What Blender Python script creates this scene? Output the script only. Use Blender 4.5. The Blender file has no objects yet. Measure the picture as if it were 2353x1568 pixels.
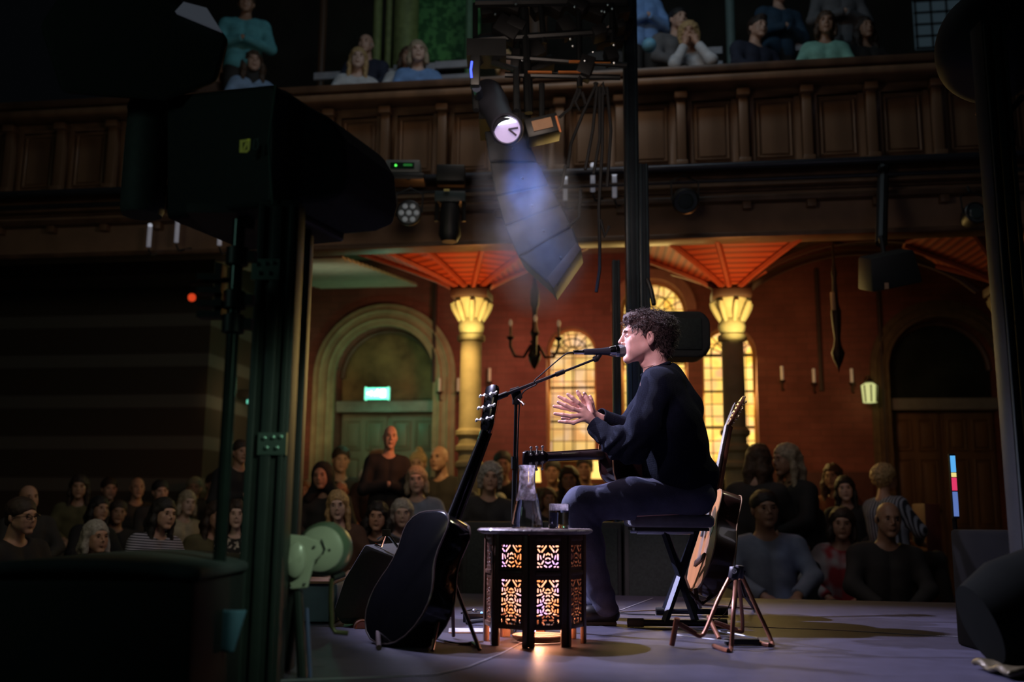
import bpy, bmesh, math, random
import numpy as np
from mathutils import Vector, Matrix

random.seed(7); np.random.seed(7)
PI = math.pi
C = bpy.context.scene.collection
scene = bpy.context.scene

# ------------------------------------------------------------------ camera
STAGE = 0.45
CAMZ = STAGE + 0.475
PITCH = math.radians(10.0)
ROLL = math.radians(0.5)
FPX = 35.0 / 36.0 * 2353.0
CAMP = Vector((0, 0, CAMZ))
CAMR = Matrix.Rotation(PI / 2 + PITCH, 3, 'X') @ Matrix.Rotation(ROLL, 3, 'Z')
cd = bpy.data.cameras.new('camera')
cd.lens = 35; cd.sensor_width = 36; cd.sensor_fit = 'HORIZONTAL'
cd.clip_start = 0.05; cd.clip_end = 200
cd.dof.use_dof = True; cd.dof.focus_distance = 4.72; cd.dof.aperture_fstop = 1.5
cam = bpy.data.objects.new('camera', cd); C.objects.link(cam)
cam.matrix_world = Matrix.Translation(CAMP) @ CAMR.to_4x4()
scene.camera = cam

# ------------------------------------------------------------------ world, exposure
w = bpy.data.worlds.new('world'); scene.world = w; w.use_nodes = True
bg = w.node_tree.nodes['Background']
bg.inputs[0].default_value = (0.25, 0.32, 0.40, 1); bg.inputs[1].default_value = 0.004
scene.view_settings.view_transform = 'Standard'
scene.view_settings.look = 'None'
scene.view_settings.exposure = 0.0
scene.view_settings.gamma = 1.0

def ray(px, py):
    d = CAMR @ Vector(((px - 1176.5) / FPX, -(py - 784) / FPX, -1))
    return d
def at(px, py, Y):
    d = ray(px, py); return CAMP + d * (Y / d.y)
def onz(px, py, z=STAGE):
    d = ray(px, py); return CAMP + d * ((z - CAMZ) / d.z)
AW = math.radians(8.2)
UU = Vector((math.cos(AW), -math.sin(AW), 0)); NN = Vector((math.sin(AW), math.cos(AW), 0))
def wp(px, py, N):                     # pixel on the hall plane at distance N -> (u, z)
    d = ray(px, py); p = CAMP + d * (N / d.dot(NN)); return p.dot(UU), p.z
def wv(u, n, z): return UU * u + NN * n + Vector((0, 0, z))
def wx(x, n, z): return wv((x - n * math.sin(AW)) / math.cos(AW), n, z)
def wq(px, py, N):
    u, z = wp(px, py, N); return wv(u, N, z)

# ------------------------------------------------------------------ lights
def spot(name, loc, tgt, power, col, size=40, blend=.5, rad=.06):
    l = bpy.data.lights.new(name, 'SPOT'); l.energy = power; l.color = col
    l.spot_size = math.radians(size); l.spot_blend = blend; l.shadow_soft_size = rad
    o = bpy.data.objects.new(name, l); C.objects.link(o); o.location = loc
    o.rotation_euler = (Vector(tgt) - Vector(loc)).to_track_quat('-Z', 'Y').to_euler(); return o
def point(name, loc, power, col, rad=.05):
    l = bpy.data.lights.new(name, 'POINT'); l.energy = power; l.color = col; l.shadow_soft_size = rad
    o = bpy.data.objects.new(name, l); C.objects.link(o); o.location = loc; return o
def area(name, loc, tgt, power, col, sx=1, sy=1):
    l = bpy.data.lights.new(name, 'AREA'); l.energy = power; l.color = col; l.shape = 'RECTANGLE'; l.size = sx; l.size_y = sy
    o = bpy.data.objects.new(name, l); C.objects.link(o); o.location = loc
    o.rotation_euler = (Vector(tgt) - Vector(loc)).to_track_quat('-Z', 'Y').to_euler(); return o
SINGER = at(1480, 950, 4.75)
# stage key: high, from the audience side in front of the singer; violet white
spot('key_spot', (-1.7, 5.6, 5.2), SINGER + Vector((0, -.2, -.2)), 1500, (.80, .74, 1.0), 36, .6, .05)
spot('face_spot', (-.75, 2.2, 3.7), SINGER + Vector((-.27, 0, .17)), 430, (1.0, .70, .84), 17, .7, .08)
spot('floor_spot', (-2.9, 6.3, 3.9), (.75, 4.25, .45), 1500, (.66, .64, 1.0), 30, .6, .03)
spot('crowd_orange', wx(-.35, 8.9, 2.0), wx(-1.2, 9.6, 1.55), 30, (1.0, .30, .10), 60, .8, .1)
spot('rim_spot', (2.6, 6.4, 4.4), SINGER + Vector((.2, 0, .1)), 60, (.95, .9, .55), 26, .6, .1)
# warm wash on the rear wall
spot('wall_wash_red', wx(.25, 11.3, 2.7), wx(.35, 13, 2.9), 60, (1.0, .40, .27), 135, 1, .3)
spot('wall_wash_orange', wx(2.9, 9.9, 2.7), wx(3.1, 13, 2.4), 62, (1.0, .46, .20), 85, 1, .3)
spot('wall_wash_olive', wx(-1.5, 10.6, 1.7), wx(-1.7, 13, 2.5), 26, (.9, .72, .34), 100, 1, .3)
spot('wall_wash_left', wx(-3.0, 10.9, 2.4), wx(-3.4, 13, 2.2), 40, (1.0, .60, .26), 70, 1, .3)
# balcony front: faint warm light from the hall
area('balcony_fill', wx(.3, 7.2, 6.3), wx(.5, 9.1, 4.2), 7.5, (1.0, .62, .36), 2.0, .6)
area('gallery_fill', wx(.3, 7.0, 7.6), wx(0.3, 9.9, 5.3), 24, (.62, .85, 1.0), 3.0, .6)
area('audience_fill_left', (-3.4, 4.6, 3.2), (-2.9, 7.4, 1.0), 8.5, (.75, .66, .42), 1.2, .6)
area('audience_fill', (-.2, 5.0, 3.4), (-1.0, 8.6, 1.0), 15.0, (.95, .74, .62), 1.2, .6)
area('audience_fill_right', (2.6, 4.8, 3.2), (2.7, 8.0, .8), 2.6, (.8, .72, .85), 1.2, .6)
area('side_fill', (-3.4, .6, 2.6), (-2.2, 3.2, 2.2), 5, (.40, .68, .58), 1.0, .6)
spot('tower_green', (.5, 1.6, 1.9), at(690, 1200, 3.1), 55, (.66, .92, .66), 32, .8, .1)
# ------------------------------------------------------------------ materials
def M(name, col, rough=.6, metal=0.0, var=.12, scale=12.0, bump=0.0, bscale=None, spec=.5, coat=0.0, emis=None, estr=0.0, sheen=0.0, stretch=None):
    m = bpy.data.materials.new(name); m.use_nodes = True
    nt = m.node_tree; b = nt.nodes['Principled BSDF']
    b.inputs['Roughness'].default_value = rough; b.inputs['Metallic'].default_value = metal
    b.inputs['Specular IOR Level'].default_value = spec; b.inputs['Coat Weight'].default_value = coat
    if sheen: b.inputs['Sheen Weight'].default_value = sheen
    tc = nt.nodes.new('ShaderNodeTexCoord'); src = tc.outputs['Object']
    if stretch:
        mp = nt.nodes.new('ShaderNodeMapping'); mp.inputs['Scale'].default_value = stretch
        nt.links.new(src, mp.inputs[0]); src = mp.outputs[0]
    n = nt.nodes.new('ShaderNodeTexNoise'); n.inputs['Scale'].default_value = scale; n.inputs['Detail'].default_value = 4
    nt.links.new(src, n.inputs['Vector'])
    r = nt.nodes.new('ShaderNodeMapRange'); r.inputs[1].default_value = .3; r.inputs[2].default_value = .7
    r.inputs[3].default_value = 1 - var; r.inputs[4].default_value = 1 + var
    nt.links.new(n.outputs['Fac'], r.inputs[0])
    mx = nt.nodes.new('ShaderNodeVectorMath'); mx.operation = 'SCALE'; mx.inputs[0].default_value = col[:3]
    nt.links.new(r.outputs[0], mx.inputs['Scale']); nt.links.new(mx.outputs[0], b.inputs['Base Color'])
    if bump:
        n2 = nt.nodes.new('ShaderNodeTexNoise'); n2.inputs['Scale'].default_value = bscale or scale * 4; n2.inputs['Detail'].default_value = 5
        nt.links.new(src, n2.inputs['Vector'])
        bp = nt.nodes.new('ShaderNodeBump'); bp.inputs['Strength'].default_value = bump; bp.inputs['Distance'].default_value = .01
        nt.links.new(n2.outputs['Fac'], bp.inputs['Height']); nt.links.new(bp.outputs[0], b.inputs['Normal'])
    if emis:
        b.inputs['Emission Color'].default_value = (*emis, 1); b.inputs['Emission Strength'].default_value = estr
    return m
def nodes(m):
    nt = m.node_tree; return nt, nt.nodes['Principled BSDF'], nt.nodes.new('ShaderNodeTexCoord')
def M2(name, c1, c2, kind='wave', scale=20, rough=.8, bands='Z', dist=0.0, thr=.5, bump=0.0):
    m = M(name, c1, rough); nt, b, tc = nodes(m)
    if kind == 'wave':
        t = nt.nodes.new('ShaderNodeTexWave'); t.inputs['Scale'].default_value = scale; t.bands_direction = bands
        t.inputs['Distortion'].default_value = dist
    else:
        t = nt.nodes.new('ShaderNodeTexNoise'); t.inputs['Scale'].default_value = scale; t.inputs['Detail'].default_value = 1
    nt.links.new(tc.outputs['Object'], t.inputs['Vector'])
    cr = nt.nodes.new('ShaderNodeValToRGB'); cr.color_ramp.elements[0].position = thr - .06; cr.color_ramp.elements[1].position = thr + .06
    cr.color_ramp.elements[0].color = (*c1, 1); cr.color_ramp.elements[1].color = (*c2, 1)
    nt.links.new(t.outputs['Fac'], cr.inputs[0]); nt.links.new(cr.outputs[0], b.inputs['Base Color'])
    if bump:
        bp = nt.nodes.new('ShaderNodeBump'); bp.inputs['Strength'].default_value = bump; bp.inputs['Distance'].default_value = .01
        nt.links.new(t.outputs['Fac'], bp.inputs['Height']); nt.links.new(bp.outputs[0], b.inputs['Normal'])
    return m
def Mbrick(name, c1, c2, mortar, bw=.24, bh=.075, ms=.006, rough=.85, bump=.3, emis=0.0, off=.5, plane='XZ'):
    m = M(name, c1, rough); nt, b, tc = nodes(m)
    sp = nt.nodes.new('ShaderNodeSeparateXYZ'); cb = nt.nodes.new('ShaderNodeCombineXYZ')
    nt.links.new(tc.outputs['Object'], sp.inputs[0]); nt.links.new(sp.outputs[plane[0]], cb.inputs[0]); nt.links.new(sp.outputs[plane[1]], cb.inputs[1])
    t = nt.nodes.new('ShaderNodeTexBrick'); t.inputs['Scale'].default_value = 1; t.inputs['Brick Width'].default_value = bw
    t.inputs['Row Height'].default_value = bh; t.inputs['Mortar Size'].default_value = ms; t.offset = off
    t.inputs['Color1'].default_value = (*c1, 1); t.inputs['Color2'].default_value = (*c2, 1); t.inputs['Mortar'].default_value = (*mortar, 1)
    nt.links.new(cb.outputs[0], t.inputs['Vector'])
    n = nt.nodes.new('ShaderNodeTexNoise'); n.inputs['Scale'].default_value = 1.7; n.inputs['Detail'].default_value = 5
    nt.links.new(tc.outputs['Object'], n.inputs['Vector'])
    r = nt.nodes.new('ShaderNodeMapRange'); r.inputs[1].default_value = .3; r.inputs[2].default_value = .7; r.inputs[3].default_value = .65; r.inputs[4].default_value = 1.25
    nt.links.new(n.outputs['Fac'], r.inputs[0])
    mx = nt.nodes.new('ShaderNodeVectorMath'); mx.operation = 'SCALE'
    nt.links.new(t.outputs['Color'], mx.inputs[0]); nt.links.new(r.outputs[0], mx.inputs['Scale'])
    nt.links.new(mx.outputs[0], b.inputs['Base Color'])
    if emis:
        nt.links.new(mx.outputs[0], b.inputs['Emission Color']); b.inputs['Emission Strength'].default_value = emis
    if bump:
        bp = nt.nodes.new('ShaderNodeBump'); bp.inputs['Strength'].default_value = bump; bp.inputs['Distance'].default_value = .005
        nt.links.new(t.outputs['Fac'], bp.inputs['Height']); bp.invert = True; nt.links.new(bp.outputs[0], b.inputs['Normal'])
    return m
def Mglass(name, col=(1, 1, 1), rough=0.0, ior=1.45):
    m = M(name, col, rough); b = m.node_tree.nodes['Principled BSDF']
    b.inputs['Transmission Weight'].default_value = 1; b.inputs['IOR'].default_value = ior; return m

BLK = M('black_metal', (.012, .013, .014), .45, .0, .2)
BLKG = M('black_powder_coat', (.02, .028, .026), .5, .2, .2)
BOX = M('speaker_cabinet_black', (.014, .017, .017), .6, 0, .15, 30, .1, 400)
GRILL = M('speaker_grille', (.02, .03, .028), .7, .2, .3, 60, .4, 600)
STEEL = M('steel', (.5, .52, .55), .3, 1.0)
CHROME = M('chrome', (.8, .8, .82), .12, 1.0)
RUB = M('rubber', (.015, .015, .016), .8)
WHITE = M('white_plastic', (.7, .7, .66), .5)

# ------------------------------------------------------------------ tagging
def tag(o, label, cat, group=None, kind=None):
    if label: o['label'] = label
    if cat: o['category'] = cat
    if group: o['group'] = group
    if kind: o['kind'] = kind
    return o
def empty(name, loc=(0, 0, 0), rz=0, label=None, cat=None, group=None, mat=None):
    o = bpy.data.objects.new(name, None); C.objects.link(o); o.empty_display_size = .1
    if mat is not None: o.matrix_world = mat
    else: o.location = loc; o.rotation_euler = (0, 0, rz)
    return tag(o, label, cat, group)
def wmat(u, n, z):                      # frame of the hall: x along the wall, y away from camera
    return Matrix.Translation(wv(u, n, z)) @ Matrix.Rotation(-AW, 4, 'Z')
def copy_tree(o, parent=None):
    c = o.copy(); C.objects.link(c)
    if parent is not None: c.parent = parent
    for ch in [k for k in list(o.children)]: copy_tree(ch, c)
    return c

# ------------------------------------------------------------------ mesh builder
class MB:
    def __init__(s): s.v = []; s.f = []
    def add(s, vs, fs):
        b = len(s.v); s.v += [tuple(v) for v in vs]; s.f += [tuple(i + b for i in f) for f in fs]; return s
    def box(s, c, d, R=None, taper=1.0):
        vs = []
        for z in (-1, 1):
            t = 1.0 if z < 0 else taper
            for x, y in ((-1, -1), (1, -1), (1, 1), (-1, 1)):
                p = Vector((x * d[0] / 2 * t, y * d[1] / 2 * t, z * d[2] / 2))
                if R is not None: p = R @ p
                vs.append(p + Vector(c))
        return s.add(vs, [(3, 2, 1, 0), (4, 5, 6, 7), (0, 1, 5, 4), (1, 2, 6, 5), (2, 3, 7, 6), (3, 0, 4, 7)])
    def tube(s, pts, r, n=10, caps=True, sq=False):
        pts = [Vector(p) for p in pts]; rs = r if isinstance(r, (list, tuple)) else [r] * len(pts)
        if sq: n = 4
        vs = []; prev = None
        for i, p in enumerate(pts):
            a = pts[max(i - 1, 0)]; b = pts[min(i + 1, len(pts) - 1)]; t = (b - a)
            if t.length < 1e-9: t = Vector((0, 0, 1))
            t.normalize()
            if prev is None:
                up = Vector((0, 0, 1)) if abs(t.z) < .9 else Vector((0, 1, 0)); x = t.cross(up).normalized()
            else:
                x = prev - t * prev.dot(t)
                x = x.normalized() if x.length > 1e-6 else t.cross(Vector((0, 0, 1))).normalized()
            prev = x; y = t.cross(x)
            for k in range(n):
                a_ = 2 * PI * k / n + (PI / 4 if sq else 0); q = rs[i] * (1.414 if sq else 1)
                vs.append(p + x * (q * math.cos(a_)) + y * (q * math.sin(a_)))
        fs = [(i * n + k, i * n + (k + 1) % n, (i + 1) * n + (k + 1) % n, (i + 1) * n + k) for i in range(len(pts) - 1) for k in range(n)]
        if caps: fs += [tuple(range(n - 1, -1, -1)), tuple((len(pts) - 1) * n + k for k in range(n))]
        return s.add(vs, fs)
    def lathe(s, prof, c=(0, 0, 0), n=32, R=None, caps=True):
        vs = []
        for r, z in prof:
            for k in range(n):
                a = 2 * PI * k / n; p = Vector((r * math.cos(a), r * math.sin(a), z))
                if R is not None: p = R @ p
                vs.append(p + Vector(c))
        m = len(prof); fs = [(i * n + k, i * n + (k + 1) % n, (i + 1) * n + (k + 1) % n, (i + 1) * n + k) for i in range(m - 1) for k in range(n)]
        if caps:
            if prof[0][0] > 1e-6: fs.append(tuple(range(n - 1, -1, -1)))
            if prof[-1][0] > 1e-6: fs.append(tuple((m - 1) * n + k for k in range(n)))
        return s.add(vs, fs)
    def prism(s, poly, h0, h1, f):      # poly of 2D points, f(a, b, h) -> 3D
        n = len(poly); vs = [f(a, b, h0) for a, b in poly] + [f(a, b, h1) for a, b in poly]
        fs = [tuple(range(n - 1, -1, -1)), tuple(range(n, 2 * n))] + [(i, (i + 1) % n, (i + 1) % n + n, i + n) for i in range(n)]
        return s.add(vs, fs)
    def ball(s, c, r, n=12, sc=(1, 1, 1)):
        vs = []; m = n // 2 + 1
        for i in range(m):
            t = PI * i / (m - 1)
            for k in range(n):
                a = 2 * PI * k / n; vs.append(Vector(c) + Vector((r * sc[0] * math.sin(t) * math.cos(a), r * sc[1] * math.sin(t) * math.sin(a), r * sc[2] * math.cos(t))))
        fs = [(i * n + k, (i + 1) * n + k, (i + 1) * n + (k + 1) % n, i * n + (k + 1) % n) for i in range(m - 1) for k in range(n)]
        return s.add(vs, fs)
    def build(s, name, mat, parent=None, smooth=True, bevel=0.0, bseg=2):
        me = bpy.data.meshes.new(name); me.from_pydata(s.v, [], s.f); me.update()
        bm = bmesh.new(); bm.from_mesh(me); bmesh.ops.remove_doubles(bm, verts=bm.verts, dist=1e-6)
        bmesh.ops.recalc_face_normals(bm, faces=bm.faces)
        if bevel: bmesh.ops.bevel(bm, geom=[e for e in bm.edges if len(e.link_faces) == 2 and e.calc_face_angle(0) > .5], offset=bevel, segments=bseg, affect='EDGES', profile=.5, clamp_overlap=True)
        for e in bm.edges:
            e.smooth = not (len(e.link_faces) == 2 and e.calc_face_angle(0) > .6)
        for f in bm.faces: f.smooth = smooth
        bm.to_mesh(me); bm.free()
        me.materials.append(mat)
        o = bpy.data.objects.new(name, me); C.objects.link(o)
        if parent is not None: o.parent = parent
        return o
def holed(name, mat, outer, holes, y0, y1, parent=None, bevel=0):
    """flat wall slab in x-z with holes, from y0 (front) to y1"""
    bm = bmesh.new(); es = []
    for lp in [outer] + holes:
        vs = [bm.verts.new((a, y0, b)) for a, b in lp]
        es += [bm.edges.new((vs[i], vs[(i + 1) % len(vs)])) for i in range(len(vs))]
    bmesh.ops.triangle_fill(bm, edges=es, use_beauty=True)
    g = bmesh.ops.extrude_face_region(bm, geom=list(bm.faces))
    for v in [e for e in g['geom'] if isinstance(e, bmesh.types.BMVert)]: v.co.y = y1
    bmesh.ops.recalc_face_normals(bm, faces=bm.faces)
    me = bpy.data.meshes.new(name); bm.to_mesh(me); bm.free(); me.materials.append(mat)
    o = bpy.data.objects.new(name, me); C.objects.link(o)
    if parent is not None: o.parent = parent
    return o
def arch(x0, x1, z0, zt, n=14):         # arched outline; zt = crown height
    r = (x1 - x0) / 2; cx = (x0 + x1) / 2; zs = zt - r
    return [(x0, z0), (x1, z0)] + [(cx + r * math.cos(PI * i / n), zs + r * math.sin(PI * i / n)) for i in range(n + 1)]

# ------------------------------------------------------------------ signed distance meshing
def smin(a, b, k):
    h = np.clip(.5 + .5 * (b - a) / k, 0, 1); return b + (a - b) * h - k * h * (1 - h)
def smax(a, b, k): return -smin(-a, -b, k)
def ell(p, c, r):
    r = np.array(r, float); q = p - np.array(c, float)
    k0 = np.linalg.norm(q / r, axis=-1); k1 = np.linalg.norm(q / (r * r), axis=-1) + 1e-9
    return k0 * (k0 - 1) / k1
def cap(p, a, b, ra, rb=None):
    rb = ra if rb is None else rb
    a = np.array(a, float); b = np.array(b, float); ba = b - a
    t = np.clip(((p - a) @ ba) / max(ba @ ba, 1e-12), 0, 1)
    return np.linalg.norm(p - a - t[..., None] * ba, axis=-1) - (ra + (rb - ra) * t)
def chain(p, pts, rs, k=.01):
    d = None
    for i in range(len(pts) - 1):
        e = cap(p, pts[i], pts[i + 1], rs[i], rs[i + 1]); d = e if d is None else smin(d, e, k)
    return d
def nz(p, s, ph=0.0):
    x, y, z = p[..., 0] * s, p[..., 1] * s, p[..., 2] * s
    return (np.sin(x + 1.7 * np.sin(.8 * y + ph)) * np.sin(y + 1.3 * np.sin(.9 * z + ph * 2)) * np.sin(z + 1.5 * np.sin(.7 * x + 1)) +
            .5 * np.sin(2.3 * x + 2 * np.sin(1.9 * z)) * np.sin(2.1 * y + z + ph))
def surfnet(f, lo, hi, h, B=8):
    lo = np.array(lo, float); hi = np.array(hi, float)
    nb = np.maximum(np.ceil((hi - lo) / (h * B)).astype(int), 1); n = nb * B + 1
    gb = np.stack(np.meshgrid(*[np.arange(k) for k in nb], indexing='ij'), -1).reshape(-1, 3)
    cen = lo + (gb + .5) * B * h
    fc = f(cen)
    keep = np.abs(fc) < B * h * 1.35
    F = np.empty(tuple(n), np.float32)
    F[:] = 1.0
    # sign of far blocks
    for (i, j, k), s in zip(gb[~keep], fc[~keep]):
        if s < 0: F[i * B:i * B + B + 1, j * B:j * B + B + 1, k * B:k * B + B + 1] = -1
    loc = np.stack(np.meshgrid(*[np.arange(B + 1)] * 3, indexing='ij'), -1).reshape(-1, 3)
    kb = gb[keep]
    for s in range(0, len(kb), 400):
        blk = kb[s:s + 400]; idx = (blk[:, None, :] * B + loc[None]).reshape(-1, 3)
        F[idx[:, 0], idx[:, 1], idx[:, 2]] = f(lo + idx * h)
    ins = F < 0
    cells = np.zeros(tuple(n - 1), int)
    cor = [(a, b, c) for a in (0, 1) for b in (0, 1) for c in (0, 1)]
    sl = lambda a, b, c: (slice(a, n[0] - 1 + a), slice(b, n[1] - 1 + b), slice(c, n[2] - 1 + c))
    for c_ in cor: cells += ins[sl(*c_)]
    act = np.argwhere((cells > 0) & (cells < 8))
    if len(act) == 0: return np.zeros((0, 3)), np.zeros((0, 4), int)
    ids = -np.ones(tuple(n - 1), int); ids[act[:, 0], act[:, 1], act[:, 2]] = np.arange(len(act))
    acc = np.zeros((len(act), 3)); cnt = np.zeros(len(act))
    for a in cor:
        for ax in range(3):
            if a[ax]: continue
            b = list(a); b[ax] = 1
            va = F[act[:, 0] + a[0], act[:, 1] + a[1], act[:, 2] + a[2]]; vb = F[act[:, 0] + b[0], act[:, 1] + b[1], act[:, 2] + b[2]]
            x = (va < 0) != (vb < 0); t = np.where(x, va / np.where(x, va - vb, 1), 0)
            p = np.array(a, float)[None].repeat(len(act), 0); p[:, ax] += t
            acc[x] += p[x]; cnt[x] += 1
    V = lo + (act + acc / cnt[:, None]) * h
    fs = []
    for ax in range(3):
        u, v = (ax + 1) % 3, (ax + 2) % 3
        s0 = [slice(None)] * 3; s1 = [slice(None)] * 3; s0[ax] = slice(0, -1); s1[ax] = slice(1, None)
        e = np.argwhere(ins[tuple(s0)] != ins[tuple(s1)])
        e = e[(e[:, u] > 0) & (e[:, v] > 0) & (e[:, u] < n[u] - 1) & (e[:, v] < n[v] - 1)]
        if len(e) == 0: continue
        flip = ins[e[:, 0], e[:, 1], e[:, 2]]
        q = []
        for du, dv in ((-1, -1), (0, -1), (0, 0), (-1, 0)):
            g = e.copy(); g[:, u] += du; g[:, v] += dv; q.append(ids[g[:, 0], g[:, 1], g[:, 2]])
        q = np.stack(q, 1); q[~flip] = q[~flip][:, ::-1]; fs.append(q)
    return V, np.concatenate(fs)
def sdfobj(name, f, lo, hi, h, mat, parent=None):
    V, Q = surfnet(f, lo, hi, h)
    me = bpy.data.meshes.new(name)
    me.vertices.add(len(V)); me.vertices.foreach_set('co', V.astype(np.float32).ravel())
    me.loops.add(len(Q) * 4); me.loops.foreach_set('vertex_index', Q.astype(np.int32).ravel())
    me.polygons.add(len(Q)); me.polygons.foreach_set('loop_start', np.arange(0, len(Q) * 4, 4, dtype=np.int32))
    me.polygons.foreach_set('loop_total', np.full(len(Q), 4, dtype=np.int32))
    me.update(calc_edges=True); me.validate()
    me.polygons.foreach_set('use_smooth', np.ones(len(me.polygons), dtype=bool))
    me.materials.append(mat)
    o = bpy.data.objects.new(name, me); C.objects.link(o)
    if parent is not None: o.parent = parent
    return o
# ================================================================== THE HALL
HM = Matrix.Rotation(-AW, 4, 'Z')
def H(o): o.matrix_world = HM @ o.matrix_world; return o
def struct(o): o['kind'] = 'structure'; return o
NB, NC, NW = 9.1, 10.3, 13.0
WALLM = Mbrick('red_brown_brick', (.28, .10, .075), (.23, .08, .062), (.19, .08, .06), .26, .085, .005, .85, .25)
WOODD = M('dark_stained_wood', (.11, .06, .035), .42, 0, .35, 5, .15, 60, stretch=(1, 1, .15), spec=.5)
WOODB = M('balcony_wood', (.20, .115, .065), .42, 0, .3, 4, .12, 50, stretch=(1, 1, .2))
WOODF = M('balcony_frieze_plaster', (.24, .15, .10), .75, 0, .2, 3)
STONE = M('pale_stone', (.42, .34, .2), .8, 0, .2, 5, .2, 40)
GLOW_STONE = M('column_stone', (.46, .40, .22), .7, 0, .18, 6, .2, 60)
CREAM = M('cream_plank', (.50, .50, .40), .6, 0, .1, 8)
ORNG = M2('red_painted_planks', (.42, .075, .025), (.20, .03, .012), 'wave', 13, .5, 'Z', 0, .62, .3)
RIB = M('red_brown_rib', (.34, .07, .03), .5, 0, .1)
RIBD = M('dark_rib', (.05, .02, .015), .5, 0, .1)
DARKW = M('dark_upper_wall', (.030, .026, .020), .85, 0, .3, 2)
FLOORW = M('hall_floor_boards', (.05, .035, .025), .5, 0, .3, 3, stretch=(1, 6, 1))

fl = struct(MB().box((0, 7, -.1), (34, 26, .2)).build('floor', FLOORW, smooth=False))

# ---- stage
SM = M('stage_vinyl', (.050, .049, .080), .5, 0, .18, 9, .12, 90, spec=.45)
st = MB().prism([(-6.5, .4), (6.5, .4), (6.5, 5.55), (2.95, 5.95), (.6, 6.35), (-6.5, 6.6)], .02, STAGE, lambda a, b, h: (a, b, h))
stage = struct(st.build('floor_stage', SM, smooth=False, bevel=.01))
fasc = MB()
def seam(name, pts, wd, label):
    pts = [onz(*p) for p in pts]; s = MB()
    vs = []
    for i, p in enumerate(pts):
        a = pts[max(i - 1, 0)]; b = pts[min(i + 1, len(pts) - 1)]; t = (b - a).normalized(); n_ = Vector((-t.y, t.x, 0))
        vs += [p + n_ * wd + Vector((0, 0, .0005)), p - n_ * wd + Vector((0, 0, .0005)), p - n_ * wd + Vector((0, 0, .003)), p + n_ * wd + Vector((0, 0, .003))]
    fs = []
    for i in range(len(pts) - 1):
        for k in range(4): fs.append((i * 4 + k, i * 4 + (k + 1) % 4, i * 4 + 4 + (k + 1) % 4, i * 4 + 4 + k))
    s.add(vs, fs); o = s.build(name, M('seam_tape', (.34, .34, .40), .35), smooth=False); tag(o, label, 'floor tape'); return o
seam('floor_seam_tape', [(1700, 1441), (1900, 1448), (2212, 1466)], .004, 'thin pale straight seam line running across the stage floor towards the right edge')
seam('floor_seam_tape', [(640, 1566), (1000, 1553), (1075, 1535), (1150, 1505), (1196, 1480)], .004, 'thin seam line on the stage floor curving from the lower left to the lantern table')
seam('floor_seam_tape', [(1425, 1404), (1500, 1376)], .004, 'short thin seam line on the stage floor behind the stool')

# ---- rear wall with windows and doors
def U(px, N=NW, py=850): return wp(px, py, N)[0]
def Z(py, px=1176, N=NW): return wp(px, py, N)[1]
winspec = [(1256, 1369, 750, 1045), (1428, 1580, 642, 1060), (1614, 1739, 750, 1062)]
holes = []; wins = []
for x0, x1, yt, yb in winspec:
    xm = (x0 + x1) / 2
    a = arch(U(x0), U(x1), Z(yb, xm), Z(yt, xm)); holes.append(a); wins.append((U(x0), U(x1), Z(yb, xm), Z(yt, xm)))
doorL = (U(772), U(998), .02, Z(750, 885)); doorR = (U(2040), U(2292), .02, Z(730, 2160))
for d in (doorL, doorR): holes.append(arch(*d))
outer = [(-6.9, 0), (8.5, 0), (8.5, 5.6), (-6.9, 5.6)]
wall = struct(H(holed('wall_rear', WALLM, outer, holes, NW, NW + .45)))
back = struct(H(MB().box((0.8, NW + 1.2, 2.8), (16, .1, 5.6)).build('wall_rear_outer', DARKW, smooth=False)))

def stained(name, strength, seed, dark):
    m = Mbrick(name, (.95, .52, .25), (.95, .62, .16), (.22, .10, .02), .15, .16, .008, .3, .0, emis=strength, off=0)
    nt = m.node_tree; t = [n for n in nt.nodes if n.type == 'TEX_BRICK'][0]; b = nt.nodes['Principled BSDF']
    b.inputs['Base Color'].default_value = (.05, .04, .03, 1)
    for l in list(nt.links):
        if l.to_socket == b.inputs['Base Color']: nt.links.remove(l)
    n = [q for q in nt.nodes if q.type == 'TEX_NOISE'][0]; n.inputs['Scale'].default_value = 1.6
    r = [q for q in nt.nodes if q.type == 'MAP_RANGE'][0]; r.inputs[3].default_value = dark; r.inputs[4].default_value = 1.3
    mp = nt.nodes.new('ShaderNodeMapping'); mp.inputs['Location'].default_value = (seed, seed * 2, seed * .7)
    tc = [q for q in nt.nodes if q.type == 'TEX_COORD'][0]; nt.links.new(tc.outputs['Object'], mp.inputs[0]); nt.links.new(mp.outputs[0], n.inputs['Vector'])
    n3 = nt.nodes.new('ShaderNodeTexNoise'); n3.inputs['Scale'].default_value = 5.5; n3.inputs['Detail'].default_value = 0
    nt.links.new(mp.outputs[0], n3.inputs['Vector'])
    cr = nt.nodes.new('ShaderNodeValToRGB'); e = cr.color_ramp.elements
    e[0].position = .40; e[0].color = (1.0, .47, .05, 1); e[1].position = .62; e[1].color = (.90, .42, .17, 1)
    k = e.new(.5); k.color = (1.0, .66, .10, 1)
    if dark < .1: e[0].color = (.95, .44, .14, 1); e[2].color = (.95, .60, .36, 1); k.color = (1.0, .56, .22, 1)
    nt.links.new(n3.outputs['Fac'], cr.inputs[0]); nt.links.new(cr.outputs[0], t.inputs['Color1'])
    return m
LEAD = M('window_leading', (.03, .02, .015), .5)
FRM = M('window_reveal_plaster', (.55, .30, .10), .7)
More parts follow.
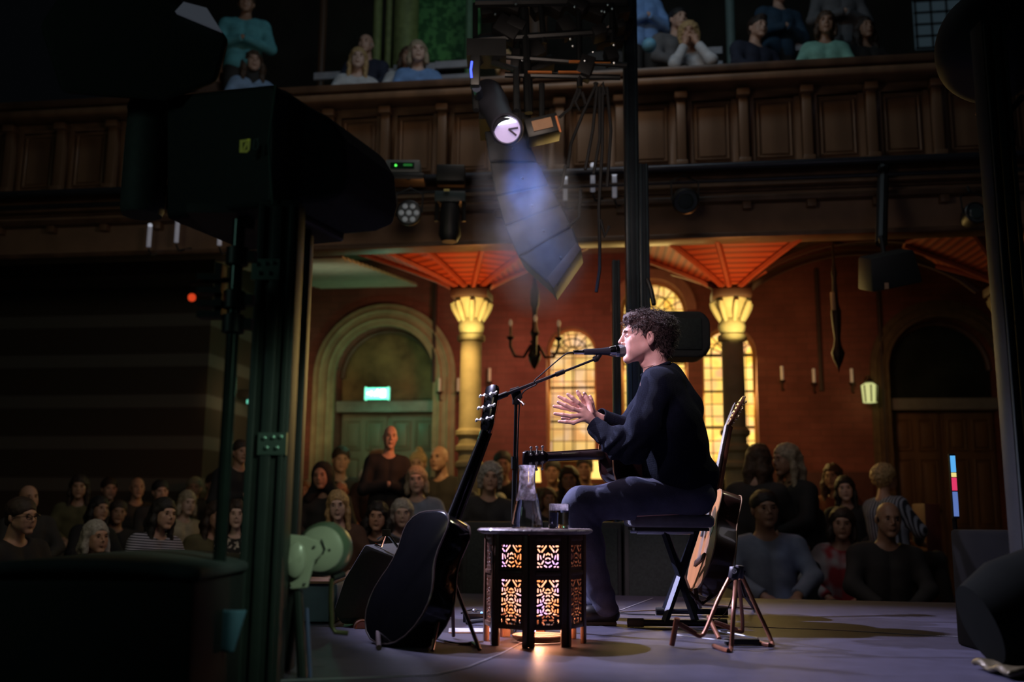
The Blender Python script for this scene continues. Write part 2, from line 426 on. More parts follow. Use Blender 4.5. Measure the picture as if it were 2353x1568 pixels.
for i, (x0, x1, z0, zt) in enumerate(wins):
    g = H(MB().prism(arch(x0 + .01, x1 - .01, z0 + .01, zt - .01), NW + .26, NW + .28, lambda a, b, h: (a, h, b)).build('window_%d' % (i + 1), stained('stained_glass_%d' % i, (1.0, 1.35, 1.6)[i], i * 3.1, (.05, .7, .6)[i]), smooth=False))
    struct(g)
    r = (x1 - x0) / 2; cx = (x0 + x1) / 2; zs = zt - r
    f = MB()
    ring = [(cx + r * math.cos(PI * k / 20), zs + r * math.sin(PI * k / 20)) for k in range(21)]
    path = [(x1, z0)] + ring + [(x0, z0), (x1, z0)]
    f.tube([(a, NW + .22, b) for a, b in path], .035, 6)
    f.build('window_frame', FRM, g)
    l = MB()
    l.tube([(x0, NW + .25, zs), (x1, NW + .25, zs)], .022, 6)
    for q in range(1, 7): 
        a = PI * q / 7; l.tube([(cx + .25 * r * math.cos(a), NW + .25, zs + .25 * r * math.sin(a)), (cx + r * math.cos(a), NW + .25, zs + r * math.sin(a))], .008, 5)
    for rr in (.25, .62): l.tube([(cx + rr * r * math.cos(PI * k / 14), NW + .25, zs + rr * r * math.sin(PI * k / 14)) for k in range(15)], .009, 5)
    hh = (zs - z0)
    for q in (.33, .66): l.tube([(x0, NW + .25, z0 + hh * q), (x1, NW + .25, z0 + hh * q)], .016, 5)
    for q in (.5,): l.tube([(x0 + (x1 - x0) * q, NW + .25, z0), (x0 + (x1 - x0) * q, NW + .25, zs)], .008, 5)
    l.build('window_leading', LEAD, g)
    s = MB().box(((x0 + x1) / 2, NW - .02, z0 - .05), (x1 - x0 + .16, .22, .08)).build('window_sill', STONE, g, bevel=.01)
    # pinkish brick surround of the tall window
    if i == 1:
        ro = r + .13
        a_ = MB()
        o_ = [(cx + ro * math.cos(PI * k / 20), zs + ro * math.sin(PI * k / 20)) for k in range(21)]
        i_ = [(cx + r * math.cos(PI * k / 20), zs + r * math.sin(PI * k / 20)) for k in range(20, -1, -1)]
        a_.prism(o_ + i_, NW - .05, NW + .01, lambda a, b, h: (a, h, b)); a_.build('window_arch', M('pink_stone', (.50, .26, .18), .8), g, smooth=False)
    pw = (14, 40, 26)[i]
    lt = area('daylight_%d' % (i + 1), wv(cx, NW + .2, (z0 + zt) / 2), wv(cx, NW - 3, 1.2), pw, (1.0, .68, .22), x1 - x0, (zt - z0) * .9)

def panel_door(name, x0, x1, z1, zt, mleaf, idx, tint):
    d = MB().prism([(x0 + .01, .02), (x1 - .01, .02), (x1 - .01, z1), (x0 + .01, z1)], NW + .30, NW + .36, lambda a, b, h: (a, h, b)).build(name, mleaf, smooth=False)
    struct(H(d)); cx = (x0 + x1) / 2; wd = (x1 - x0)
    r = wd / 2; zs = zt - r
    ty = MB().prism([(x0 + .01, z1 + .14)] + [(x1 - .01, z1 + .14)] + [(cx + (r - .01) * math.cos(PI * k / 20), zs + (r - .01) * math.sin(PI * k / 20)) for k in range(21)], NW + .27, NW + .31, lambda a, b, h: (a, h, b)).build('tympanum', tint, d, smooth=False)
    tb = MB().box((cx, NW + .2, z1 + .07), (wd, .3, .15)).build('transom', M('transom_grey', (.30, .30, .26), .6), d, smooth=False, bevel=.01)
    rim = MB(); rim.tube([(cx + (r - .03) * math.cos(PI * k / 20), NW + .22, zs + (r - .03) * math.sin(PI * k / 20)) for k in range(21)], .04, 8); rim.build('arch_moulding', WOODD, d)
    for s in (0, 1):
        lx0 = x0 + .04 + s * wd / 2; lx1 = lx0 + wd / 2 - .06
        lf = MB().box(((lx0 + lx1) / 2, NW + .28, z1 / 2), (lx1 - lx0, .05, z1 - .04)).build('door_leaf', mleaf, d, smooth=False)
        pn = MB(); w2 = (lx1 - lx0) / 2
        for c in (0, 1):
            px_ = lx0 + w2 * (c + .5)
            for za, zb in ((z1 - .50, z1 - .12), (z1 - 1.45, z1 - .62), (.15, z1 - 1.58)):
                for q in range(4):
                    pass
                e = .05
                a0, a1 = px_ - w2 / 2 + .045, px_ + w2 / 2 - .045
                pn.tube([(a0, NW + .245, za), (a1, NW + .245, za), (a1, NW + .245, zb), (a0, NW + .245, zb), (a0, NW + .245, za)], .014, 5)
                pn.box(((a0 + a1) / 2, NW + .245, (za + zb) / 2), (a1 - a0 - .08, .03, zb - za - .08))
        pn.build('door_panel', mleaf, lf, bevel=.006)
        h = MB().ball((lx1 - .06 if s == 0 else lx0 + .06, NW + .22, 1.05), .03).build('door_handle', M('brass', (.5, .36, .14), .3, 1), lf)
    return d
LEAF1 = M('door_wood_green_grey', (.23, .22, .15), .45, 0, .25, 5, stretch=(1, 1, .2)); LEAF2 = M('door_wood_brown', (.28, .16, .07), .45, 0, .25, 5, stretch=(1, 1, .2))
TYM1 = M('painted_tympanum', (.22, .15, .06), .5, 0, .6, 3.2); TYM2 = M('dark_glass_tympanum', (.03, .04, .035), .18, 0, .4, 3)
panel_door('door_1', doorL[0], doorL[1], Z(945, 885), doorL[3], LEAF1, 1, TYM1)
panel_door('door_2', doorR[0], doorR[1], Z(940, 2160), doorR[3], LEAF2, 2, TYM2)
def surround(name, d, wd, mat):
    cx = (d[0] + d[1]) / 2; r = (d[1] - d[0]) / 2; zs = d[3] - r; ro = r + wd
    o_ = [(d[1] + wd, 0)] + [(cx + ro * math.cos(PI * k / 24), zs + ro * math.sin(PI * k / 24)) for k in range(25)] + [(d[0] - wd, 0)]
    i_ = [(d[0], 0)] + [(cx + r * math.cos(PI * k / 24), zs + r * math.sin(PI * k / 24)) for k in range(24, -1, -1)] + [(d[1], 0)]
    s = MB().prism(o_ + i_, NW - .06, NW + .02, lambda a, b, h: (a, h, b))
    for t in (.3, .7): 
        rr = r + wd * t; s.tube([(cx + rr * math.cos(PI * k / 24), NW - .06, zs + rr * math.sin(PI * k / 24)) for k in range(25)], .02, 6)
        for sx in (-1, 1): s.tube([(cx + sx * rr, NW - .06, 0.05), (cx + sx * rr, NW - .06, zs)], .02, 6)
    return struct(H(s.build(name, mat)))
surround('trim_1', doorL, .30, STONE)
surround('trim_2', doorR, .22, M('dim_stone', (.16, .11, .06), .8, 0, .2))
dado = MB().box(((U(1742) + doorR[0] - .25) / 2, NW - .03, .76), (doorR[0] - .25 - U(1742), .05, 1.50)); struct(H(dado.build('trim_3', M('dado_wood', (.12, .045, .03), .5), smooth=False, bevel=.01)))
dado = MB().box(((doorL[1] + .33 + U(1742)) / 2, NW - .03, .5), (U(1742) - doorL[1] - .33, .05, 1.0)); struct(H(dado.build('trim_4', M('dado_wood_red', (.15, .05, .035), .5), smooth=False, bevel=.01)))
# conduit pipes on the wall
for px, y0, y1 in ((998, 640, 880), (1885, 620, 900), (2026, 640, 1080)):
    o = H(MB().tube([(U(px), NW - .05, Z(y0, px)), (U(px), NW - .05, Z(y1, px))], .03, 8).build('wall_conduit', M('conduit_%d' % px, (.05, .03, .025), .6)))
    tag(o, {998: 'dark vertical conduit pipe on the wall between left arched door and left column', 1885: 'dark vertical conduit pipe on the red wall right of the right column', 2026: 'dark vertical conduit pipe on the wall just left of the right arched door'}[px], 'pipe')

# left return wall with stone bands, quoins
WBAND = M2('banded_stone_wall', (.055, .045, .035), (.13, .13, .12), 'wave', .62, .85, 'Z', 0.0, .78)
u475 = wp(475, 900, 11.4)[0]
struct(H(MB().box((u475 - 3.0, 12.25, 2.2), (6.0, 1.7, 4.4)).build('wall_left', WBAND, smooth=False)))
q = MB(); zq = 0
while zq < 3.6:
    q.box((wp(540, 900, NW)[0] + .12, NW - .06, zq + .14), (.34 if int(zq / .28) % 2 else .22, .1, .27)); zq += .28
struct(H(q.build('trim_5', M('quoin_stone', (.5, .34, .17), .8, 0, .2), smooth=False, bevel=.01)))
struct(H(MB().box((wp(2345, 900, 9.0)[0] + 1.5, 10.4, 2.4), (1.2, 3.6, 4.9)).build('wall_right', DARKW, smooth=False)))

# ---- ceiling under the balcony: rises from the beam to the wall
zc0 = 3.62; zc1 = 4.42
CE = MB(); nn = 26
us = np.linspace(-8.8, 7.5, 2); ns = np.linspace(NB + .1, NW + .1, nn)
for k in range(nn - 1):       # planks
    n0, n1 = ns[k], ns[k + 1] - .012
    zz = lambda n: zc0 + (zc1 - zc0) * math.sin((n - NB) / (NW - NB) * PI / 2)
    CE.add([(us[0], n0, zz(n0)), (us[1], n0, zz(n0)), (us[1], n1, zz(n1)), (us[0], n1, zz(n1)),
            (us[0], n0, zz(n0) + .05), (us[1], n0, zz(n0) + .05), (us[1], n1, zz(n1) + .05), (us[0], n1, zz(n1) + .05)],
           [(0, 1, 2, 3), (7, 6, 5, 4), (0, 4, 5, 1), (1, 5, 6, 2), (2, 6, 7, 3), (3, 7, 4, 0)])
struct(H(CE.build('ceiling', M('under_balcony_planks', (.34, .26, .18), .6, 0, .12), smooth=False)))
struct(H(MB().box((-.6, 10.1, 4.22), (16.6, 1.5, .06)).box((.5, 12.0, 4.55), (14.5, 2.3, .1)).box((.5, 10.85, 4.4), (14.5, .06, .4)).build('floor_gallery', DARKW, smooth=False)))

# ---- columns with fan vault
u1 = wp(1083, 760, NC)[0]; u2 = wp(1682, 760, NC)[0]; du = u2 - u1
PXM = 220.0
def zc(py, px): return wp(px, py, NC)[1]
def column(u, px, label, lit=True):
    root = empty('column', mat=HM @ Matrix.Translation((u, NC, 0)), label=label, cat='column', group='columns carrying the balcony')
    z = lambda py: zc(py, px)
    MB().lathe([(.16, .02), (.16, .35), (.14, .4), (.125, .5), (.118, .6), (.112, z(800)), (.112, z(786))], n=28).build('shaft', GLOW_STONE, root)
    MB().lathe([(.112, z(787)), (.145, z(784)), (.15, z(778)), (.145, z(772)), (.115, z(769))], n=28).build('neck_ring', GLOW_STONE, root)
    MB().lathe([(.115, z(770)), (.13, z(762)), (.14, z(752)), (.128, z(742)), (.10, z(733)), (.105, z(722)), (.14, z(705)), (.17, z(694)), (.17, z(690))], n=28).build('bell', GLOW_STONE, root)
    lv = MB()
    for k in range(8):
        a = k * PI / 4 + .2; c, s = math.cos(a), math.sin(a)
        lv.tube([(c * .11, s * .11, z(742)), (c * .15, s * .15, z(725)), (c * .19, s * .19, z(708)), (c * .205, s * .205, z(700)), (c * .185, s * .185, z(696))], [.02, .03, .032, .026, .016], 8)
    lv.build('leaf_carving', GLOW_STONE, root)
    MB().box((0, 0, z(680)), (.40, .40, .09)).build('abacus', M('abacus_wood', (.07, .03, .018), .6), root, bevel=.012)
    rg = MB()
    for zz in (1.45, 1.62, 1.78): rg.lathe([(.115, zz - .05), (.15, zz - .02), (.15, zz + .02), (.115, zz + .05)], n=24)
    rg.build('carved_band', GLOW_STONE, root)
    MB().lathe([(.22, .0), (.22, .12), (.18, .18), (.17, .26)], n=24).build('base', GLOW_STONE, root)
    # fan of planked panels between ribs
    zt = z(664); fan = MB(); ribs = MB(); nseg = 5
    if px < 1100:
        dirs = [(-1.30, -.25), (-.95, -1.08), (-.33, -1.13), (.33, -1.13), (.95, -1.05), (1.25, -.1), (.4, .5), (-.4, .5)]; hs = [.42, .30, .235, .235, .30, .42, .3, .3]
    else:
        dirs = [(-1.05, -.25), (-.66, -1.10), (-.20, -1.13), (.56, -1.12), (.34, -.2), (.2, .3), (-.2, .4), (-.6, .3)]; hs = [.36, .25, .235, .235, .16, .18, .22, .28]
    def prof(k, t):
        dx, dy = dirs[k]; return (dx * (.12 + .88 * t), dy * (.12 + .88 * t), zt + hs[k] * (t ** .85))
    P = [[prof(k, t / nseg) for t in range(nseg + 1)] for k in range(8)]
    for k in range(8):
        k2 = (k + 1) % 8
        for t in range(nseg):
            a, b, c, d = P[k][t], P[k2][t], P[k2][t + 1], P[k][t + 1]
            up = lambda q: (q[0], q[1], q[2] + .03)
            fan.add([a, b, c, d, up(a), up(b), up(c), up(d)], [(0, 1, 2, 3), (7, 6, 5, 4), (0, 4, 5, 1), (1, 5, 6, 2), (2, 6, 7, 3), (3, 7, 4, 0)])
        ribs.tube([(q[0], q[1], q[2] - .015) for q in P[k]], .032, 6)
    fan.build('fan_vault_panels', ORNG, root, smooth=False)
    ribs.build('vault_ribs', RIB, root)
    return root
column(u1, 1083, 'stone column left of the seated man, warmly lit capital and glowing shaft')
column(u2, 1682, 'stone column behind the seated man, in front of the rightmost lit window')
column(u2 + du, 1682, 'dark stone column at the far right edge near the right arched door')
# uplights on capitals and fans
for u, px in ((u1, 1083), (u2, 1682)):
    spot('capital_spot', wv(u + .10, NC - 1.05, zc(720, px) - .75), wv(u, NC, zc(705, px)), 130, (1.0, .80, .30), 26, .6, .03)
    spot('fan_spot', wv(u + .05, NC - .62, zc(700, px) - .75), wv(u + .02, NC - .7, zc(600, px) + .2), 42, (1.0, .36, .10), 120, .9, .05)
spot('shaft_spot', wv(u1 - .1, NC - 1.2, 3.1), wv(u1, NC, 2.2), 130, (1.0, .62, .22), 44, .8, .03)
spot('plank_green', wv(u1 - 1.6, 10.1, 2.6), wv(u1 - 1.6, 10.2, 3.7), 8, (.92, 1.0, .72), 90, 1, .1)

# ---- balcony: parapet, beam, frieze
bal = empty('balcony', mat=HM.copy(), label='long dark wooden balcony with panelled parapet crossing the whole hall', cat='balcony')
def zb(py, px=1176, N=NB): return wp(px, py, N)[1]
zr1, zr0 = zb(191, 1090), zb(208, 1090)
L0, L1 = -8.8, 7.6; cu = (L0 + L1) / 2; ln = L1 - L0
MB().box((cu, NB + .02, (zr1 + zr0) / 2), (ln, .34, zr1 - zr0)).build('handrail', WOODD, bal, bevel=.02)
MB().box((cu, NB - .02, zb(221, 1090)), (ln, .24, .085)).build('cornice', WOODB, bal, bevel=.03, bseg=3)
zp1, zp0 = zb(234, 1090), zb(408, 1090)
MB().box((cu, NB + .14, (zr0 + .01 + zp0) / 2), (ln, .06, zr0 + .01 - zp0)).build('parapet_backing', WOODB, bal, smooth=False)
ua = wp(1566, 300, NB)[0]; pit = (wp(2158, 300, NB)[0] - ua) / 4
k0 = int(math.floor((L0 - ua) / pit)) + 1; k1 = int((L1 - ua) / pit)
pil0 = None; pan0 = None
for k in range(k0, k1):
    u = ua + k * pit
    if pil0 is None:
        m = MB(); m.box((0, NB + .05, (zp1 + zp0) / 2), (.085, .12, zp1 - zp0)); m.box((0, NB + .02, zp1 - .05), (.12, .15, .07)); m.box((0, NB + .02, zp0 + .04), (.11, .14, .08))
        pil0 = m.build('pilaster', WOODB, bal, bevel=.008); pil0.location.x = u
        hgt = zp1 - zp0; wd = pit - .10; m = MB()
        zc_ = (zp1 + zp0) / 2
        for (w_, h_, y_, t_) in ((wd, hgt - .04, .10, .055),):
            m.box((0, NB + y_, zc_ + h_ / 2 - t_ / 2), (w_, .06, t_)); m.box((0, NB + y_, zc_ - h_ / 2 + t_ / 2), (w_, .06, t_))
            m.box((-w_ / 2 + t_ / 2, NB + y_, zc_), (t_, .06, h_ - .11)); m.box((w_ / 2 - t_ / 2, NB + y_, zc_), (t_, .06, h_ - .11))
        a, b = wd / 2 - .09, hgt / 2 - .12
        m.tube([(-a, NB + .095, zc_ - b), (a, NB + .095, zc_ - b), (a, NB + .095, zc_ + b), (-a, NB + .095, zc_ + b), (-a, NB + .095, zc_ - b)], .016, 8)
        m.box((0, NB + .1, zc_), (2 * a - .06, .03, 2 * b - .06))
        pan0 = m.build('parapet_panel', WOODB, bal, bevel=.006); pan0.location.x = u + pit / 2
    else:
        p = pil0.copy(); C.objects.link(p); p.parent = bal; p.location.x = u
        p = pan0.copy(); C.objects.link(p); p.parent = bal; p.location.x = u + pit / 2
MB().box((cu, NB - .0, zb(418, 1090)), (ln, .34, .07)).build('lower_ledge', WOODD, bal, bevel=.015)
MB().box((cu, NB + .06, (zb(426, 1090) + zb(462, 1090)) / 2), (ln, .12, zb(426, 1090) - zb(462, 1090))).build('upper_frieze', WOODD, bal, smooth=False)
MB().box((cu, NB - .03, zb(452, 1090)), (ln, .16, .05)).build('bead_moulding', WOODB, bal, bevel=.015)
MB().box((cu, NB + .1, (zb(462, 1090) + zb(560, 1090)) / 2), (ln, .12, zb(462, 1090) - zb(560, 1090))).build('fascia', WOODF, bal, smooth=False)
MB().box((cu, NB + .02, zb(482, 1090)), (ln, .2, .055)).build('dark_moulding', WOODD, bal, bevel=.012)
MB().box((cu, NB + .05, zb(562, 1090)), (ln, .24, .05)).build('beam_edge', WOODD, bal, bevel=.01)
dn = None
for k in range(k0, k1):
    if dn is None:
        dn = MB().box((0, NB + .0, zb(492, 1090)), (.08, .1, .1)).build('dentil_block', WOODB, bal, bevel=.01); dn.location.x = ua + k * pit
    else:
        d = dn.copy(); C.objects.link(d); d.parent = bal; d.location.x = ua + k * pit

for ua in (u2,):
    a = MB(); zt = zc(664, 1400)
    for n_ in (NC - .25, NC + .5):
        a = MB().tube([(ua + .15 + (du - .30) * t / 16, n_, zt + (.46 if n_ > NC else .40) * math.sin(PI * t / 16) ** .75) for t in range(17)], .042, 6)
        a.build('arch_rib', RIBD, bal)
sof = MB()
for k in range(19): sof.box((u1 - 1.85, 9.50 + k * .17, 3.50 + k * .025), (1.35, .14, .03))
sof.build('cream_soffit', CREAM, bal, smooth=False)
# ---- pipe along the balcony (lighting bar)
pz = zb(405, 1090, 8.85)
o = H(MB().tube([(-8.6, 8.85, pz), (3.9, 8.85, pz)], .036, 12).tube([(-8.6, 8.9, pz - .12), (3.9, 8.9, pz - .12)], .02, 8).build('lighting_bar', M('bar_blue_black', (.05, .055, .07), .35, .6)))
tag(o, 'long dark metal lighting bar fixed along the balcony front', 'pipe')

# ---- gallery back wall, pillars, pews
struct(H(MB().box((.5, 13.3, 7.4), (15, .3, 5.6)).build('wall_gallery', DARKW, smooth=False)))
GP = M('pillar_green_light_tint', (.22, .27, .10), .6, 0, .2)  # green light on the pillars is put into their base colour
for px, wd, lab, mm in ((866, 22, 'slim green-lit ochre pillar in the upper gallery behind the long-haired blonde woman', GP), (892, 16, 'slim pale green-lit pillar in the upper gallery, second from left', GP), (932, 62, 'broad green-lit olive pillar in the upper gallery behind the pair of spectators', GP),
                    (1078, 20, 'slender green edged post in the upper gallery beside the stage light rig', M('post_green', (.14, .25, .15), .5)), (1680, 22, 'slim grey green post in the upper gallery between the spectators', M('post_grey', (.17, .25, .24), .5)), (740, 20, 'slim dark post in the upper gallery near the left lifting tower', WOODD), (1230, 60, 'broad dark post in the upper gallery behind the hanging light rig', WOODD)):
    N_ = 11.6; a, z_ = wp(px, 100, N_); r = wd / 2 / 195
    o = H(MB().lathe([(r, 4.72), (r, 7.6)], (a, N_, 0), 16).build('gallery_pillar', mm)); tag(o, lab, 'pillar')
gg = MB().box((wp(1020, 60, 12.2)[0], 12.2, wp(1020, 60, 12.2)[1] + .3), (1.0, .05, 1.6))
o = H(gg.build('gallery_curtain', M2('green_curtain', (.03, .12, .04), (.10, .30, .10), 'noise', 14, .6, 'X', 4, .52), smooth=False)); tag(o, 'dark green glinting curtain in the upper gallery left of the hanging light rig', 'curtain')
spot('gallery_green', wx(-.4, 10.9, 5.0), wx(-.9, 12.1, 6.4), 14, (.65, 1.0, .45), 60, .9, .1)
PEW = M('pew_paint', (.32, .32, .36), .5)
for (x0, x1, yy, N_, lab) in ((722, 905, 168, 10.5, 'pale wooden pew back behind the balcony rail at left'), (1000, 1092, 142, 10.5, 'pale wooden pew back behind the balcony rail beside the light rig'), (1470, 1660, 118, 10.5, 'dark wooden pew back behind the balcony rail right of the pole'), (1780, 1850, 103, 10.5, 'pale wooden pew back behind the balcony rail at right'), (905, 1000, 150, 10.5, 'pale wooden pew back behind the pair of spectators')):
    a, z_ = wp(x0, yy, N_); b, _ = wp(x1, yy, N_)
    m = MB(); m.box(((a + b) / 2, N_, z_ - .05), (b - a, .05, .09)); m.box(((a + b) / 2, N_, z_ - .2), (b - a, .04, .06)); m.box(((a + b) / 2, N_ + .02, (4.72 + z_) / 2 - .15), (b - a, .03, z_ - 4.72 - .3))
    o = H(m.build('pew', PEW, smooth=False, bevel=.008)); tag(o, lab, 'pew')
wg = MB(); a, z_ = wp(2195, 50, 13.1)
for i in range(6): wg.box((a - .5 + i * .2, 13.1, z_), (.02, .03, .7))
for i in range(5): wg.box((a, 13.1, z_ - .35 + i * .17), (1.04, .03, .02))
wgo = struct(H(MB().box((a, 13.14, z_), (1.04, .02, .7)).build('window_4', M('dim_blue_glass', (.05, .07, .09), .3, emis=(.10, .16, .2), estr=.12), smooth=False))); wg.build('window_leading', LEAD, wgo)
# ================================================================== RIGGING, LAMPS, LOUDSPEAKERS
def loc_frame(p, xdir, zdir=(0, 0, 1)):
    """matrix at p with local x along xdir, local z as near zdir as possible"""
    x = Vector(xdir).normalized(); z = Vector(zdir); y = z.cross(x).normalized(); z = x.cross(y)
    m = Matrix((x, y, z)).transposed().to_4x4(); m.translation = Vector(p); return m

# ---- hanging loudspeaker at upper left: tapered cabinet with rounded front grille
YS = 3.0
def outline(pts, Y): return [at(x, y, Y) for x, y in pts]
sp = empty('loudspeaker', at(500, 500, 3.2), label='large black loudspeaker with a small yellow square emblem, on the left lifting tower', cat='loudspeaker', )
inv = Matrix.Translation(-Vector(at(500, 500, 3.2)))
def rel(root, p): return Vector(p) - root.location
a = at(380, 218, 3.25); b = at(632, 190, 2.95); c_ = at(625, 472, 2.95); d = at(380, 503, 3.25)
dp = Vector((.16, .42, 0))
m = MB(); m.add([rel(sp, q) for q in (a, b, c_, d)] + [rel(sp, q + dp) for q in (a, b, c_, d)], [(0, 1, 2, 3), (7, 6, 5, 4), (0, 4, 5, 1), (1, 5, 6, 2), (2, 6, 7, 3), (3, 7, 4, 0)])
m.build('cabinet', BOX, sp, smooth=False, bevel=.018, bseg=3)
g0 = [(634, 192), (700, 238), (760, 270), (790, 320), (797, 400), (785, 445), (740, 462), (628, 470)]
poly = [rel(sp, at(x, y, 3.0 + (x - 625) / 170 * .10)) for x, y in g0]
n = len(poly); m = MB(); d2 = Vector((.13, .36, 0))
m.add(poly + [q + d2 for q in poly], [tuple(range(n)), tuple(range(2 * n - 1, n - 1, -1))] + [(i, (i + 1) % n, (i + 1) % n + n, i + n) for i in range(n)])
m.build('front_grille', GRILL, sp, smooth=False, bevel=.02, bseg=3)
tag(MB().tube([rel(sp, at(634, 196, 2.935)), rel(sp, at(617, 330, 2.93)), rel(sp, at(627, 470, 2.935))], .004, 6).build('edge_trim', M('green_edge', (.10, .16, .13), .4), sp), 'grey green edge strip between cabinet and grille', None)
# emblem: yellow square with a slanted bar, then two dim letters
def decal(pts, Y, off=0): return [rel(sp, at(x, y, Y)) for x, y in pts]
em = MB()
def flat(mb, pts, Yf, th=.004):
    f = [rel(sp, at(x, y, Yf)) for x, y in pts]; bk = [q + Vector((0, th, 0)) for q in f]; k = len(f)
    mb.add(f + bk, [tuple(range(k)), tuple(range(2 * k - 1, k - 1, -1))] + [(i, (i + 1) % k, (i + 1) % k + k, i + k) for i in range(k)])
for q in ([(551, 322), (574, 319), (574, 324), (556, 327)], [(551, 322), (557, 326), (557, 346), (550, 350)], [(550, 350), (556, 345), (568, 344), (567, 350)], [(568, 319), (575, 319), (573, 343), (568, 349)], [(563, 328), (569, 327), (563, 342), (558, 343)]):
    flat(em, q, 2.95)
em.build('emblem', M('emblem_yellow', (.55, .60, .12), .5, emis=(.5, .6, .1), estr=.05), sp, smooth=False)
lt = MB()
for q in ([(582, 320), (586, 320), (583, 345), (579, 346)], [(579, 342), (590, 341), (590, 345), (579, 346)], [(586, 318), (596, 317), (594, 324), (590, 326)], [(592, 325), (596, 324), (594, 342), (590, 343)]): flat(lt, q, 2.94)
lt.build('lettering', M('emblem_grey', (.12, .15, .14), .5), sp, smooth=False)
m = MB(); m.tube([rel(sp, at(565, 486, 3.15)), rel(sp, at(565, 530, 3.15))], .03, 12); m.box(rel(sp, at(560, 505, 3.2)), (.30, .25, .03)); m.build('mounting_bracket', BLK, sp)

# side cylinder shaped cabinet left of it
m = MB()
p0 = at(326, 495, 3.35); top = at(326, 240, 3.35)
sub = empty('loudspeaker', p0, label='narrow rounded grey black loudspeaker left of the large one with the yellow emblem', cat='loudspeaker')
hh = top.z - p0.z; r = .074
m.lathe([(.0, 0), (r * .9, 0), (r, .02), (r * 1.02, hh * .5), (r * .98, hh - .03), (r * .9, hh), (0, hh)], n=32); m.build('cabinet', M('speaker_round', (.045, .055, .05), .6, 0, .2, 30, .2, 500), sub)
MB().lathe([(r * .99, hh - .035), (r * 1.04, hh - .02), (r * .95, hh + .004)], n=32, caps=False).build('top_rim', BLK, sub)
MB().box((.10, .05, hh / 2), (.06, .06, hh * .86)).build('side_bracket', BLK, sub, bevel=.008)

# top left hanging cabinet, dark, with white label
t = empty('loudspeaker', at(330, 120, 3.2), label='huge black loudspeaker hanging tilted at the top left corner with a pale grey end plate', cat='loudspeaker')
pts = [(205, -120), (400, -8), (528, 90), (500, 190), (380, 235), (140, 215), (90, 60)]
poly = [rel(t, at(x, y, 3.15)) for x, y in pts]; n = len(poly); dv = Vector((-.10, .28, .16)); m = MB()
m.add(poly + [q + dv for q in poly], [tuple(range(n)), tuple(range(2 * n - 1, n - 1, -1))] + [(i, (i + 1) % n, (i + 1) % n + n, i + n) for i in range(n)])
m.build('cabinet', M('tour_black', (.006, .007, .007), .8), t, smooth=False, bevel=.02)
lb = MB(); f = [rel(t, at(x, y, 3.12)) for x, y in ((402, 26), (422, 4), (475, 18), (508, 70))]; bk = [q + Vector((0, .02, 0)) for q in f]
lb.add(f + bk, [(0, 1, 2, 3), (7, 6, 5, 4)] + [(i, (i + 1) % 4, (i + 1) % 4 + 4, i + 4) for i in range(4)])
lb.build('end_plate', M('grey_label', (.17, .18, .22), .5, emis=(.5, .55, .7), estr=.05), t, smooth=False)

# ---- lifting towers at left
def mast(name, xt, yt, xb, yb, Yd, wx, wy, label, cat, bolts=(), extra=True, mat=BLKG):
    """vertical extruded mast through two pixels; stands on the hall floor"""
    pt = at(xt, yt, Yd); pb = at(xb, yb, Yd); x = (pt.x + pb.x) / 2
    root = empty(name, (x, Yd, 0), label=label, cat=cat)
    H_ = pt.z; m = MB()
    m.box((0, 0, H_ / 2), (wx, wy, H_)); m.build('outer_mast', mat, root, bevel=.004)
    if extra:
        s = MB()
        for dx, ww in ((-wx * .38, wx * .16), (0.0, wx * .24), (wx * .36, wx * .12)):
            s.box((dx, -wy / 2 - .006, H_ / 2), (ww, .014, H_ - .04))
        s.build('face_rails', M('rail_green_grey', (.022, .032, .030), .5, .1), root, bevel=.002)
    for i, (bx, by) in enumerate(bolts):
        q = at(bx, by, Yd - wy / 2 - .02); b_ = MB()
        for ddx, ddz in ((-.012, .016), (.014, .018), (.036, .02), (-.004, -.012), (.026, -.012)): b_.ball((q.x - x + ddx, -wy / 2 - .018, q.z + ddz), .007, 8)
        b_.box((q.x - x + .012, -wy / 2 - .01, q.z), (.085, .012, .065)); b_.build('bolt_plate', M('bolt_green_%d' % i, (.25, .36, .32), .3, .8), root)
    return root
mast('lifting_tower', 645, 470, 600, 1560, 3.0, .125, .10, 'dark grooved metal lifting tower at left carrying the large loudspeaker, five bolts on its face', 'tower', bolts=((600, 618), (615, 1020)))
mast('lifting_tower', 704, 480, 660, 1500, 3.25, .045, .06, 'slimmer dark mast close behind and right of the main left lifting tower', 'tower', extra=False, mat=BLK)
# round pole
pp = at(533, 560, 2.8); pb = at(507, 1500, 2.8); x = (pp.x + pb.x) / 2
rp = empty('speaker_pole', (x, 2.8, 0), label='round dark pole with pale reflective streak at left, clamps near its top', cat='pole')
MB().tube([(0, 0, 0), (0, 0, pp.z + .07)], .018, 14).build('pole', M('satin_black_tube', (.04, .06, .055), .18, .7), rp)
cm = MB()
for py in (590, 690, 745):
    q = at(520, py, 2.8); cm = MB(); cm.lathe([(.018, -.03), (.032, -.025), (.032, .025), (.018, .03)], (0, 0, q.z), 14); cm.box((.035, 0, q.z), (.04, .03, .03)); cm.build('clamp', BLK, rp)
fm = MB()
for py in (640, 670, 700, 725): q = at(485, py, 2.8); fm.box((q.x - x - .0, 0, q.z), (.07, .05, .018)); fm.box((q.x - x + .02, .02, q.z + .02), (.02, .05, .05))
q = at(470, 650, 2.8); fm.tube([(q.x - x - .04, 0, q.z), (0, 0, q.z + .01)], .008, 6)
fm.build('clamp_arms', BLK, rp)
q = at(441, 684, 2.8)
ld = MB(); ld.ball((0, 0, 0), .012, 10); o = ld.build('indicator_lamp', M('red_lens', (.5, .04, .02), .3, emis=(1, .08, .02), estr=.6)); o.location = q
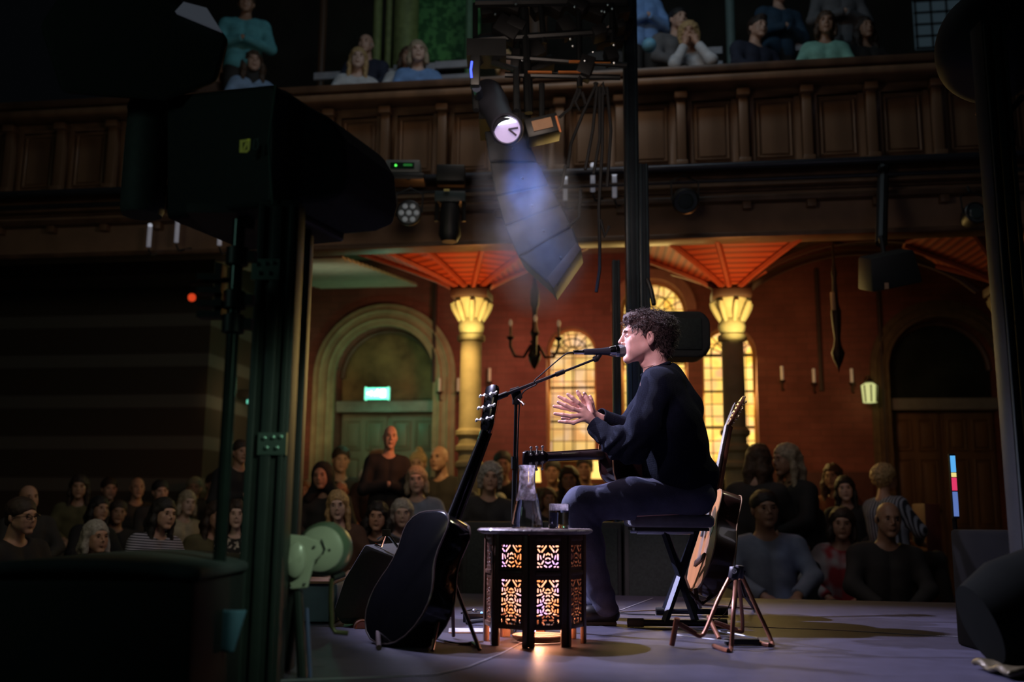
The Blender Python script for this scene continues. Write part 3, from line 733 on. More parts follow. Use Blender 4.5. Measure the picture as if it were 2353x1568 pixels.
o.parent = rp; o.matrix_parent_inverse = Matrix.Identity(4); o.location = q - rp.location
o['label'] = 'small glowing red lamp on the clamp arm'
# bars at left centre: flight case dark
fc = empty('flight_case', (-2.0, 2.5, 0), label='large black draped box in the lower left corner in front of the audience', cat='case')
a = at(0, 1310, 2.5); b = at(452, 1330, 2.5)
MB().box(((a.x - .3 + b.x) / 2 + 2.0, .35, a.z / 2 - .01), (b.x - a.x + .3, .7, a.z - .02)).build('body', M('case_black', (.010, .012, .013), .75), fc, bevel=.02)
lid = sdfobj('draped_cloth', lambda p: smax(np.abs(p[..., 2] - (a.z - .01) + .02 * np.sin(p[..., 0] * 5)) - .018, np.maximum(np.abs(p[..., 0] - (a.x - .3 + b.x) / 2 - 2.0) - (b.x - a.x + .3) / 2 - .012, np.abs(p[..., 1] - .35) - .37), .02), (-1.2, -.1, a.z - .1), (2.2, .8, a.z + .1), .02, M('drape_grey', (.05, .06, .065), .85, 0, .2, 8, .2, 60), fc)

# ---- rear pole pair (house towers) behind the man
def stand_mast(px, py, pyb, Yd, w, label, top=True, zt=None):
    p = at(px, py, Yd); r = empty('rigging_tower', (p.x, Yd, 0), label=label, cat='tower')
    H_ = zt or p.z; m = MB(); m.box((0, 0, H_ / 2), (w, w, H_)); m.build('mast', M('mast_blue_black', (.03, .04, .05), .4, .4), r, bevel=.006)
    s = MB()
    for dx in (-.3, .28): s.box((dx * w, -w / 2 - .005, H_ / 2), (w * .14, .012, H_))
    s.build('rails', M('rail_blue', (.05, .075, .09), .35, .5), r)
    b = MB().box((0, 0, .03), (.5, .5, .06)); b.build('foot_plate', BLK, r, bevel=.01)
    return r
stand_mast(1446, 0, 0, 6.9, .10, 'tall dark rigging tower behind the seated man rising out of the top of the frame', zt=6.0)
stand_mast(1478, 440, 0, 6.85, .07, 'dark inner mast close right of the tall rigging tower, behind the man\'s head', zt=at(1478, 380, 6.85).z)
stand_mast(1415, 620, 0, 7.2, .06, 'shorter dark mast left of the tall rigging tower, beside the middle lit window', zt=at(1415, 600, 7.2).z)
# loudspeaker behind the head
q = at(1567, 775, 6.6)
s = empty('loudspeaker', q, label='black rounded loudspeaker mounted right behind the seated man\'s head', cat='loudspeaker')
f = lambda p: smax(np.max(np.abs(p) - np.array([.15, .10, .135]), -1), (p[..., 0] * .75 + np.abs(p[..., 2]) * .66) - .175, .03) - .02
ca = sdfobj('cabinet', f, (-.3, -.2, -.25), (.3, .2, .25), .008, BOX, s)
MB().box((0, -.122, -.0), (.22, .012, .21)).build('grille', GRILL, s, bevel=.004)
MB().tube([(-.15, .0, .0), (-.24, .10, 0), (-.29, .22, 0)], .02, 8).build('wall_arm', BLK, s)
# strap above it
o = MB().tube([at(1487, 640, 6.7), at(1496, 665, 6.7), at(1503, 700, 6.65)], .016, 8).build('cable_strap', BLK); tag(o, 'short dark cable strap hanging in front of the tall arched window top', 'cable')

# hung loudspeaker at right
q = at(2040, 620, 7.8)
s = empty('loudspeaker', q, label='dark boxy loudspeaker hung under the balcony at right, tilted down', cat='loudspeaker')
R = Matrix.Rotation(math.radians(-12), 3, 'Y') @ Matrix.Rotation(math.radians(18), 3, 'X')
MB().box((0, 0, 0), (.42, .3, .27), R, .85).build('cabinet', BOX, s, bevel=.02)
MB().tube([(0, .05, .1), (0, .1, .30), at(2025, 556, 8.2) - q], .02, 8).build('yoke', BLK, s)
MB().box(R @ Vector((-.1, -.17, -.1)), (.03, .01, .05)).build('label_plate', M('label_tan', (.4, .25, .15), .5), s)
q = at(2040, 400, 8.3); q0 = at(2040, 380, 8.3)
o = MB().tube([at(2030, 375, 8.6), at(2025, 560, 8.2)], .05, 10).build('drop_post', BLK); tag(o, 'dark vertical post from the balcony to the hung loudspeaker at right', 'post')

# ---- line array (stack of wedge cabinets curving down)
la = empty('line_array', at(1170, 330, 6.4), label='tall dark curved line array of stacked cabinets hanging below the bright stage lamp', cat='loudspeaker array')
edge = [((1112, 300), (1205, 300)), ((1124, 372), (1235, 372)), ((1138, 450), (1262, 425)), ((1158, 520), (1290, 470)), ((1190, 590), (1316, 520)), ((1270, 662), (1334, 572))]
LAM = M('array_blue_black', (.020, .026, .036), .55, 0, .15, 20)
for i in range(5):
    (l0, r0), (l1, r1) = edge[i], edge[i + 1]
    f_ = [rel(la, at(*q, 6.4)) for q in (l0, r0, r1, l1)]
    cen = sum(f_, Vector()) / 4; f_ = [cen + (q - cen) * .985 for q in f_]
    bk = [q + Vector((.05, .42, .02)) for q in f_]
    m = MB().add(f_ + bk, [(0, 1, 2, 3), (7, 6, 5, 4), (0, 4, 5, 1), (1, 5, 6, 2), (2, 6, 7, 3), (3, 7, 4, 0)])
    cb = m.build('cabinet', LAM, la, smooth=False, bevel=.012)
    l = (f_[3] + f_[2]) / 2
    MB().tube([f_[3] + Vector((.03, -.008, .01)), l + Vector((0, -.008, .01))], .005, 6).build('pin_rail', BLK, cb)
    MB().ball(cen + Vector((.03, -.006, -.02)), .010, 8).build('fixing_bolt', STEEL, cb)
fr = [rel(la, at(*q, 6.36)) for q in ((1256, 640), (1325, 556), (1336, 572), (1272, 664))]
m = MB().add(fr + [q + Vector((.04, .36, .0)) for q in fr], [(0, 1, 2, 3), (7, 6, 5, 4), (0, 4, 5, 1), (1, 5, 6, 2), (2, 6, 7, 3), (3, 7, 4, 0)]); m.build('front_grille', M('array_grille', (.05, .035, .035), .6), la, bevel=.006)
MB().box(rel(la, at(1158, 292, 6.6)), (.34, .4, .05)).build('flying_frame', BLK, la)

# ---- stage lamp (moving head) above it
c0 = at(1165, 303, 5.9)
sl = empty('stage_light', c0, label='black moving stage light with a glowing white violet lens, centre top', cat='stage light')
ax = Vector((.16, -.62, -.5)).normalized()
tt = at(1115, 170, 5.95) - c0
back = Vector((tt.x, .30, tt.z)); axn = (-back).normalized()
R = axn.to_track_quat('Z', 'Y').to_matrix()
Lb = back.length
MB().lathe([(.0, -Lb), (.085, -Lb), (.10, -Lb + .04), (.10, -Lb * .62), (.088, -Lb * .5), (.088, -.10), (.095, -.03), (.095, .0), (.082, .0), (.078, -.03)], n=32, R=R, caps=False).build('lamp_body', M('lamp_body_black', (.014, .015, .022), .5), sl)
lensR = Vector((-.10, -.93, -.35)).normalized().to_track_quat('Z', 'Y').to_matrix()
fc_ = Vector((0, -.04, 0))
MB().lathe([(.10, -.06), (.10, .0), (.088, .01), (.082, -.004)], fc_, 32, lensR, caps=False).build('lens_ring', M('lens_ring_black', (.02, .02, .03), .3), sl)
ls = MB().lathe([(0, -.02), (.082, -.02), (.082, -.012), (0, -.006)], fc_, 32, lensR).build('lens', M('lens_violet', (.3, .25, .4), .1, emis=(.62, .50, .85), estr=.55), sl, smooth=True)
lb_ = MB()
seg = [(.074 * math.cos(a), .074 * math.sin(a)) for a in np.linspace(math.radians(35), math.radians(160), 14)]
lb_.prism(seg, .0, .004, lambda a, b, h: fc_ + lensR @ Vector((a, b, h))); lb_.build('bright_reflector', M('lens_bright', (.8, .8, .8), .1, emis=(.85, .95, 1.0), estr=5), ls)
vv = MB()
for a in (-.6, .1): vv.tube([fc_ + lensR @ Vector((.01, .0, .003)), fc_ + lensR @ Vector((.07 * math.cos(a), .07 * math.sin(a), .003))], .007, 5)
vv.build('lens_vane', M('vane_dark', (.05, .04, .07), .4), ls)
yk = MB(); 
for s in (-1, 1):
    yk.tube([(s * .13 + back.x * .5, back.y * .5, back.z * .5), (s * .14 + back.x * .6, back.y * .8, back.z + .12), (back.x + s * .04, back.y, back.z + .2)], .022, 8)
yk.box((back.x, back.y, back.z + .26), (.26, .2, .12)); yk.build('yoke', BLK, sl)
bl = at(1084, 160, 5.85) - c0
b = MB(); b.tube([bl + Vector((0, 0, -.055)), bl + Vector((-.006, 0, 0)), bl + Vector((0, 0, .055))], .007, 8); o = b.build('status_light', M('blue_led', (.02, .03, .4), .3, emis=(.06, .10, 1.0), estr=2.5), sl); o['label'] = 'narrow glowing blue strip light'
MB().box(bl + Vector((.02, .04, 0)), (.06, .08, .2)).build('base_box', BLK, sl, bevel=.01)
MB().tube([c0 * 0 + bl + Vector((.03, .05, -.1)), Vector((back.x * .8 - .06, back.y * .8, back.z * .75))], .03, 8).build('yoke_arm', M('arm_blue', (.03, .04, .07), .3, .5), sl)
# the beam: smoke drifting in the lamp's light
spot('smoke_beam', at(1168, 300, 5.75) + Vector((.02, -.1, .02)), at(1232, 520, 6.1), 90, (.15, .33, 1.0), 44, 1.0, .05)
sm = bpy.data.materials.new('smoke_haze'); sm.use_nodes = True; nt = sm.node_tree; nt.nodes.clear()
out = nt.nodes.new('ShaderNodeOutputMaterial'); vs = nt.nodes.new('ShaderNodeVolumeScatter'); vs.inputs['Color'].default_value = (.75, .82, 1, 1); vs.inputs['Anisotropy'].default_value = .1
tc = nt.nodes.new('ShaderNodeTexCoord'); nn_ = nt.nodes.new('ShaderNodeTexNoise'); nn_.inputs['Scale'].default_value = 3.2; nn_.inputs['Detail'].default_value = 3
nt.links.new(tc.outputs['Object'], nn_.inputs[0])
ln_ = nt.nodes.new('ShaderNodeVectorMath'); ln_.operation = 'LENGTH'; mp = nt.nodes.new('ShaderNodeMapping'); mp.inputs['Scale'].default_value = (2.6, 2.6, 1.55)
nt.links.new(tc.outputs['Object'], mp.inputs[0]); nt.links.new(mp.outputs[0], ln_.inputs[0])
r1 = nt.nodes.new('ShaderNodeMapRange'); r1.inputs[1].default_value = 1.0; r1.inputs[2].default_value = .15; r1.inputs[3].default_value = 0; r1.inputs[4].default_value = 1
nt.links.new(ln_.outputs['Value'], r1.inputs[0])
r2 = nt.nodes.new('ShaderNodeMapRange'); r2.inputs[1].default_value = .42; r2.inputs[2].default_value = .68; r2.inputs[3].default_value = .12; r2.inputs[4].default_value = 1.5
nt.links.new(nn_.outputs['Fac'], r2.inputs[0])
mu = nt.nodes.new('ShaderNodeMath'); mu.operation = 'MULTIPLY'; nt.links.new(r1.outputs[0], mu.inputs[0]); nt.links.new(r2.outputs[0], mu.inputs[1])
mu2 = nt.nodes.new('ShaderNodeMath'); mu2.operation = 'MULTIPLY'; mu2.inputs[1].default_value = 3.0; nt.links.new(mu.outputs[0], mu2.inputs[0])
nt.links.new(mu2.outputs[0], vs.inputs['Density']); nt.links.new(vs.outputs[0], out.inputs['Volume'])
o = MB().ball((0, 0, 0), 1, 24, (.44, .34, .60)).build('haze', sm); o.location = at(1222, 520, 5.93); o.rotation_euler = (0, math.radians(-12), 0)
tag(o, 'bluish smoke drifting in the beam under the stage light', 'haze', kind='stuff')

# ---- tangle of fixtures at the top centre
YT = 6.3
tr = empty('hanging_grid', at(1270, 60, YT), label='black hanging lighting grid with bars, clamps and dangling cables at the top centre', cat='rig')
m = MB()
for (x0, y0, x1, y1, r) in ((1092, 8, 1440, 2, .03), (1092, 92, 1405, 72, .026), (1092, 8, 1092, 140, .018), (1405, -10, 1408, 100, .018), (1150, 130, 1440, 150, .02), (1160, 172, 1425, 178, .02), (1205, 20, 1215, 260, .03), (1240, -20, 1250, 100, .02), (1330, -10, 1332, 200, .02)):
    m.tube([rel(tr, at(x0, y0, YT)), rel(tr, at(x1, y1, YT))], r, 8)
    m.tube([rel(tr, at(x0, y0, YT + .5)), rel(tr, at(x1, y1, YT + .5))], r, 8)
m.build('bars', M('grid_bar_black', (.008, .009, .010), .4), tr)
CLB = M('clamp_black', (.006, .006, .007), .6); rr = random.Random(4)
for i in range(26):
    x = rr.uniform(1110, 1430); y = rr.uniform(-10, 165); q = rel(tr, at(x, y, YT + rr.uniform(0, .45)))
    MB().box(q, (rr.uniform(.05, .22), .14, rr.uniform(.05, .14)), Matrix.Rotation(rr.uniform(-.6, .6), 3, 'Y')).build('clamp', CLB, tr, bevel=.006)
m = MB()
for i in range(14):
    x = rr.uniform(1120, 1420); y = rr.uniform(10, 150); q = rel(tr, at(x, y, YT - .08)); MB().ball(q, .010, 8).build('bolt_head', STEEL, tr)
m = MB()
CPS = M('copper_strip', (.55, .18, .05), .4, .3)
for i in range(5):
    x = rr.uniform(1200, 1400); y = 142 + 24 * (i % 2); q = rel(tr, at(x, y, YT - .05)); MB().box(q, (.16, .02, .012)).build('copper_strip', CPS, tr)
m = MB()
for pts in ([(1335, 180), (1332, 215), (1322, 235), (1332, 254), (1346, 240), (1338, 212)], [(1372, 190), (1340, 260), (1312, 330), (1305, 385)], [(1372, 200), (1362, 300), (1345, 390)], [(1378, 200), (1378, 320), (1364, 400)], [(1385, 200), (1384, 340), (1376, 480), (1378, 560), (1378, 620), (1370, 672)],
            [(1366, 190), (1375, 205), (1385, 190), (1390, 215), (1378, 222)], [(1395, 200), (1404, 300), (1395, 430)], [(1285, 270), (1310, 250), (1330, 200)], [(1380, 505), (1390, 545), (1400, 520)], [(1300, 380), (1290, 430), (1270, 446)], [(1200, 120), (1190, 200), (1196, 280)], [(1215, 120), (1222, 210), (1216, 275)], [(1334, 436), (1330, 500), (1305, 522)]):
    P = [rel(tr, at(x, y, YT + .1)) for x, y in pts]; MB().tube(P, .011, 6).build('cable', RUB, tr)
# second fixture right of the lamp
q = at(1245, 300, 6.25); s = empty('stage_light', q, label='small black box fixture with orange edge right of the bright stage lamp', cat='stage light')
MB().box((0, 0, 0), (.22, .2, .13), Matrix.Rotation(-.25, 3, 'Y')).build('housing', BLK, s, bevel=.01)
MB().box((-.0, -.105, 0), (.13, .012, .07), Matrix.Rotation(-.25, 3, 'Y')).build('vent_face', M('vent_orange', (.3, .16, .08), .5), s)
MB().tube([(.09, -.1, .06), (.12, -.1, -.05)], .008, 6).build('edge_strip', M('copper_edge', (.6, .2, .07), .4), s)
MB().tube([(0, 0, .06), (0, .05, .35)], .02, 8).build('hanger', BLK, s)

# ---- lamps on the lighting bar
def bar_hook(root, h):
    MB().tube([(-.06, 0, 0.03), (-.07, 0, h * .7), (0, .03, h), (.07, 0, h * .7), (.06, 0, .03)], .009, 6).build('yoke', BLK, root)
def par(px, py, r, label, tilt, leds, Y=8.7, off=False):
    q = at(px, py, Y); root = empty('par_lamp', q, label=label, cat='stage light'); R = Matrix.Rotation(math.radians(90 + tilt), 3, 'X')
    MB().lathe([(0, -.16), (r * .6, -.16), (r * .9, -.08), (r, -.02), (r, .03), (r * .9, .04), (r * .88, .02)], n=28, R=R, caps=False).build('can', BLK, root)
    MB().lathe([(0, .012), (r * .9, .012), (r * .9, .018), (0, .02)], n=28, R=R).build('front_glass', M('lamp_front_grey', (.07, .09, .10), .3), root)
    e = MB(); pts = [(0, 0)] + [(.6 * r * math.cos(k * PI / 3), .6 * r * math.sin(k * PI / 3)) for k in range(6)]
    if leds == 1: pts = [(0, 0)]
    for a, b in pts: e.lathe([(0, .02), (r * (.22 if leds > 1 else .6), .02), (r * (.18 if leds > 1 else .5), .03), (0, .034)], R @ Vector((a, b, 0)), 14, R)
    e.build('led_lenses', M('led_lens_dark', (.04, .06, .06), .3) if off else M('led_lens_grey', (.45, .5, .52), .2, emis=(.6, .7, .8), estr=.06), root)
    MB().tube([(-r, 0, 0), (-r * 1.05, .02, r * 1.6), (0, .05, r * 2.2), (r * 1.05, .02, r * 1.6), (r, 0, 0)], .008, 6).build('yoke', BLK, root)
    MB().tube([(0, .05, r * 2.1), (0, .1, .28)], .014, 6).build('clamp', BLK, root); return root
par(845, 488, .075, 'small round stage lamp with one pale lens under the balcony bar at left', 4, 1)
par(940, 490, .115, 'round stage lamp with seven pale lenses under the balcony bar', 8, 7)
par(1575, 462, .12, 'dark round stage lamp hanging from the bar right of the tall tower', 30, 1, off=True)
par(2240, 492, .10, 'dim greenish round stage lamp at the far right under the balcony bar', -6, 1, 8.3, off=True)
q = at(1035, 470, 8.7); s = empty('moving_head_lamp', q, label='long black moving head lamp pointing down from the bar, yellow sticker on its top', cat='stage light')
MB().box((0, 0, .27), (.26, .2, .16)).build('base', BLK, s, bevel=.015)
MB().box((0, 0, .05), (.28, .18, .1)).build('bracket', M('bracket_teal', (.03, .05, .055), .4), s, bevel=.01)
MB().tube([(0, -.02, -.02), (0, -.03, -.3), (0, -.03, -.36)], [.085, .10, .07], 18).build('lamp_head', BLK, s)
MB().tube([(-.12, 0, .05), (-.125, 0, -.16)], .02, 8).tube([(.12, 0, .05), (.125, 0, -.16)], .02, 8).build('yoke', BLK, s)
MB().box((-.03, -.105, .10), (.05, .01, .02)).build('sticker', M('sticker_yellow', (.7, .6, .2), .5), s)
q = at(925, 382, 8.75); s = empty('receiver_unit', q, label='small grey electronic unit with a green light on top of the balcony bar', cat='device')
MB().box((0, .1, 0), (.32, .22, .12)).build('case', M('unit_grey', (.13, .15, .15), .4), s, bevel=.012)
MB().box((0.0, -.012, 0), (.22, .01, .06)).build('display', M('unit_display', (.01, .03, .02), .2), s, smooth=False)
o = MB().ball((-.06, -.02, 0), .011, 10).build('power_light', M('green_led', (.05, .5, .05), .3, emis=(.1, 1, .1), estr=1.6), s); o['label'] = 'round glowing green indicator'
MB().box((.05, -.02, .005), (.08, .006, .018)).build('readout', M('green_readout', (.02, .2, .03), .3, emis=(.1, .8, .15), estr=.12), s, smooth=False)
MB().box((0, .1, -.10), (.4, .24, .06)).build('bracket', BLK, s, bevel=.01)

# ---- exit sign
e0 = wq(867, 905, NW - .35)
ex = empty('exit_sign', mat=HM @ Matrix.Translation((wp(867, 905, NW - .35)[0], NW - .35, wp(867, 905, NW - .35)[1])), label='glowing green and white exit sign over the left arched door', cat='sign')
MB().box((0, 0, 0), (.30, .05, .155)).build('light_box', M('exit_green', (.1, .6, .4), .4, emis=(.16, 1.0, .62), estr=1.1), ex, bevel=.006)
MB().box((0, -.03, 0), (.285, .006, .125)).build('sign_face', M('exit_face', (.1, .6, .4), .4, emis=(.25, 1.0, .68), estr=2.2), ex, smooth=False)
pg = MB(); yy = -.036
def bar2(a, b, r): pg.tube([(a[0], yy, a[1]), (b[0], yy, b[1])], r, 6)
pg.prism([(-.13, -.012), (-.075, -.012), (-.075, -.035), (-.045, 0), (-.075, .035), (-.075, .012), (-.13, .012)], yy - .003, yy, lambda a, b, h: (a, h, b))
pg.ball((.012, yy, .042), .011, 8); bar2((.008, .03), (-.005, -.005), .009); bar2((-.005, -.005), (-.028, -.03), .006); bar2((-.005, -.005), (.018, -.028), .006); bar2((.006, .025), (-.02, .012), .005); bar2((.006, .025), (.028, .008), .005)
pg.prism([(.055, -.05), (.115, -.05), (.115, .05), (.055, .05)], yy - .003, yy, lambda a, b, h: (a, h, b))
pg.build('pictogram', M('exit_white', (.9, .9, .9), .4, emis=(.9, 1, .98), estr=5), ex, smooth=False)
MB().box((-.155, -.0, 0), (.02, .07, .175)).box((.155, 0, 0), (.02, .07, .175)).build('end_cap', M('exit_cap', (.5, .7, .6), .4, emis=(.2, 1, .65), estr=.8), ex, bevel=.004)
MB().tube([(0, .02, .08), (0, .1, .1), (0, .34, .1)], .01, 6).build('bracket', BLK, ex)
point('exit_glow', wq(867, 905, NW - .55), 5.5, (.18, 1.0, .60), .08)

# ---- hanging wrought iron candle lights
def candle_drop(px, ytop, ybot, N, label, arms, lit):
    u, z1 = wp(px, ybot, N); _, z0 = wp(px, ytop, N)
    r = empty('candle_chandelier', mat=HM @ Matrix.Translation((u, N, z1)), label=label, cat='chandelier')
    h = z0 - z1; IR = M('wrought_iron', (.025, .018, .022), .5, .3)
    MB().lathe([(.0, .0), (.02, .02), (.06, .10), (.075, .16), (.05, .24), (.03, .30), (.035, .38), (.05, .42), (.03, .48), (.022, .6), (.03, .7), (.05, .74), (.05, .9), (.03, .95), (.02, 1.05), (.02, h)], n=16).build('stem', IR, r)
    for k in range(arms):
        a = k * 2 * PI / arms + .15; c, s = math.cos(a), math.sin(a); R_ = .27
        g = MB().tube([(c * .04, s * .04, .28), (c * .12, s * .12, .14), (c * .22, s * .22, .15), (c * R_, s * R_, .26), (c * R_, s * R_, .34)], .016, 8).lathe([(.02, .33), (.045, .36), (.045, .37), (.0, .37)], (c * R_, s * R_, 0), 10).build('arm', IR, r)
        MB().tube([(c * R_, s * R_, .37), (c * R_, s * R_, .49)], .016, 10).build('candle_tube', M('candle_dull', (.5, .36, .25), .6), g)
        MB().ball((c * R_, s * R_, .53), .028, 10, (.8, .8, 1.5)).build('bulb', M('bulb_dim', (.5, .4, .3), .3, emis=(1, .62, .35), estr=lit), g)
candle_drop(1228, 640, 850, 10.9, 'black wrought iron hanging candle light between left column and middle windows', 4, .12)
def drop2(px, ytop, ybot, N, label):
    u, z1 = wp(px, ybot, N); _, z0 = wp(px, ytop, N)
    r = empty('hanging_lamp', mat=HM @ Matrix.Translation((u, N, z1)), label=label, cat='lamp'); h = z0 - z1
    MB().lathe([(0, 0), (.012, .05), (.05, .14), (.065, .2), (.04, .27), (.03, .34), (.045, .5), (.05, .62), (.03, .7), (.02, .95), (.03, 1.0), (.012, 1.1), (.012, h)], n=14).build('stem', M('iron_brown', (.03, .02, .012), .5, .3), r)
    MB().tube([(-.03, -.05, .62), (-.035, -.05, .80)], .022, 10).build('candle_tube', M('candle_cream', (.55, .42, .25), .6), r)
drop2(1928, 552, 858, 10.0, 'slender dark hanging lamp with a single candle tube at right under the balcony')
def sconce(px, py, label, N=NW - .12, col=(.62, .50, .36)):
    u, z = wp(px, py, N); r = empty('candle_sconce', mat=HM @ Matrix.Translation((u, N, z)), label=label, cat='wall light', group='candle lights on the wall')
    MB().tube([(0, 0, -.09), (0, 0, .09)], .018, 10).build('candle_tube', M('sconce_candle', col, .5, emis=(1, .7, .4), estr=.12), r)
    MB().lathe([(0, -.12), (.03, -.12), (.045, -.09), (.0, -.088)], n=12).tube([(0, 0, -.12), (.0, .02, -.2), (.03, .1, -.2)], .012, 8).build('bracket', M('sconce_iron', (.06, .03, .02), .5, .4), r)
sconce(1010, 885, 'candle light on the wall right of the left arched door')
sconce(1053, 885, 'candle light on the wall just left of the left column shaft')
sconce(1125, 862, 'candle light on the wall just right of the left column shaft')
sconce(1797, 858, 'candle light on the wall right of the rightmost lit window')
sconce(1870, 864, 'candle light on the wall, second right of the rightmost lit window')
sconce(1957, 864, 'candle light on the wall above and left of the small glowing lantern')
def under(px, py, label, h=.10, N=8.95):
    u, z = wp(px, py, N); r = empty('candle_lamp', mat=HM @ Matrix.Translation((u, N, z)), label=label, cat='lamp', group='candle lamps under the balcony edge')
    MB().tube([(0, 0, -h), (0, 0, h)], .022, 10).build('candle_tube', M('lamp_tube', (.55, .55, .6), .4, emis=(.7, .7, .85), estr=.10), r)
    MB().tube([(0, 0, -h - .02), (0.02, .02, -h - .08), (.08, .16, -h - .02)], .01, 6).build('bracket', BLK, r)
    MB().ball((0, 0, h + .02), .024, 8).build('bulb', M('lamp_bulb_cool', (.6, .6, .7), .2, emis=(.8, .85, 1), estr=.35), r)
under(343, 545, 'pale candle lamp under the balcony at far left'); under(407, 528, 'taller pale candle lamp under the balcony, second from left', .13); under(505, 545, 'pale candle lamp beside the left round pole', .08, 8.6)
under(1299, 437, 'pale candle lamp in front of the balcony left of the tall tower'); under(1362, 412, 'pale candle lamp in front of the balcony, middle of the three by the tower', .12); under(1412, 430, 'pale candle lamp in front of the balcony closest to the tall tower', .10)
# small lantern
u, z = wp(1998, 903, NW - .3); r = empty('wall_lantern', mat=HM @ Matrix.Translation((u, NW - .3, z)), label='small glowing greenish glass lantern left of the right arched door', cat='lantern')
MB().lathe([(.0, -.13), (.085, -.12), (.10, .09), (.05, .12), (0, .12)], n=8).build('glass', M('lantern_glass', (.4, .4, .2), .3, emis=(.75, .8, .32), estr=.75), r, smooth=False)
fr = MB()
for k in range(8):
    a = 2 * PI * k / 8; fr.tube([(.088 * math.cos(a), .088 * math.sin(a), -.12), (.103 * math.cos(a), .103 * math.sin(a), .09)], .009, 5)
fr.lathe([(.02, .12), (.06, .13), (.05, .15), (.015, .18), (.015, .22)], n=10); fr.tube([(0, 0, .2), (0, .1, .22), (0, .28, .2)], .01, 6); fr.build('frame', M('lantern_frame', (.08, .06, .03), .5, .5), r)

# ---- right edge: coloured strip display and dark gear
q = at(2193, 1118, 5.9); s = empty('light_strip', q, label='slim upright glowing strip display, blue above, red and blue below, at right', cat='display')
h0 = at(2193, 1047, 5.9).z - q.z; h1 = at(2193, 1188, 5.9).z - q.z
hs_ = h0 - h1
MB().box((0, .012, (h0 + h1) / 2), (.036, .02, hs_ + .02)).build('housing', BLK, s)
for (a, b, col, st_, nm) in ((0, .28, (.10, .42, .85), 1.0, 'blue_segment'), (.28, .36, (.9, .75, .25), .9, 'amber_segment'), (.36, .58, (.9, .05, .16), .8, 'red_segment'), (.59, 1.0, (.14, .24, .62), .7, 'violet_segment')):
    za = h0 - a * hs_; zb_ = h0 - b * hs_
    MB().box((0, -.002, (za + zb_) / 2), (.026, .012, abs(za - zb_) - .004)).build(nm, M(nm, col, .3, emis=col, estr=st_), s, smooth=False)
MB().tube([(0, .03, h1), (0, .03, -q.z)], .014, 8).build('stand_pole', BLK, s)
def darkbox(name, px0, py0, px1, py1, Y, dep, label, cat, mat=BLK, bev=.02):
    a = at(px0, py0, Y); b = at(px1, py1, Y); z0 = b.z
    o = MB().box((0, dep / 2, (a.z - z0) / 2), (b.x - a.x, dep, a.z - z0)).build(name, mat, bevel=bev); o.location = ((a.x + b.x) / 2, Y, z0); tag(o, label, cat); return o
mast('lifting_tower', 2325, 60, 2325, 1560, 3.4, .09, .09, 'dark metal lifting tower along the right edge of the frame', 'tower', bolts=(), mat=BLK)
# dark hanging fixtures, right edge
s = empty('hanging_loudspeaker', at(2270, 110, 4.2), label='dark rounded loudspeaker hanging in the upper right corner', cat='loudspeaker')
f = lambda p: smax(ell(p, (0, 0, 0), (.22, .24, .26)), -(p[..., 0] * .5 + p[..., 2] * .86) - .19, .03)
sdfobj('housing', f, (-.3, -.3, -.35), (.3, .3, .3), .012, M('dark_dome', (.007, .008, .011), .7), s)
MB().tube([(0, 0, .2), (0, .0, .9)], .02, 8).build('hanger', BLK, s)
s = empty('cable_bundle', at(2320, 300, 3.6), label='bundle of dark cables and straps on the right edge tower', cat='cables'); m = MB()
for i in range(7):
    x0 = 2270 + i * 9; m.tube([rel(s, at(x0 - 20 + 10 * math.sin(i), 225 + 12 * i, 3.6)), rel(s, at(x0 + 6, 300, 3.55)), rel(s, at(x0 - 8, 420 + 20 * (i % 3), 3.6)), rel(s, at(x0 + 18, 560, 3.6))], .009, 6)
m.tube([rel(s, at(2290, 290, 3.5)), rel(s, at(2350, 222, 3.5))], .012, 8); m.build('cables', RUB, s)
m = MB()
for x, y in ((2245, 262), (2262, 253), (2268, 262), (2252, 272), (2290, 285)): m.ball(rel(s, at(x, y, 3.58)), .007, 8)
m.build('clip', M('clip_orange', (.5, .16, .05), .4), s)
s = empty('operator_desk', (at(2290, 1400, 3.6).x, 3.75, STAGE), label='dark equipment rack with glinting metal corner at the lower right', cat='rack')
MB().box((.30, 0, .22), (.55, .5, .44)).build('body', M('rack_black', (.003, .003, .003), .95, spec=.05), s, bevel=.015)
o = sdfobj('foil_tray', lambda p: np.abs(p[..., 2] - .02 - .012 * nz(p, 22)) - .012 + 0 * p[..., 0] + np.maximum(0, np.maximum(np.abs(p[..., 0]) - .2, np.abs(p[..., 1]) - .12)) * 2, (-.3, -.2, -.1), (.3, .2, .12), .008, M('crumpled_gold_film', (.09, .075, .04), .4, .3), s); o.location = (.0, -.50, .0)
# person-like dark operator silhouette is a lamp cowl at the right edge
s = empty('spotlight_housing', at(2375, 1390, 3.3), label='dark rounded lamp housing with dull olive and pink reflections, lower right edge', cat='stage light')
MB().lathe([(.0, -.2), (.13, -.19), (.17, -.08), (.17, .1), (.14, .16), (.15, .18)], n=28, R=Matrix.Rotation(math.radians(70), 3, 'Y'), caps=False).build('cowl', M('cowl_dark', (.004, .005, .004), .9, spec=.05), s)
MB().tube([(0, 0, -.1), (0, .05, -.5)], .03, 8).build('stand_post', BLK, s)
MB().lathe([(.0, .0), (.13, .0), (.12, .02), (0, .03)], n=24, R=Matrix.Rotation(math.radians(70), 3, 'Y')).build('lens', M('cowl_lens', (.01, .007, .007), .6, spec=.1), s)

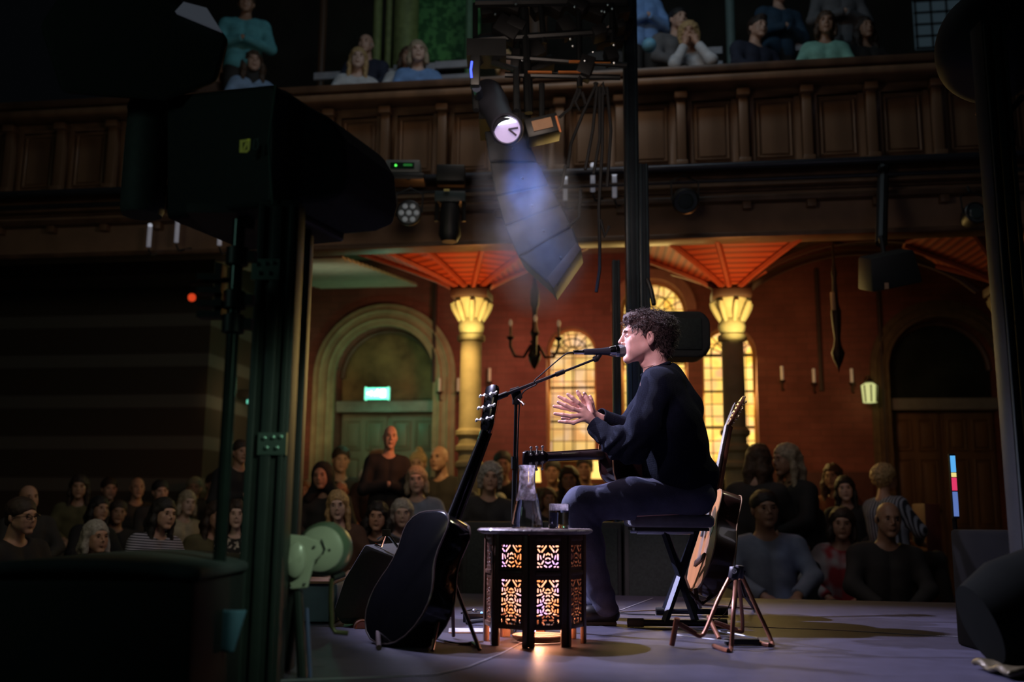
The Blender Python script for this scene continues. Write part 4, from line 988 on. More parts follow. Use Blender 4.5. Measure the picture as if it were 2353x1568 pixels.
# emergency light by the left tower, cloth, orange crate
q = wq(572, 915, 12.2); r = empty('emergency_light', mat=HM @ Matrix.Translation((wp(572, 915, 12.2)[0], 12.2, q.z)), label='small dark emergency light box with a teal lit strip between the left pole and tower', cat='sign')
MB().box((0, 0, .05), (.30, .06, .12)).build('housing', BLK, r, bevel=.01)
MB().box((.06, -.01, -.05), (.16, .04, .05)).build('lit_strip', M('teal_strip', (.1, .4, .35), .4, emis=(.2, 1.0, .75), estr=.55), r, bevel=.004)
MB().tube([(0, .03, .05), (0, .78, .05)], .015, 6).build('bracket', BLK, r)
cs = at(515, 1450, 2.75)
o = sdfobj('hanging_cloth', lambda p: smax(np.abs(p[..., 1] + .012 * np.sin(p[..., 0] * 60)) - .006, np.maximum(np.abs(p[..., 0] - .02 * p[..., 2] / .06) - .045 - .10 * np.clip(-p[..., 2], -.06, .06), np.abs(p[..., 2]) - .055), .006), (-.12, -.04, -.08), (.12, .04, .08), .004, M('pale_blue_cloth', (.10, .22, .34), .8))
o.location = cs; tag(o, 'pale blue cloth hanging beside the base of the left tower', 'cloth')
a = at(2137, 1158, 9.6); o = MB().box((0, 0, a.z / 2), (.15, .3, a.z)).build('wooden_crate', M('orange_brown_wood', (.10, .022, .01), .6), bevel=.01); o.location = (a.x, 9.7, 0); tag(o, 'narrow orange brown wooden stand behind the stage beside the striped shirt person', 'stand')
# ================================================================== THINGS ON THE STAGE
# ---- octagonal fretwork table lit from inside
TY = 3.98
tc0 = onz(1228, 1478); tcx = at(1228, 1478, TY).x
table = empty('fretwork_table', (tcx, TY, STAGE), label='octagonal carved wooden table with pierced panels, glowing pink and amber from inside', cat='table')
TW = M('carved_dark_wood', (.15, .07, .04), .38, 0, .35, 12, .15, 120, stretch=(1, 1, .25), coat=.15)
TT = M('carved_table_top', (.20, .16, .17), .42, 0, .3, 30, .6, 60, coat=.2)
HT = .43; RB = .19
prof = [(.0, HT - .022), (.205, HT - .022), (.222, HT - .016), (.228, HT - .008), (.222, HT - .001), (.208, HT), (.200, HT - .003), (.0, HT - .003)]
top = MB().lathe(prof, n=64).build('table_top', TT, table)
cv = MB()
for k in range(48):
    a = 2 * PI * k / 48; cv.ball((.213 * math.cos(a), .213 * math.sin(a), HT - .003), .008, 6, (1, 1, .5))
rimo = cv.build('carved_rim', TT, top)
def fret(p2x, y, hgt):                      # hole field: <0 inside a hole. x in [-.5,.5], y 0 top .. hgt
    x = np.abs(p2x)
    def c(x0, y0, x1, y1, r=.034):
        r = r * .86
        ax, ay = x1 - x0, y1 - y0; t = np.clip(((x - x0) * ax + (y - y0) * ay) / max(ax * ax + ay * ay, 1e-9), 0, 1)
        return np.hypot(x - x0 - t * ax, y - y0 - t * ay) - r
    d = c(.36, .07, .45, .07, .04)
    def add(*a):
        nonlocal d; d = np.minimum(d, c(*a))
    add(.08, .06, .27, .30, .038); add(.22, .06, .27, .10, .03); add(.44, .20, .36, .30, .035)
    if hgt < 1.3:
        add(.0, .36, .07, .42, .035); add(.16, .40, .20, .52, .032); add(.44, .42, .44, .62, .038); add(.34, .46, .30, .60, .028); add(.03, .56, .10, .60, .032)
        add(.0, .78, .10, .73, .03); add(.20, .68, .27, .80, .034); add(.44, .76, .36, .82, .036); add(.06, .93, .15, .88, .034); add(.28, .93, .33, .91, .03); add(.44, .93, .45, .93, .038)
    else:
        for k in range(3):
            o = .40 + k * .42
            add(.0, o, .08, o + .05, .034); add(.18, o - .03, .22, o + .08, .032); add(.44, o, .44, o + .12, .034); add(.33, o + .02, .30, o + .12, .028)
            add(.04, o + .17, .14, o + .14, .032); add(.26, o + .20, .38, o + .24, .034); add(.44, o + .26, .46, o + .26, .034); add(.07, o + .30, .03, o + .26, .030); add(.18, o + .28, .24, o + .34, .03)
        add(.44, 1.68, .44, 1.78, .036); add(.08, 1.68, .22, 1.68, .034); add(.24, 1.76, .16, 1.86, .034); add(.36, 1.90, .45, 1.90, .04); add(.04, 1.84, .04, 1.90, .03)
    return d
SW = 2 * RB * math.sin(PI / 8)
ZB, ZT = .062, HT - .022
def panel_sdf(p):
    x, y, z = p[..., 0], p[..., 1], p[..., 2]
    d = np.maximum(np.abs(x) - SW / 2 + .003, np.maximum(np.maximum(z - ZT, ZB - z), np.abs(y) - .006))
    s = .088
    for z_top, hg in ((ZT - .036, 1.0), (ZT - .163, 2.0)):
        h = fret(x / s, (z_top - z) / s, hg) * s
        rec = np.maximum(np.abs(x) - s * .54, np.maximum(z - z_top - .003, z_top - hg * s - .003 - z))
        d = np.maximum(d, -np.maximum(h, rec + 0 * h))
        # carved recess round the fretwork
        d = np.maximum(d, -np.maximum(rec, -(y + .002)))
    return d
pn0 = None; post0 = None
AP = RB * math.cos(PI / 8)
for k in range(8):
    a = math.radians(-30.5 + 45 * k)                # direction of the panel centre from -Y towards +X
    nrm = Vector((math.sin(a), -math.cos(a), 0)); rz = a
    if pn0 is None:
        pn0 = sdfobj('fretwork_panel', panel_sdf, (-SW / 2 - .004, -.012, ZB - .006), (SW / 2 + .004, .012, ZT + .006), .0013, TW, table); p = pn0
        parts0 = [pn0] + [MB().box((s_ * (SW / 2 - .011), -.004, (ZT) / 2), (.022, .016, ZT)).build('corner_post', TW, table, bevel=.003) for s_ in (-1, 1)]
        parts0 += [MB().box((0, -.007, zr_), (SW - .046, .008, hr_)).build('panel_rail', TW, table, bevel=.002) for zr_, hr_ in ((ZT - .142, .016), (ZT - .012, .02), (ZB + .01, .018))]
        cur = parts0
    else:
        cur = [z.copy() for z in parts0]
        for z in cur: C.objects.link(z); z.parent = table
    for z in cur:
        z.location = nrm * AP; z.rotation_euler = (0, 0, rz)
# glowing cylinder added inside so the fretwork holes look bright all over
liner = M('warm_glow_liner', (.8, .5, .35), .6); nt, b, tc = nodes(liner)
n_ = nt.nodes.new('ShaderNodeTexNoise'); n_.inputs['Scale'].default_value = 11; nt.links.new(tc.outputs['Object'], n_.inputs['Vector'])
cr = nt.nodes.new('ShaderNodeValToRGB'); e = cr.color_ramp.elements; e[0].position = .40; e[0].color = (1, .30, .09, 1); e[1].position = .66; e[1].color = (.72, .42, 1.0, 1); k_ = e.new(.48); k_.color = (1.0, .46, .24, 1); k_ = e.new(.57); k_.color = (1, .52, .50, 1)
nt.links.new(n_.outputs['Fac'], cr.inputs[0]); nt.links.new(cr.outputs[0], b.inputs['Emission Color']); b.inputs['Emission Strength'].default_value = 2.0
MB().lathe([(.03, .10), (.125, .11), (.135, .14), (.135, .34), (.12, .37), (.03, .38)], n=32).build('glow_liner', liner, table)
point('table_lamp', (tcx, TY, STAGE + .06), 4.0, (1.0, .46, .24), .03)
o = MB().ball((-.015, -.04, .047), .012, 10, (1.7, 1, .8)).build('bulb', M('violet_bulb', (.6, .5, .9), .3, emis=(.62, .5, 1.0), estr=7), table)
# cable coil under it
cc = MB(); rr = random.Random(3)
for i in range(4):
    R_ = .085 + i * .006; cc.tube([(R_ * math.cos(t) * 1.0 + rr.uniform(-.004, .004), R_ * math.sin(t) * .8, .006 + .006 * i) for t in np.linspace(0, 2 * PI, 26)], .004, 6)
o = cc.build('coiled_cable', M('cable_brown_grey', (.16, .13, .12), .5)); o.location = (tcx + .02, TY - .0, STAGE); tag(o, 'cable coiled on the stage floor under the glowing table', 'cable', kind=None)

# carafe and glass
GL = Mglass('clear_glass', (.96, .97, 1.0))
CN = bpy.data.materials.new('condensation_glitter'); CN.use_nodes = True; nt = CN.node_tree; nt.nodes.clear()
o_ = nt.nodes.new('ShaderNodeOutputMaterial'); mx_ = nt.nodes.new('ShaderNodeMixShader'); tr_ = nt.nodes.new('ShaderNodeBsdfTransparent'); tl_ = nt.nodes.new('ShaderNodeBsdfTranslucent'); df_ = nt.nodes.new('ShaderNodeBsdfDiffuse'); m2_ = nt.nodes.new('ShaderNodeAddShader')
tl_.inputs[0].default_value = (.75, .66, .78, 1); df_.inputs[0].default_value = (.75, .68, .78, 1)  # violet-white tint puts glitter and brightness into the droplet layer
tc_ = nt.nodes.new('ShaderNodeTexCoord'); n_ = nt.nodes.new('ShaderNodeTexNoise'); n_.inputs['Scale'].default_value = 38; n_.inputs['Detail'].default_value = 5; nt.links.new(tc_.outputs['Object'], n_.inputs['Vector'])
rg_ = nt.nodes.new('ShaderNodeMapRange'); rg_.inputs[1].default_value = .42; rg_.inputs[2].default_value = .68; rg_.inputs[3].default_value = .06; rg_.inputs[4].default_value = .75; nt.links.new(n_.outputs['Fac'], rg_.inputs[0])
nt.links.new(tl_.outputs[0], m2_.inputs[0]); nt.links.new(df_.outputs[0], m2_.inputs[1]); nt.links.new(rg_.outputs[0], mx_.inputs[0]); nt.links.new(tr_.outputs[0], mx_.inputs[1]); nt.links.new(m2_.outputs[0], mx_.inputs[2]); nt.links.new(mx_.outputs[0], o_.inputs['Surface']); WT = Mglass('water', (.95, .97, 1.0), 0, 1.33)
zt = STAGE + HT - .003 + .001
def vessel(name, px, Y, outer, th, wl, label, cat, facets=40):
    x = at(px, 1215, Y).x; r = empty(name, (x, Y, zt + .0015), label=label, cat=cat)
    inner = [(max(a - th, .0), b + (th * 2.2 if i == 0 else 0)) for i, (a, b) in enumerate(outer)]
    prof = [(0, 0)] + outer + [(outer[-1][0] - th * .5, outer[-1][1] + th * .5)] + inner[::-1] + [(0, inner[0][1])]
    MB().lathe(prof, n=facets).build('glass', GL, r)
    ip = []
    for (a, b) in inner:
        if b < wl: ip.append((a - .0006, b + .0004))
    # interpolate at the water line
    for i in range(len(inner) - 1):
        if inner[i][1] < wl <= inner[i + 1][1]:
            t = (wl - inner[i][1]) / (inner[i + 1][1] - inner[i][1]); ip.append((inner[i][0] + t * (inner[i + 1][0] - inner[i][0]) - .0006, wl)); break
    MB().lathe([(0, ip[0][1])] + ip + [(0, wl)], n=facets).build('water', WT, r)
    MB().lathe([(a - .0008, b) for a, b in inner if b >= (.105 if name == 'carafe' else .06)], n=facets, caps=False).build('condensation_glitter', CN, r)  # droplets plus painted brightness; on the tumbler added for glitter
    return r
vessel('carafe', 1210, 3.93, [(.056, 0), (.062, .004), (.0625, .02), (.056, .06), (.046, .105), (.037, .145), (.033, .18), (.033, .21), (.0345, .235), (.037, .243)], .0028, .11, 'tall clear glass carafe half full of water on the glowing table', 'carafe')
vessel('drinking_glass', 1284, 3.90, [(.037, 0), (.0395, .004), (.040, .02), (.0405, .07), (.041, .094)], .0028, .062, 'short clear tumbler of water on the glowing table', 'glass', 14)

# ---- microphone stand
mz = onz(1180, 1455); MY = 4.45
ms = empty('microphone_stand', (at(1180, 1200, MY).x, MY, STAGE), label='black microphone stand with a long boom reaching towards the singing man', cat='microphone stand')
RM = lambda px, py, Y=MY: Vector(at(px, py, Y)) - ms.location
MB().tube([RM(1179, 1500 - 60), RM(1180, 1200), RM(1183, 1062)], .0105, 12).build('lower_tube', BLK, ms)
MB().tube([RM(1183, 1062), RM(1186, 905)], .0075, 12).build('upper_tube', M('satin_tube', (.03, .03, .035), .25, .5), ms)
MB().tube([RM(1183, 1078), RM(1183, 1050)], .016, 12).build('height_clutch', BLK, ms)
MB().lathe([(.0, .012), (.02, .014), (.028, .02), (.035, .028), (.018, .045), (.014, .08)], n=20).build('hub', BLK, ms)
for k in range(3):
    a = k * 2.094 + .5; MB().tube([(0, 0, .035), (.16 * math.cos(a), .16 * math.sin(a), .022), (.24 * math.cos(a), .24 * math.sin(a), .010)], [.009, .009, .010], 8).build('leg', BLK, ms)
hb = MB(); hb.tube([RM(1186, 930), RM(1186, 898)], .018, 12); hb.box(RM(1186, 905), (.045, .03, .055), Matrix.Rotation(-.3, 3, 'Y')); hb.build('boom_clutch', BLK, ms, bevel=.004)
MB().tube([RM(1190, 918, MY - .02), RM(1200, 926, MY - .03), RM(1204, 931, MY - .03)], [.004, .006, .009], 8).build('clutch_lever', STEEL, ms)
BS = M('boom_steel', (.10, .10, .12), .22, .8)
b0 = at(1141, 915, MY - .06); b1 = at(1372, 824, MY + .12); t_ = lambda t: b0 + (b1 - b0) * t - ms.location
MB().tube([t_(0), t_(.62)], .0075, 12).build('boom_tube', BS, ms); MB().tube([t_(.60), t_(1)], .0055, 12).build('boom_extension', BS, ms)
MB().tube([t_(-.02), t_(.10)], .012, 12).build('boom_end_grip', BLK, ms); MB().tube([t_(.58), t_(.66)], .011, 12).build('boom_collar', BLK, ms)
cl = MB(); cl.tube([t_(.97), t_(1.0)], .014, 12); cl.tube([t_(1.0), Vector(at(1378, 812, MY + .13)) - ms.location], [.012, .015], 12); cl.build('microphone_clip', BLK, ms)
# ---- microphone
m0 = at(1318, 810, MY + .08); m1 = at(1435, 806.5, MY + .16)
mic = empty('microphone', m0, label='black and silver handheld microphone clipped at the singing man\'s mouth', cat='microphone')
ax = (m1 - m0); L = ax.length; R = ax.normalized().to_track_quat('Z', 'Y').to_matrix() @ Matrix.Diagonal((1.15, 1.15, 1))
MB().lathe([(0, L * .0), (.008, 0), (.009, L * .05), (.009, L * .16), (.0105, L * .17), (.0105, L * .2)], n=20, R=R).build('connector', CHROME, mic)
MB().lathe([(.0105, L * .19), (.012, L * .22), (.0135, L * .5), (.0165, L * .66), (.018, L * .70)], n=24, R=R).build('handle', M('mic_body', (.09, .095, .13), .25, .7), mic)
MB().lathe([(.018, L * .69), (.0225, L * .75), (.024, L * .80), (.0255, L * .80), (.0255, L * .86), (.024, L * .865)], n=28, R=R).build('collar_ring', CHROME, mic)
MB().lathe([(.024, L * .86), (.0255, L * .90), (.0255, L * .95), (.022, L * .99), (.012, L * 1.01), (0, L * 1.015)], n=28, R=R).build('grille', M('mic_mesh', (.22, .22, .25), .4, .7, .3, 300, .8, 900), mic)
ca = MB(); C0 = [at(1318, 810, MY + .08), at(1300, 814, MY + .05), at(1270, 838, MY), at(1245, 860, MY - .02), at(1228, 876, MY - .03), at(1232, 884, MY - .02), at(1200, 905, MY - .03), at(1192, 960, MY - .02), at(1188, 1100, MY - .02), at(1186, 1300, MY - .02), at(1200, 1440, MY - .02)]
def catmull(P, n=6):
    out = []; P = [P[0]] + list(P) + [P[-1]]
    for i in range(1, len(P) - 2):
        for k in range(n):
            t = k / n; a, b, c, d = P[i - 1], P[i], P[i + 1], P[i + 2]
            out.append(.5 * ((2 * b) + (c - a) * t + (2 * a - 5 * b + 4 * c - d) * t * t + (3 * b - a - 3 * c + d) * t ** 3))
    out.append(P[-2]); return out
o = MB().tube(catmull(C0), .0032, 8).build('microphone_cable', RUB); tag(o, 'thin black cable hanging from the microphone and down its stand', 'cable')

# ---- stool
SX = at(1545, 1200, 4.80).x
stl = empty('keyboard_bench', (SX, 4.80, STAGE), label='folding bench with grey padded seat and crossed black legs under the singing man', cat='stool')
zs1 = at(1545, 1183, 4.62).z - STAGE; zs0 = at(1545, 1213, 4.62).z - STAGE
xa = at(1449, 1200, 4.66).x - SX; xb = at(1640, 1200, 4.66).x - SX; sw = (xb - xa)
f = lambda p: np.linalg.norm(np.maximum(np.abs(p - np.array([(xa + xb) / 2, 0, (zs0 + zs1) / 2])) - np.array([sw / 2 - .024, .155, (zs1 - zs0) / 2 - .024]), 0), axis=-1) - .024 - .004 * np.cos(p[..., 0] * 9) * (p[..., 2] > zs0 + .02)
sdfobj('seat', f, (xa - .05, -.23, zs0 - .03), (xb + .05, .23, zs1 + .04), .008, M('grey_blue_upholstery', (.12, .13, .18), .75, 0, .15, 30, .25, 500, sheen=.3), stl)
MB().box(((xa + xb) / 2, 0, zs0 - .008), (sw * .9, .26, .014)).build('seat_board', BLK, stl)
for s_, yy in ((-1, -.12), (1, .14)):
    MB().tube([((xa + xb) / 2 - .16 * 1, yy, zs0 - .02), ((xa + xb) / 2 + .10, yy, zs0 - .02)], .012, 8).build('hinge_bar', STEEL, stl)
g1 = onz(1442, 1439); g2 = onz(1660, 1447)
yb = onz(1550, 1443).y; yf = onz(1590, 1415).y
for (fx0, fx1, yy) in ((1442, 1670, yb), (1508, 1672, yf)):
    a = Vector((at(fx0, 1430, yy).x, yy, STAGE + .02)) - stl.location; b = Vector((at(fx1, 1430, yy).x, yy, STAGE + .02)) - stl.location
    fb = MB().tube([a, b], .014, 12).build('foot_bar', M('foot_bar_grey', (.05, .055, .075), .3, .6), stl)
    for e_, d_ in ((a, 1), (b, -1)): MB().tube([e_, e_ + Vector((.07 * d_, 0, 0))], .019, 12).build('rubber_foot', RUB, fb)
for (tx, bx) in ((1525, 1600), (1600, 1527)):
    for k, yy in enumerate((yb, yf)):
        yt = -.11 if k == 0 else .13
        a = Vector(at(tx, 1216, 4.80 + yt)) - stl.location; a.z = zs0 - .01; b = Vector((at(bx, 1440, yy).x, yy, STAGE + .02)) - stl.location
        mid = (a + b) / 2 + Vector((.0, 0, .0)); 
        MB().tube([a, b], .012, sq=True).build('leg', M('leg_blue_black', (.03, .035, .05), .35, .4), stl)

# ---- guitars
GOUT = [(-.48, 0.0), (-.478, .04), (-.468, .085), (-.445, .13), (-.41, .165), (-.37, .187), (-.33, .195), (-.29, .19), (-.25, .173), (-.215, .152), (-.18, .139), (-.145, .134), (-.11, .138), (-.075, .143), (-.045, .138), (-.02, .115), (-.005, .08), (0, .04), (0, 0)]
def guitar(label, mat4, bodym, topm, neckm, bindm, pegm, guard=None):
    g = empty('acoustic_guitar', mat=mat4, label=label, cat='guitar'); T = .05
    pl = [(x, y) for x, y in GOUT] + [(x, -y) for x, y in GOUT[-2:0:-1]]
    MB().prism(pl, -T, T - .003, lambda a, b, h: (a, b, h)).build('body', bodym, g, bevel=.006, bseg=3)
    sb = MB().prism([(a * .992 - .002, b * .985) for a, b in pl], T - .004, T, lambda a, b, h: (a, b, h)).build('soundboard', topm, g, smooth=False)
    for h in (T - .002, -T + .002): MB().tube([(a * .998, b * .998, h) for a, b in pl] + [(pl[0][0], pl[0][1], h)], .0032, 6).build('binding', bindm, g)
    MB().lathe([(.052, T - .001), (.062, T + .0012), (.048, T + .0014)], (-.155, 0, 0), 32, caps=False).build('rosette', bindm, sb)
    MB().lathe([(0, T + .0006), (.049, T + .0008), (.0, T + .001)], (-.155, 0, 0), 32).build('sound_hole', BLK, sb)
    MB().box((-.335, 0, T + .005), (.03, .15, .009)).build('bridge', M('bridge_wood', (.05, .02, .012), .5), g, bevel=.003)
    if guard: MB().prism([(-.20, -.055), (-.11, -.05), (-.09, -.075), (-.13, -.115), (-.22, -.12), (-.25, -.09)], T, T + .0015, lambda a, b, h: (a, b, h)).build('pickguard', guard, g, smooth=False)
    MB().tube([(-.03, 0, T - .02), (.02, 0, T - .012), (.33, 0, T - .006), (.36, 0, T - .006)], [.030, .022, .0185, .02], 14).build('neck', neckm, g)
    MB().add([(-.13, -.028, T + .001), (.36, -.022, T + .001), (.36, .022, T + .001), (-.13, .028, T + .001), (-.13, -.028, T + .010), (.36, -.022, T + .010), (.36, .022, T + .010), (-.13, .028, T + .010)], [(0, 1, 2, 3), (7, 6, 5, 4), (0, 4, 5, 1), (1, 5, 6, 2), (2, 6, 7, 3), (3, 7, 4, 0)]).build('fretboard', M('fretboard_wood', (.03, .016, .012), .45), g)
    for k in range(1, 15):
        x = .36 - .63 * (1 - 2 ** (-k / 12)); MB().box((x, 0, T + .0104), (.0022, .046 + (.36 - x) * .012, .0012)).build('fret', STEEL, g)
    hs = MB().prism([(.355, -.021), (.385, -.032), (.52, -.037), (.535, -.03), (.538, 0), (.535, .03), (.52, .037), (.385, .032), (.355, .021)], -.008, .008, lambda a, b, h: (a, b, T - .002 + h - (a - .355) * .24)).build('headstock', neckm, g, bevel=.002)
    for s_ in (-1, 1):
        for k in range(3):
            x = .405 + k * .046; z = T - .002 - (x - .355) * .24
            pg = MB().tube([(x, s_ * .02, z - .016), (x, s_ * .046, z - .016)], .003, 8).ball((x, s_ * .051, z - .016), .0075, 10, (1.15, .9, .6)).lathe([(.006, -.02), (.006, .012), (.003, .016)], (x, s_ * .02, z), 10).build('tuning_peg', pegm, hs)
    for k in range(6):
        y = -.0165 + k * .0066; MB().tube([(-.335, y * 1.6, T + .012), (.36, y, T + .013), (.405 + (k % 3) * .046, y * 1.15, T + .010 - .02)], .0006 + .00012 * (5 - k), 5, caps=False).build('string', STEEL, g)
    return g
PEARL = M('pearl_peg', (.75, .72, .66), .25, .1)
# right guitar on its stand: nearly edge-on, face to the left
def gframe(heel, head, face, sc=1.0):
    x = (head - heel).normalized(); z = Vector(face); y = z.cross(x).normalized(); z = x.cross(y).normalized()
    m = Matrix((x, y, z)).transposed().to_4x4() @ Matrix.Scale(sc, 4); m.translation = heel; return m
heel = at(1664, 1142, 5.12); head = at(1709, 915, 5.30); 
guitar('natural topped acoustic guitar seen edge-on, standing behind the bench', gframe(heel, head, (-.985, -.10, .1), (head - heel).length / .54), M('guitar_side_dark', (.045, .018, .012), .3, 0, .1, coat=.5), M('spruce_top', (.55, .24, .10), .35, 0, .1, 3, coat=.4, stretch=(1, 12, 1)), M('neck_mahogany', (.16, .06, .035), .3, coat=.3), M('cream_binding', (.35, .22, .13), .4), M('brass_peg', (.6, .42, .22), .25, .9), M('guard_brown', (.08, .03, .02), .3))
o = MB().box((0, 0, 0), (.05, .02, .022)).build('pickup', M('pickup_silver', (.4, .4, .42), .3, .8), bpy.data.objects['acoustic_guitar'], bevel=.004); o.location = (-.20, 0, .062)
# left black guitar, back to us
heel = at(1017, 1188, 3.98); head = at(1128, 893, 4.14)
BG = M('gloss_black_lacquer', (.004, .004, .005), .14, 0, .1, coat=.25, spec=.35)
guitar('glossy black acoustic guitar seen from behind, leaning on a stand at left', gframe(heel, head, (.80, .60, .1), (head - heel).length / .54 * 1.03), BG, M('dark_top', (.06, .03, .02), .3), BG, M('dark_binding', (.06, .04, .035), .3), PEARL)
# lap guitar
heel = at(1393, 1046, 4.70); head = at(1203, 1056, 4.36)
guitar('dark acoustic guitar lying across the singing man\'s lap, neck towards the left', gframe(heel, head, (-.58, .78, .12), (head - heel).length / .54), M('guitar_black_red', (.03, .012, .012), .14, coat=.6), M('sunburst_top', (.25, .10, .03), .2, coat=.5), M('neck_black', (.02, .014, .016), .3), M('amber_binding', (.75, .36, .14), .3), PEARL)

# ---- copper guitar stand (empty), front right
CP = M('copper_brown_enamel', (.26, .105, .06), .35, .45)
ap = at(1689, 1308, 4.0); gs = empty('guitar_stand', (ap.x, 4.0, STAGE), label='empty copper coloured folding guitar stand in front of the bench', cat='guitar stand')
G = lambda px, py, Y: Vector(at(px, py, Y)) - gs.location
F0 = lambda px, py, dz=.008: Vector(onz(px, py)) - gs.location + Vector((0, 0, dz))
MB().tube(catmull([G(1680, 1322, 3.98), G(1650, 1380, 3.92), G(1622, 1448, 3.86), G(1612, 1461, 3.85), G(1600, 1460, 3.84), G(1556, 1434, 3.82)], 4), .0075, 10).build('front_leg', CP, gs)
a = G(1556, 1421, 3.82); MB().tube([a, F0(1544, 1488)], .0105, 10).build('front_post', CP, gs)
MB().tube(catmull([G(1692, 1320, 3.97), G(1686, 1400, 3.82), F0(1680, 1494), F0(1672, 1501), F0(1640, 1490)], 4), .0085, 10).build('middle_leg', CP, gs)
MB().tube(catmull([G(1697, 1330, 4.03), G(1704, 1400, 4.15), G(1706, 1445, 4.2), G(1698, 1451, 4.2), G(1639, 1432, 4.22)], 4), .0075, 10).build('inner_leg', CP, gs)
MB().tube([G(1628, 1418, 4.22), F0(1653, 1474)], .009, 10).build('inner_post', CP, gs)
MB().tube(catmull([G(1702, 1318, 4.04), G(1735, 1390, 4.0), F0(1774, 1482), F0(1765, 1488), F0(1740, 1481)], 4), .0085, 10).build('rear_leg', CP, gs)
MB().tube([F0(1554, 1472, .02), F0(1675, 1487, .02)], .003, 6).build('link_wire', STEEL, gs); MB().tube([F0(1651, 1462, .02), F0(1742, 1480, .02)], .004, 6).build('link_rod', STEEL, gs)
MB().box(F0(1705, 1484, .014), (.13, .03, .022), Matrix.Rotation(.05, 3, 'Z')).build('cross_brace', BLK, gs, bevel=.004)
for (p_, q_) in ((G(1600, 1460, 3.835), G(1558, 1436, 3.815)), (G(1696, 1451, 4.19), G(1641, 1433, 4.21))):
    MB().tube([p_ + Vector((0, 0, .009)), q_ + Vector((0, 0, .009))], .005, 8).build('rubber_pad', M('pad_copper_rubber', (.18, .07, .04), .8, bump=.6, bscale=300), gs)
hd = MB(); hd.tube([G(1684, 1333, 3.95), G(1690, 1306, 3.96)], [.021, .024], 6); hd.tube([G(1698, 1330, 4.0), G(1700, 1300, 4.0)], .018, 6); hub = hd.build('hinge_block', M('hinge_violet_black', (.04, .035, .05), .35), gs, bevel=.003)
lg = MB(); c_ = G(1687, 1313, 3.934)
lg.tube([c_ + Vector((.009 * math.cos(t), 0, .009 * math.sin(t))) for t in np.linspace(0, 2 * PI, 20)], .0012, 5); lg.tube([c_ + Vector((.004, 0, .004)), c_ + Vector((-.003, 0, .004)), c_ + Vector((-.003, 0, 0)), c_ + Vector((.003, 0, 0)), c_ + Vector((.003, 0, -.004)), c_ + Vector((-.004, 0, -.004))], .001, 5); lg.build('maker_badge', M('badge_white', (.7, .7, .75), .4), hub)

# ---- dark stand holding the right guitar
ds = empty('guitar_stand', (at(1660, 1380, 5.2).x, 5.2, STAGE), label='dark brown stand holding the natural guitar behind the bench', cat='guitar stand')
D = lambda px, py, Y: Vector(at(px, py, Y)) - ds.location
E0 = lambda px, py: Vector(onz(px, py)) - ds.location + Vector((0, 0, .009))
DC = M('dark_copper', (.07, .035, .022), .4, .4)
MB().tube([D(1700, 1330, 5.15), D(1712, 1370, 5.2), E0(1732, 1402)], .009, 8).build('rear_leg', DC, ds)
MB().tube([D(1690, 1330, 5.1), D(1612, 1388, 4.9), D(1578, 1356, 4.86)], .009, 8).build('cradle_arm', DC, ds)
MB().tube([D(1597, 1352, 4.88), D(1600, 1375, 4.88), E0(1609, 1403)], .012, 8).build('cradle_post', DC, ds)
MB().tube([D(1692, 1330, 5.1), E0(1690, 1400), E0(1612, 1392)], .008, 8).build('side_leg', DC, ds)
MB().tube([E0(1612, 1392), E0(1732, 1402)], .008, 8).build('foot_rail', DC, ds)
MB().tube([D(1706, 1310, 5.12), D(1690, 1345, 5.12)], .02, 8).build('hinge_block', BLK, ds)
o = MB().tube(catmull([at(1690, 1140, 5.05), at(1698, 1150, 5.02), at(1697, 1200, 5.0), at(1690, 1290, 4.9), at(1680, 1380, 4.7), onz(1640, 1428) + Vector((0, 0, .005)), onz(1540, 1406) + Vector((0, 0, .005)), onz(1420, 1410) + Vector((0, 0, .005))]), .0028, 6).build('guitar_cable', M('cable_tan', (.14, .10, .06), .5)); tag(o, 'thin cable hanging from the edge-on guitar down to the floor', 'cable')

# ---- left guitar's tripod stand
ls_ = empty('guitar_stand', (at(1025, 1400, 3.9).x, 3.9, STAGE), label='dark folding stand under the glossy black guitar at left', cat='guitar stand')
D = lambda px, py, Y: Vector(at(px, py, Y)) - ls_.location
E0 = lambda px, py: Vector(onz(px, py)) - ls_.location + Vector((0, 0, .009))
DC2 = M('stand_bronze', (.09, .055, .045), .35, .5)
for nm, pts in (('front_leg', [D(1028, 1306, 3.86), D(1012, 1400, 3.76), E0(993, 1502)]), ('left_leg', [D(1022, 1310, 3.88), D(985, 1390, 3.85), E0(946, 1462)]), ('right_leg', [D(1032, 1306, 3.88), D(1062, 1390, 3.82), E0(1102, 1500)]), ('rear_leg', [D(1030, 1310, 3.92), D(1040, 1390, 4.0), E0(1042, 1468)])):
    MB().tube(pts, .0075, 8).build(nm, DC2, ls_)
MB().tube([E0(1102, 1498), E0(1085, 1484), D(1050, 1487, 3.86) * 1.0, D(1002, 1490, 3.84)], .007, 8).build('cradle_arm', DC2, ls_)
MB().tube([E0(870, 1495), D(868, 1440, 3.95)], .010, 8).tube([D(868, 1462, 3.95), D(990, 1488, 3.86)], .007, 8).build('cradle_bar', DC2, ls_)
MB().tube([D(1028, 1322, 3.86), D(1030, 1298, 3.87)], .018, 6).build('hinge_block', BLK, ls_)
MB().tube([D(985, 1385, 3.84), D(1010, 1370, 3.84)], .006, 8).build('teal_tag', M('teal_tag', (.08, .3, .25), .4), ls_)

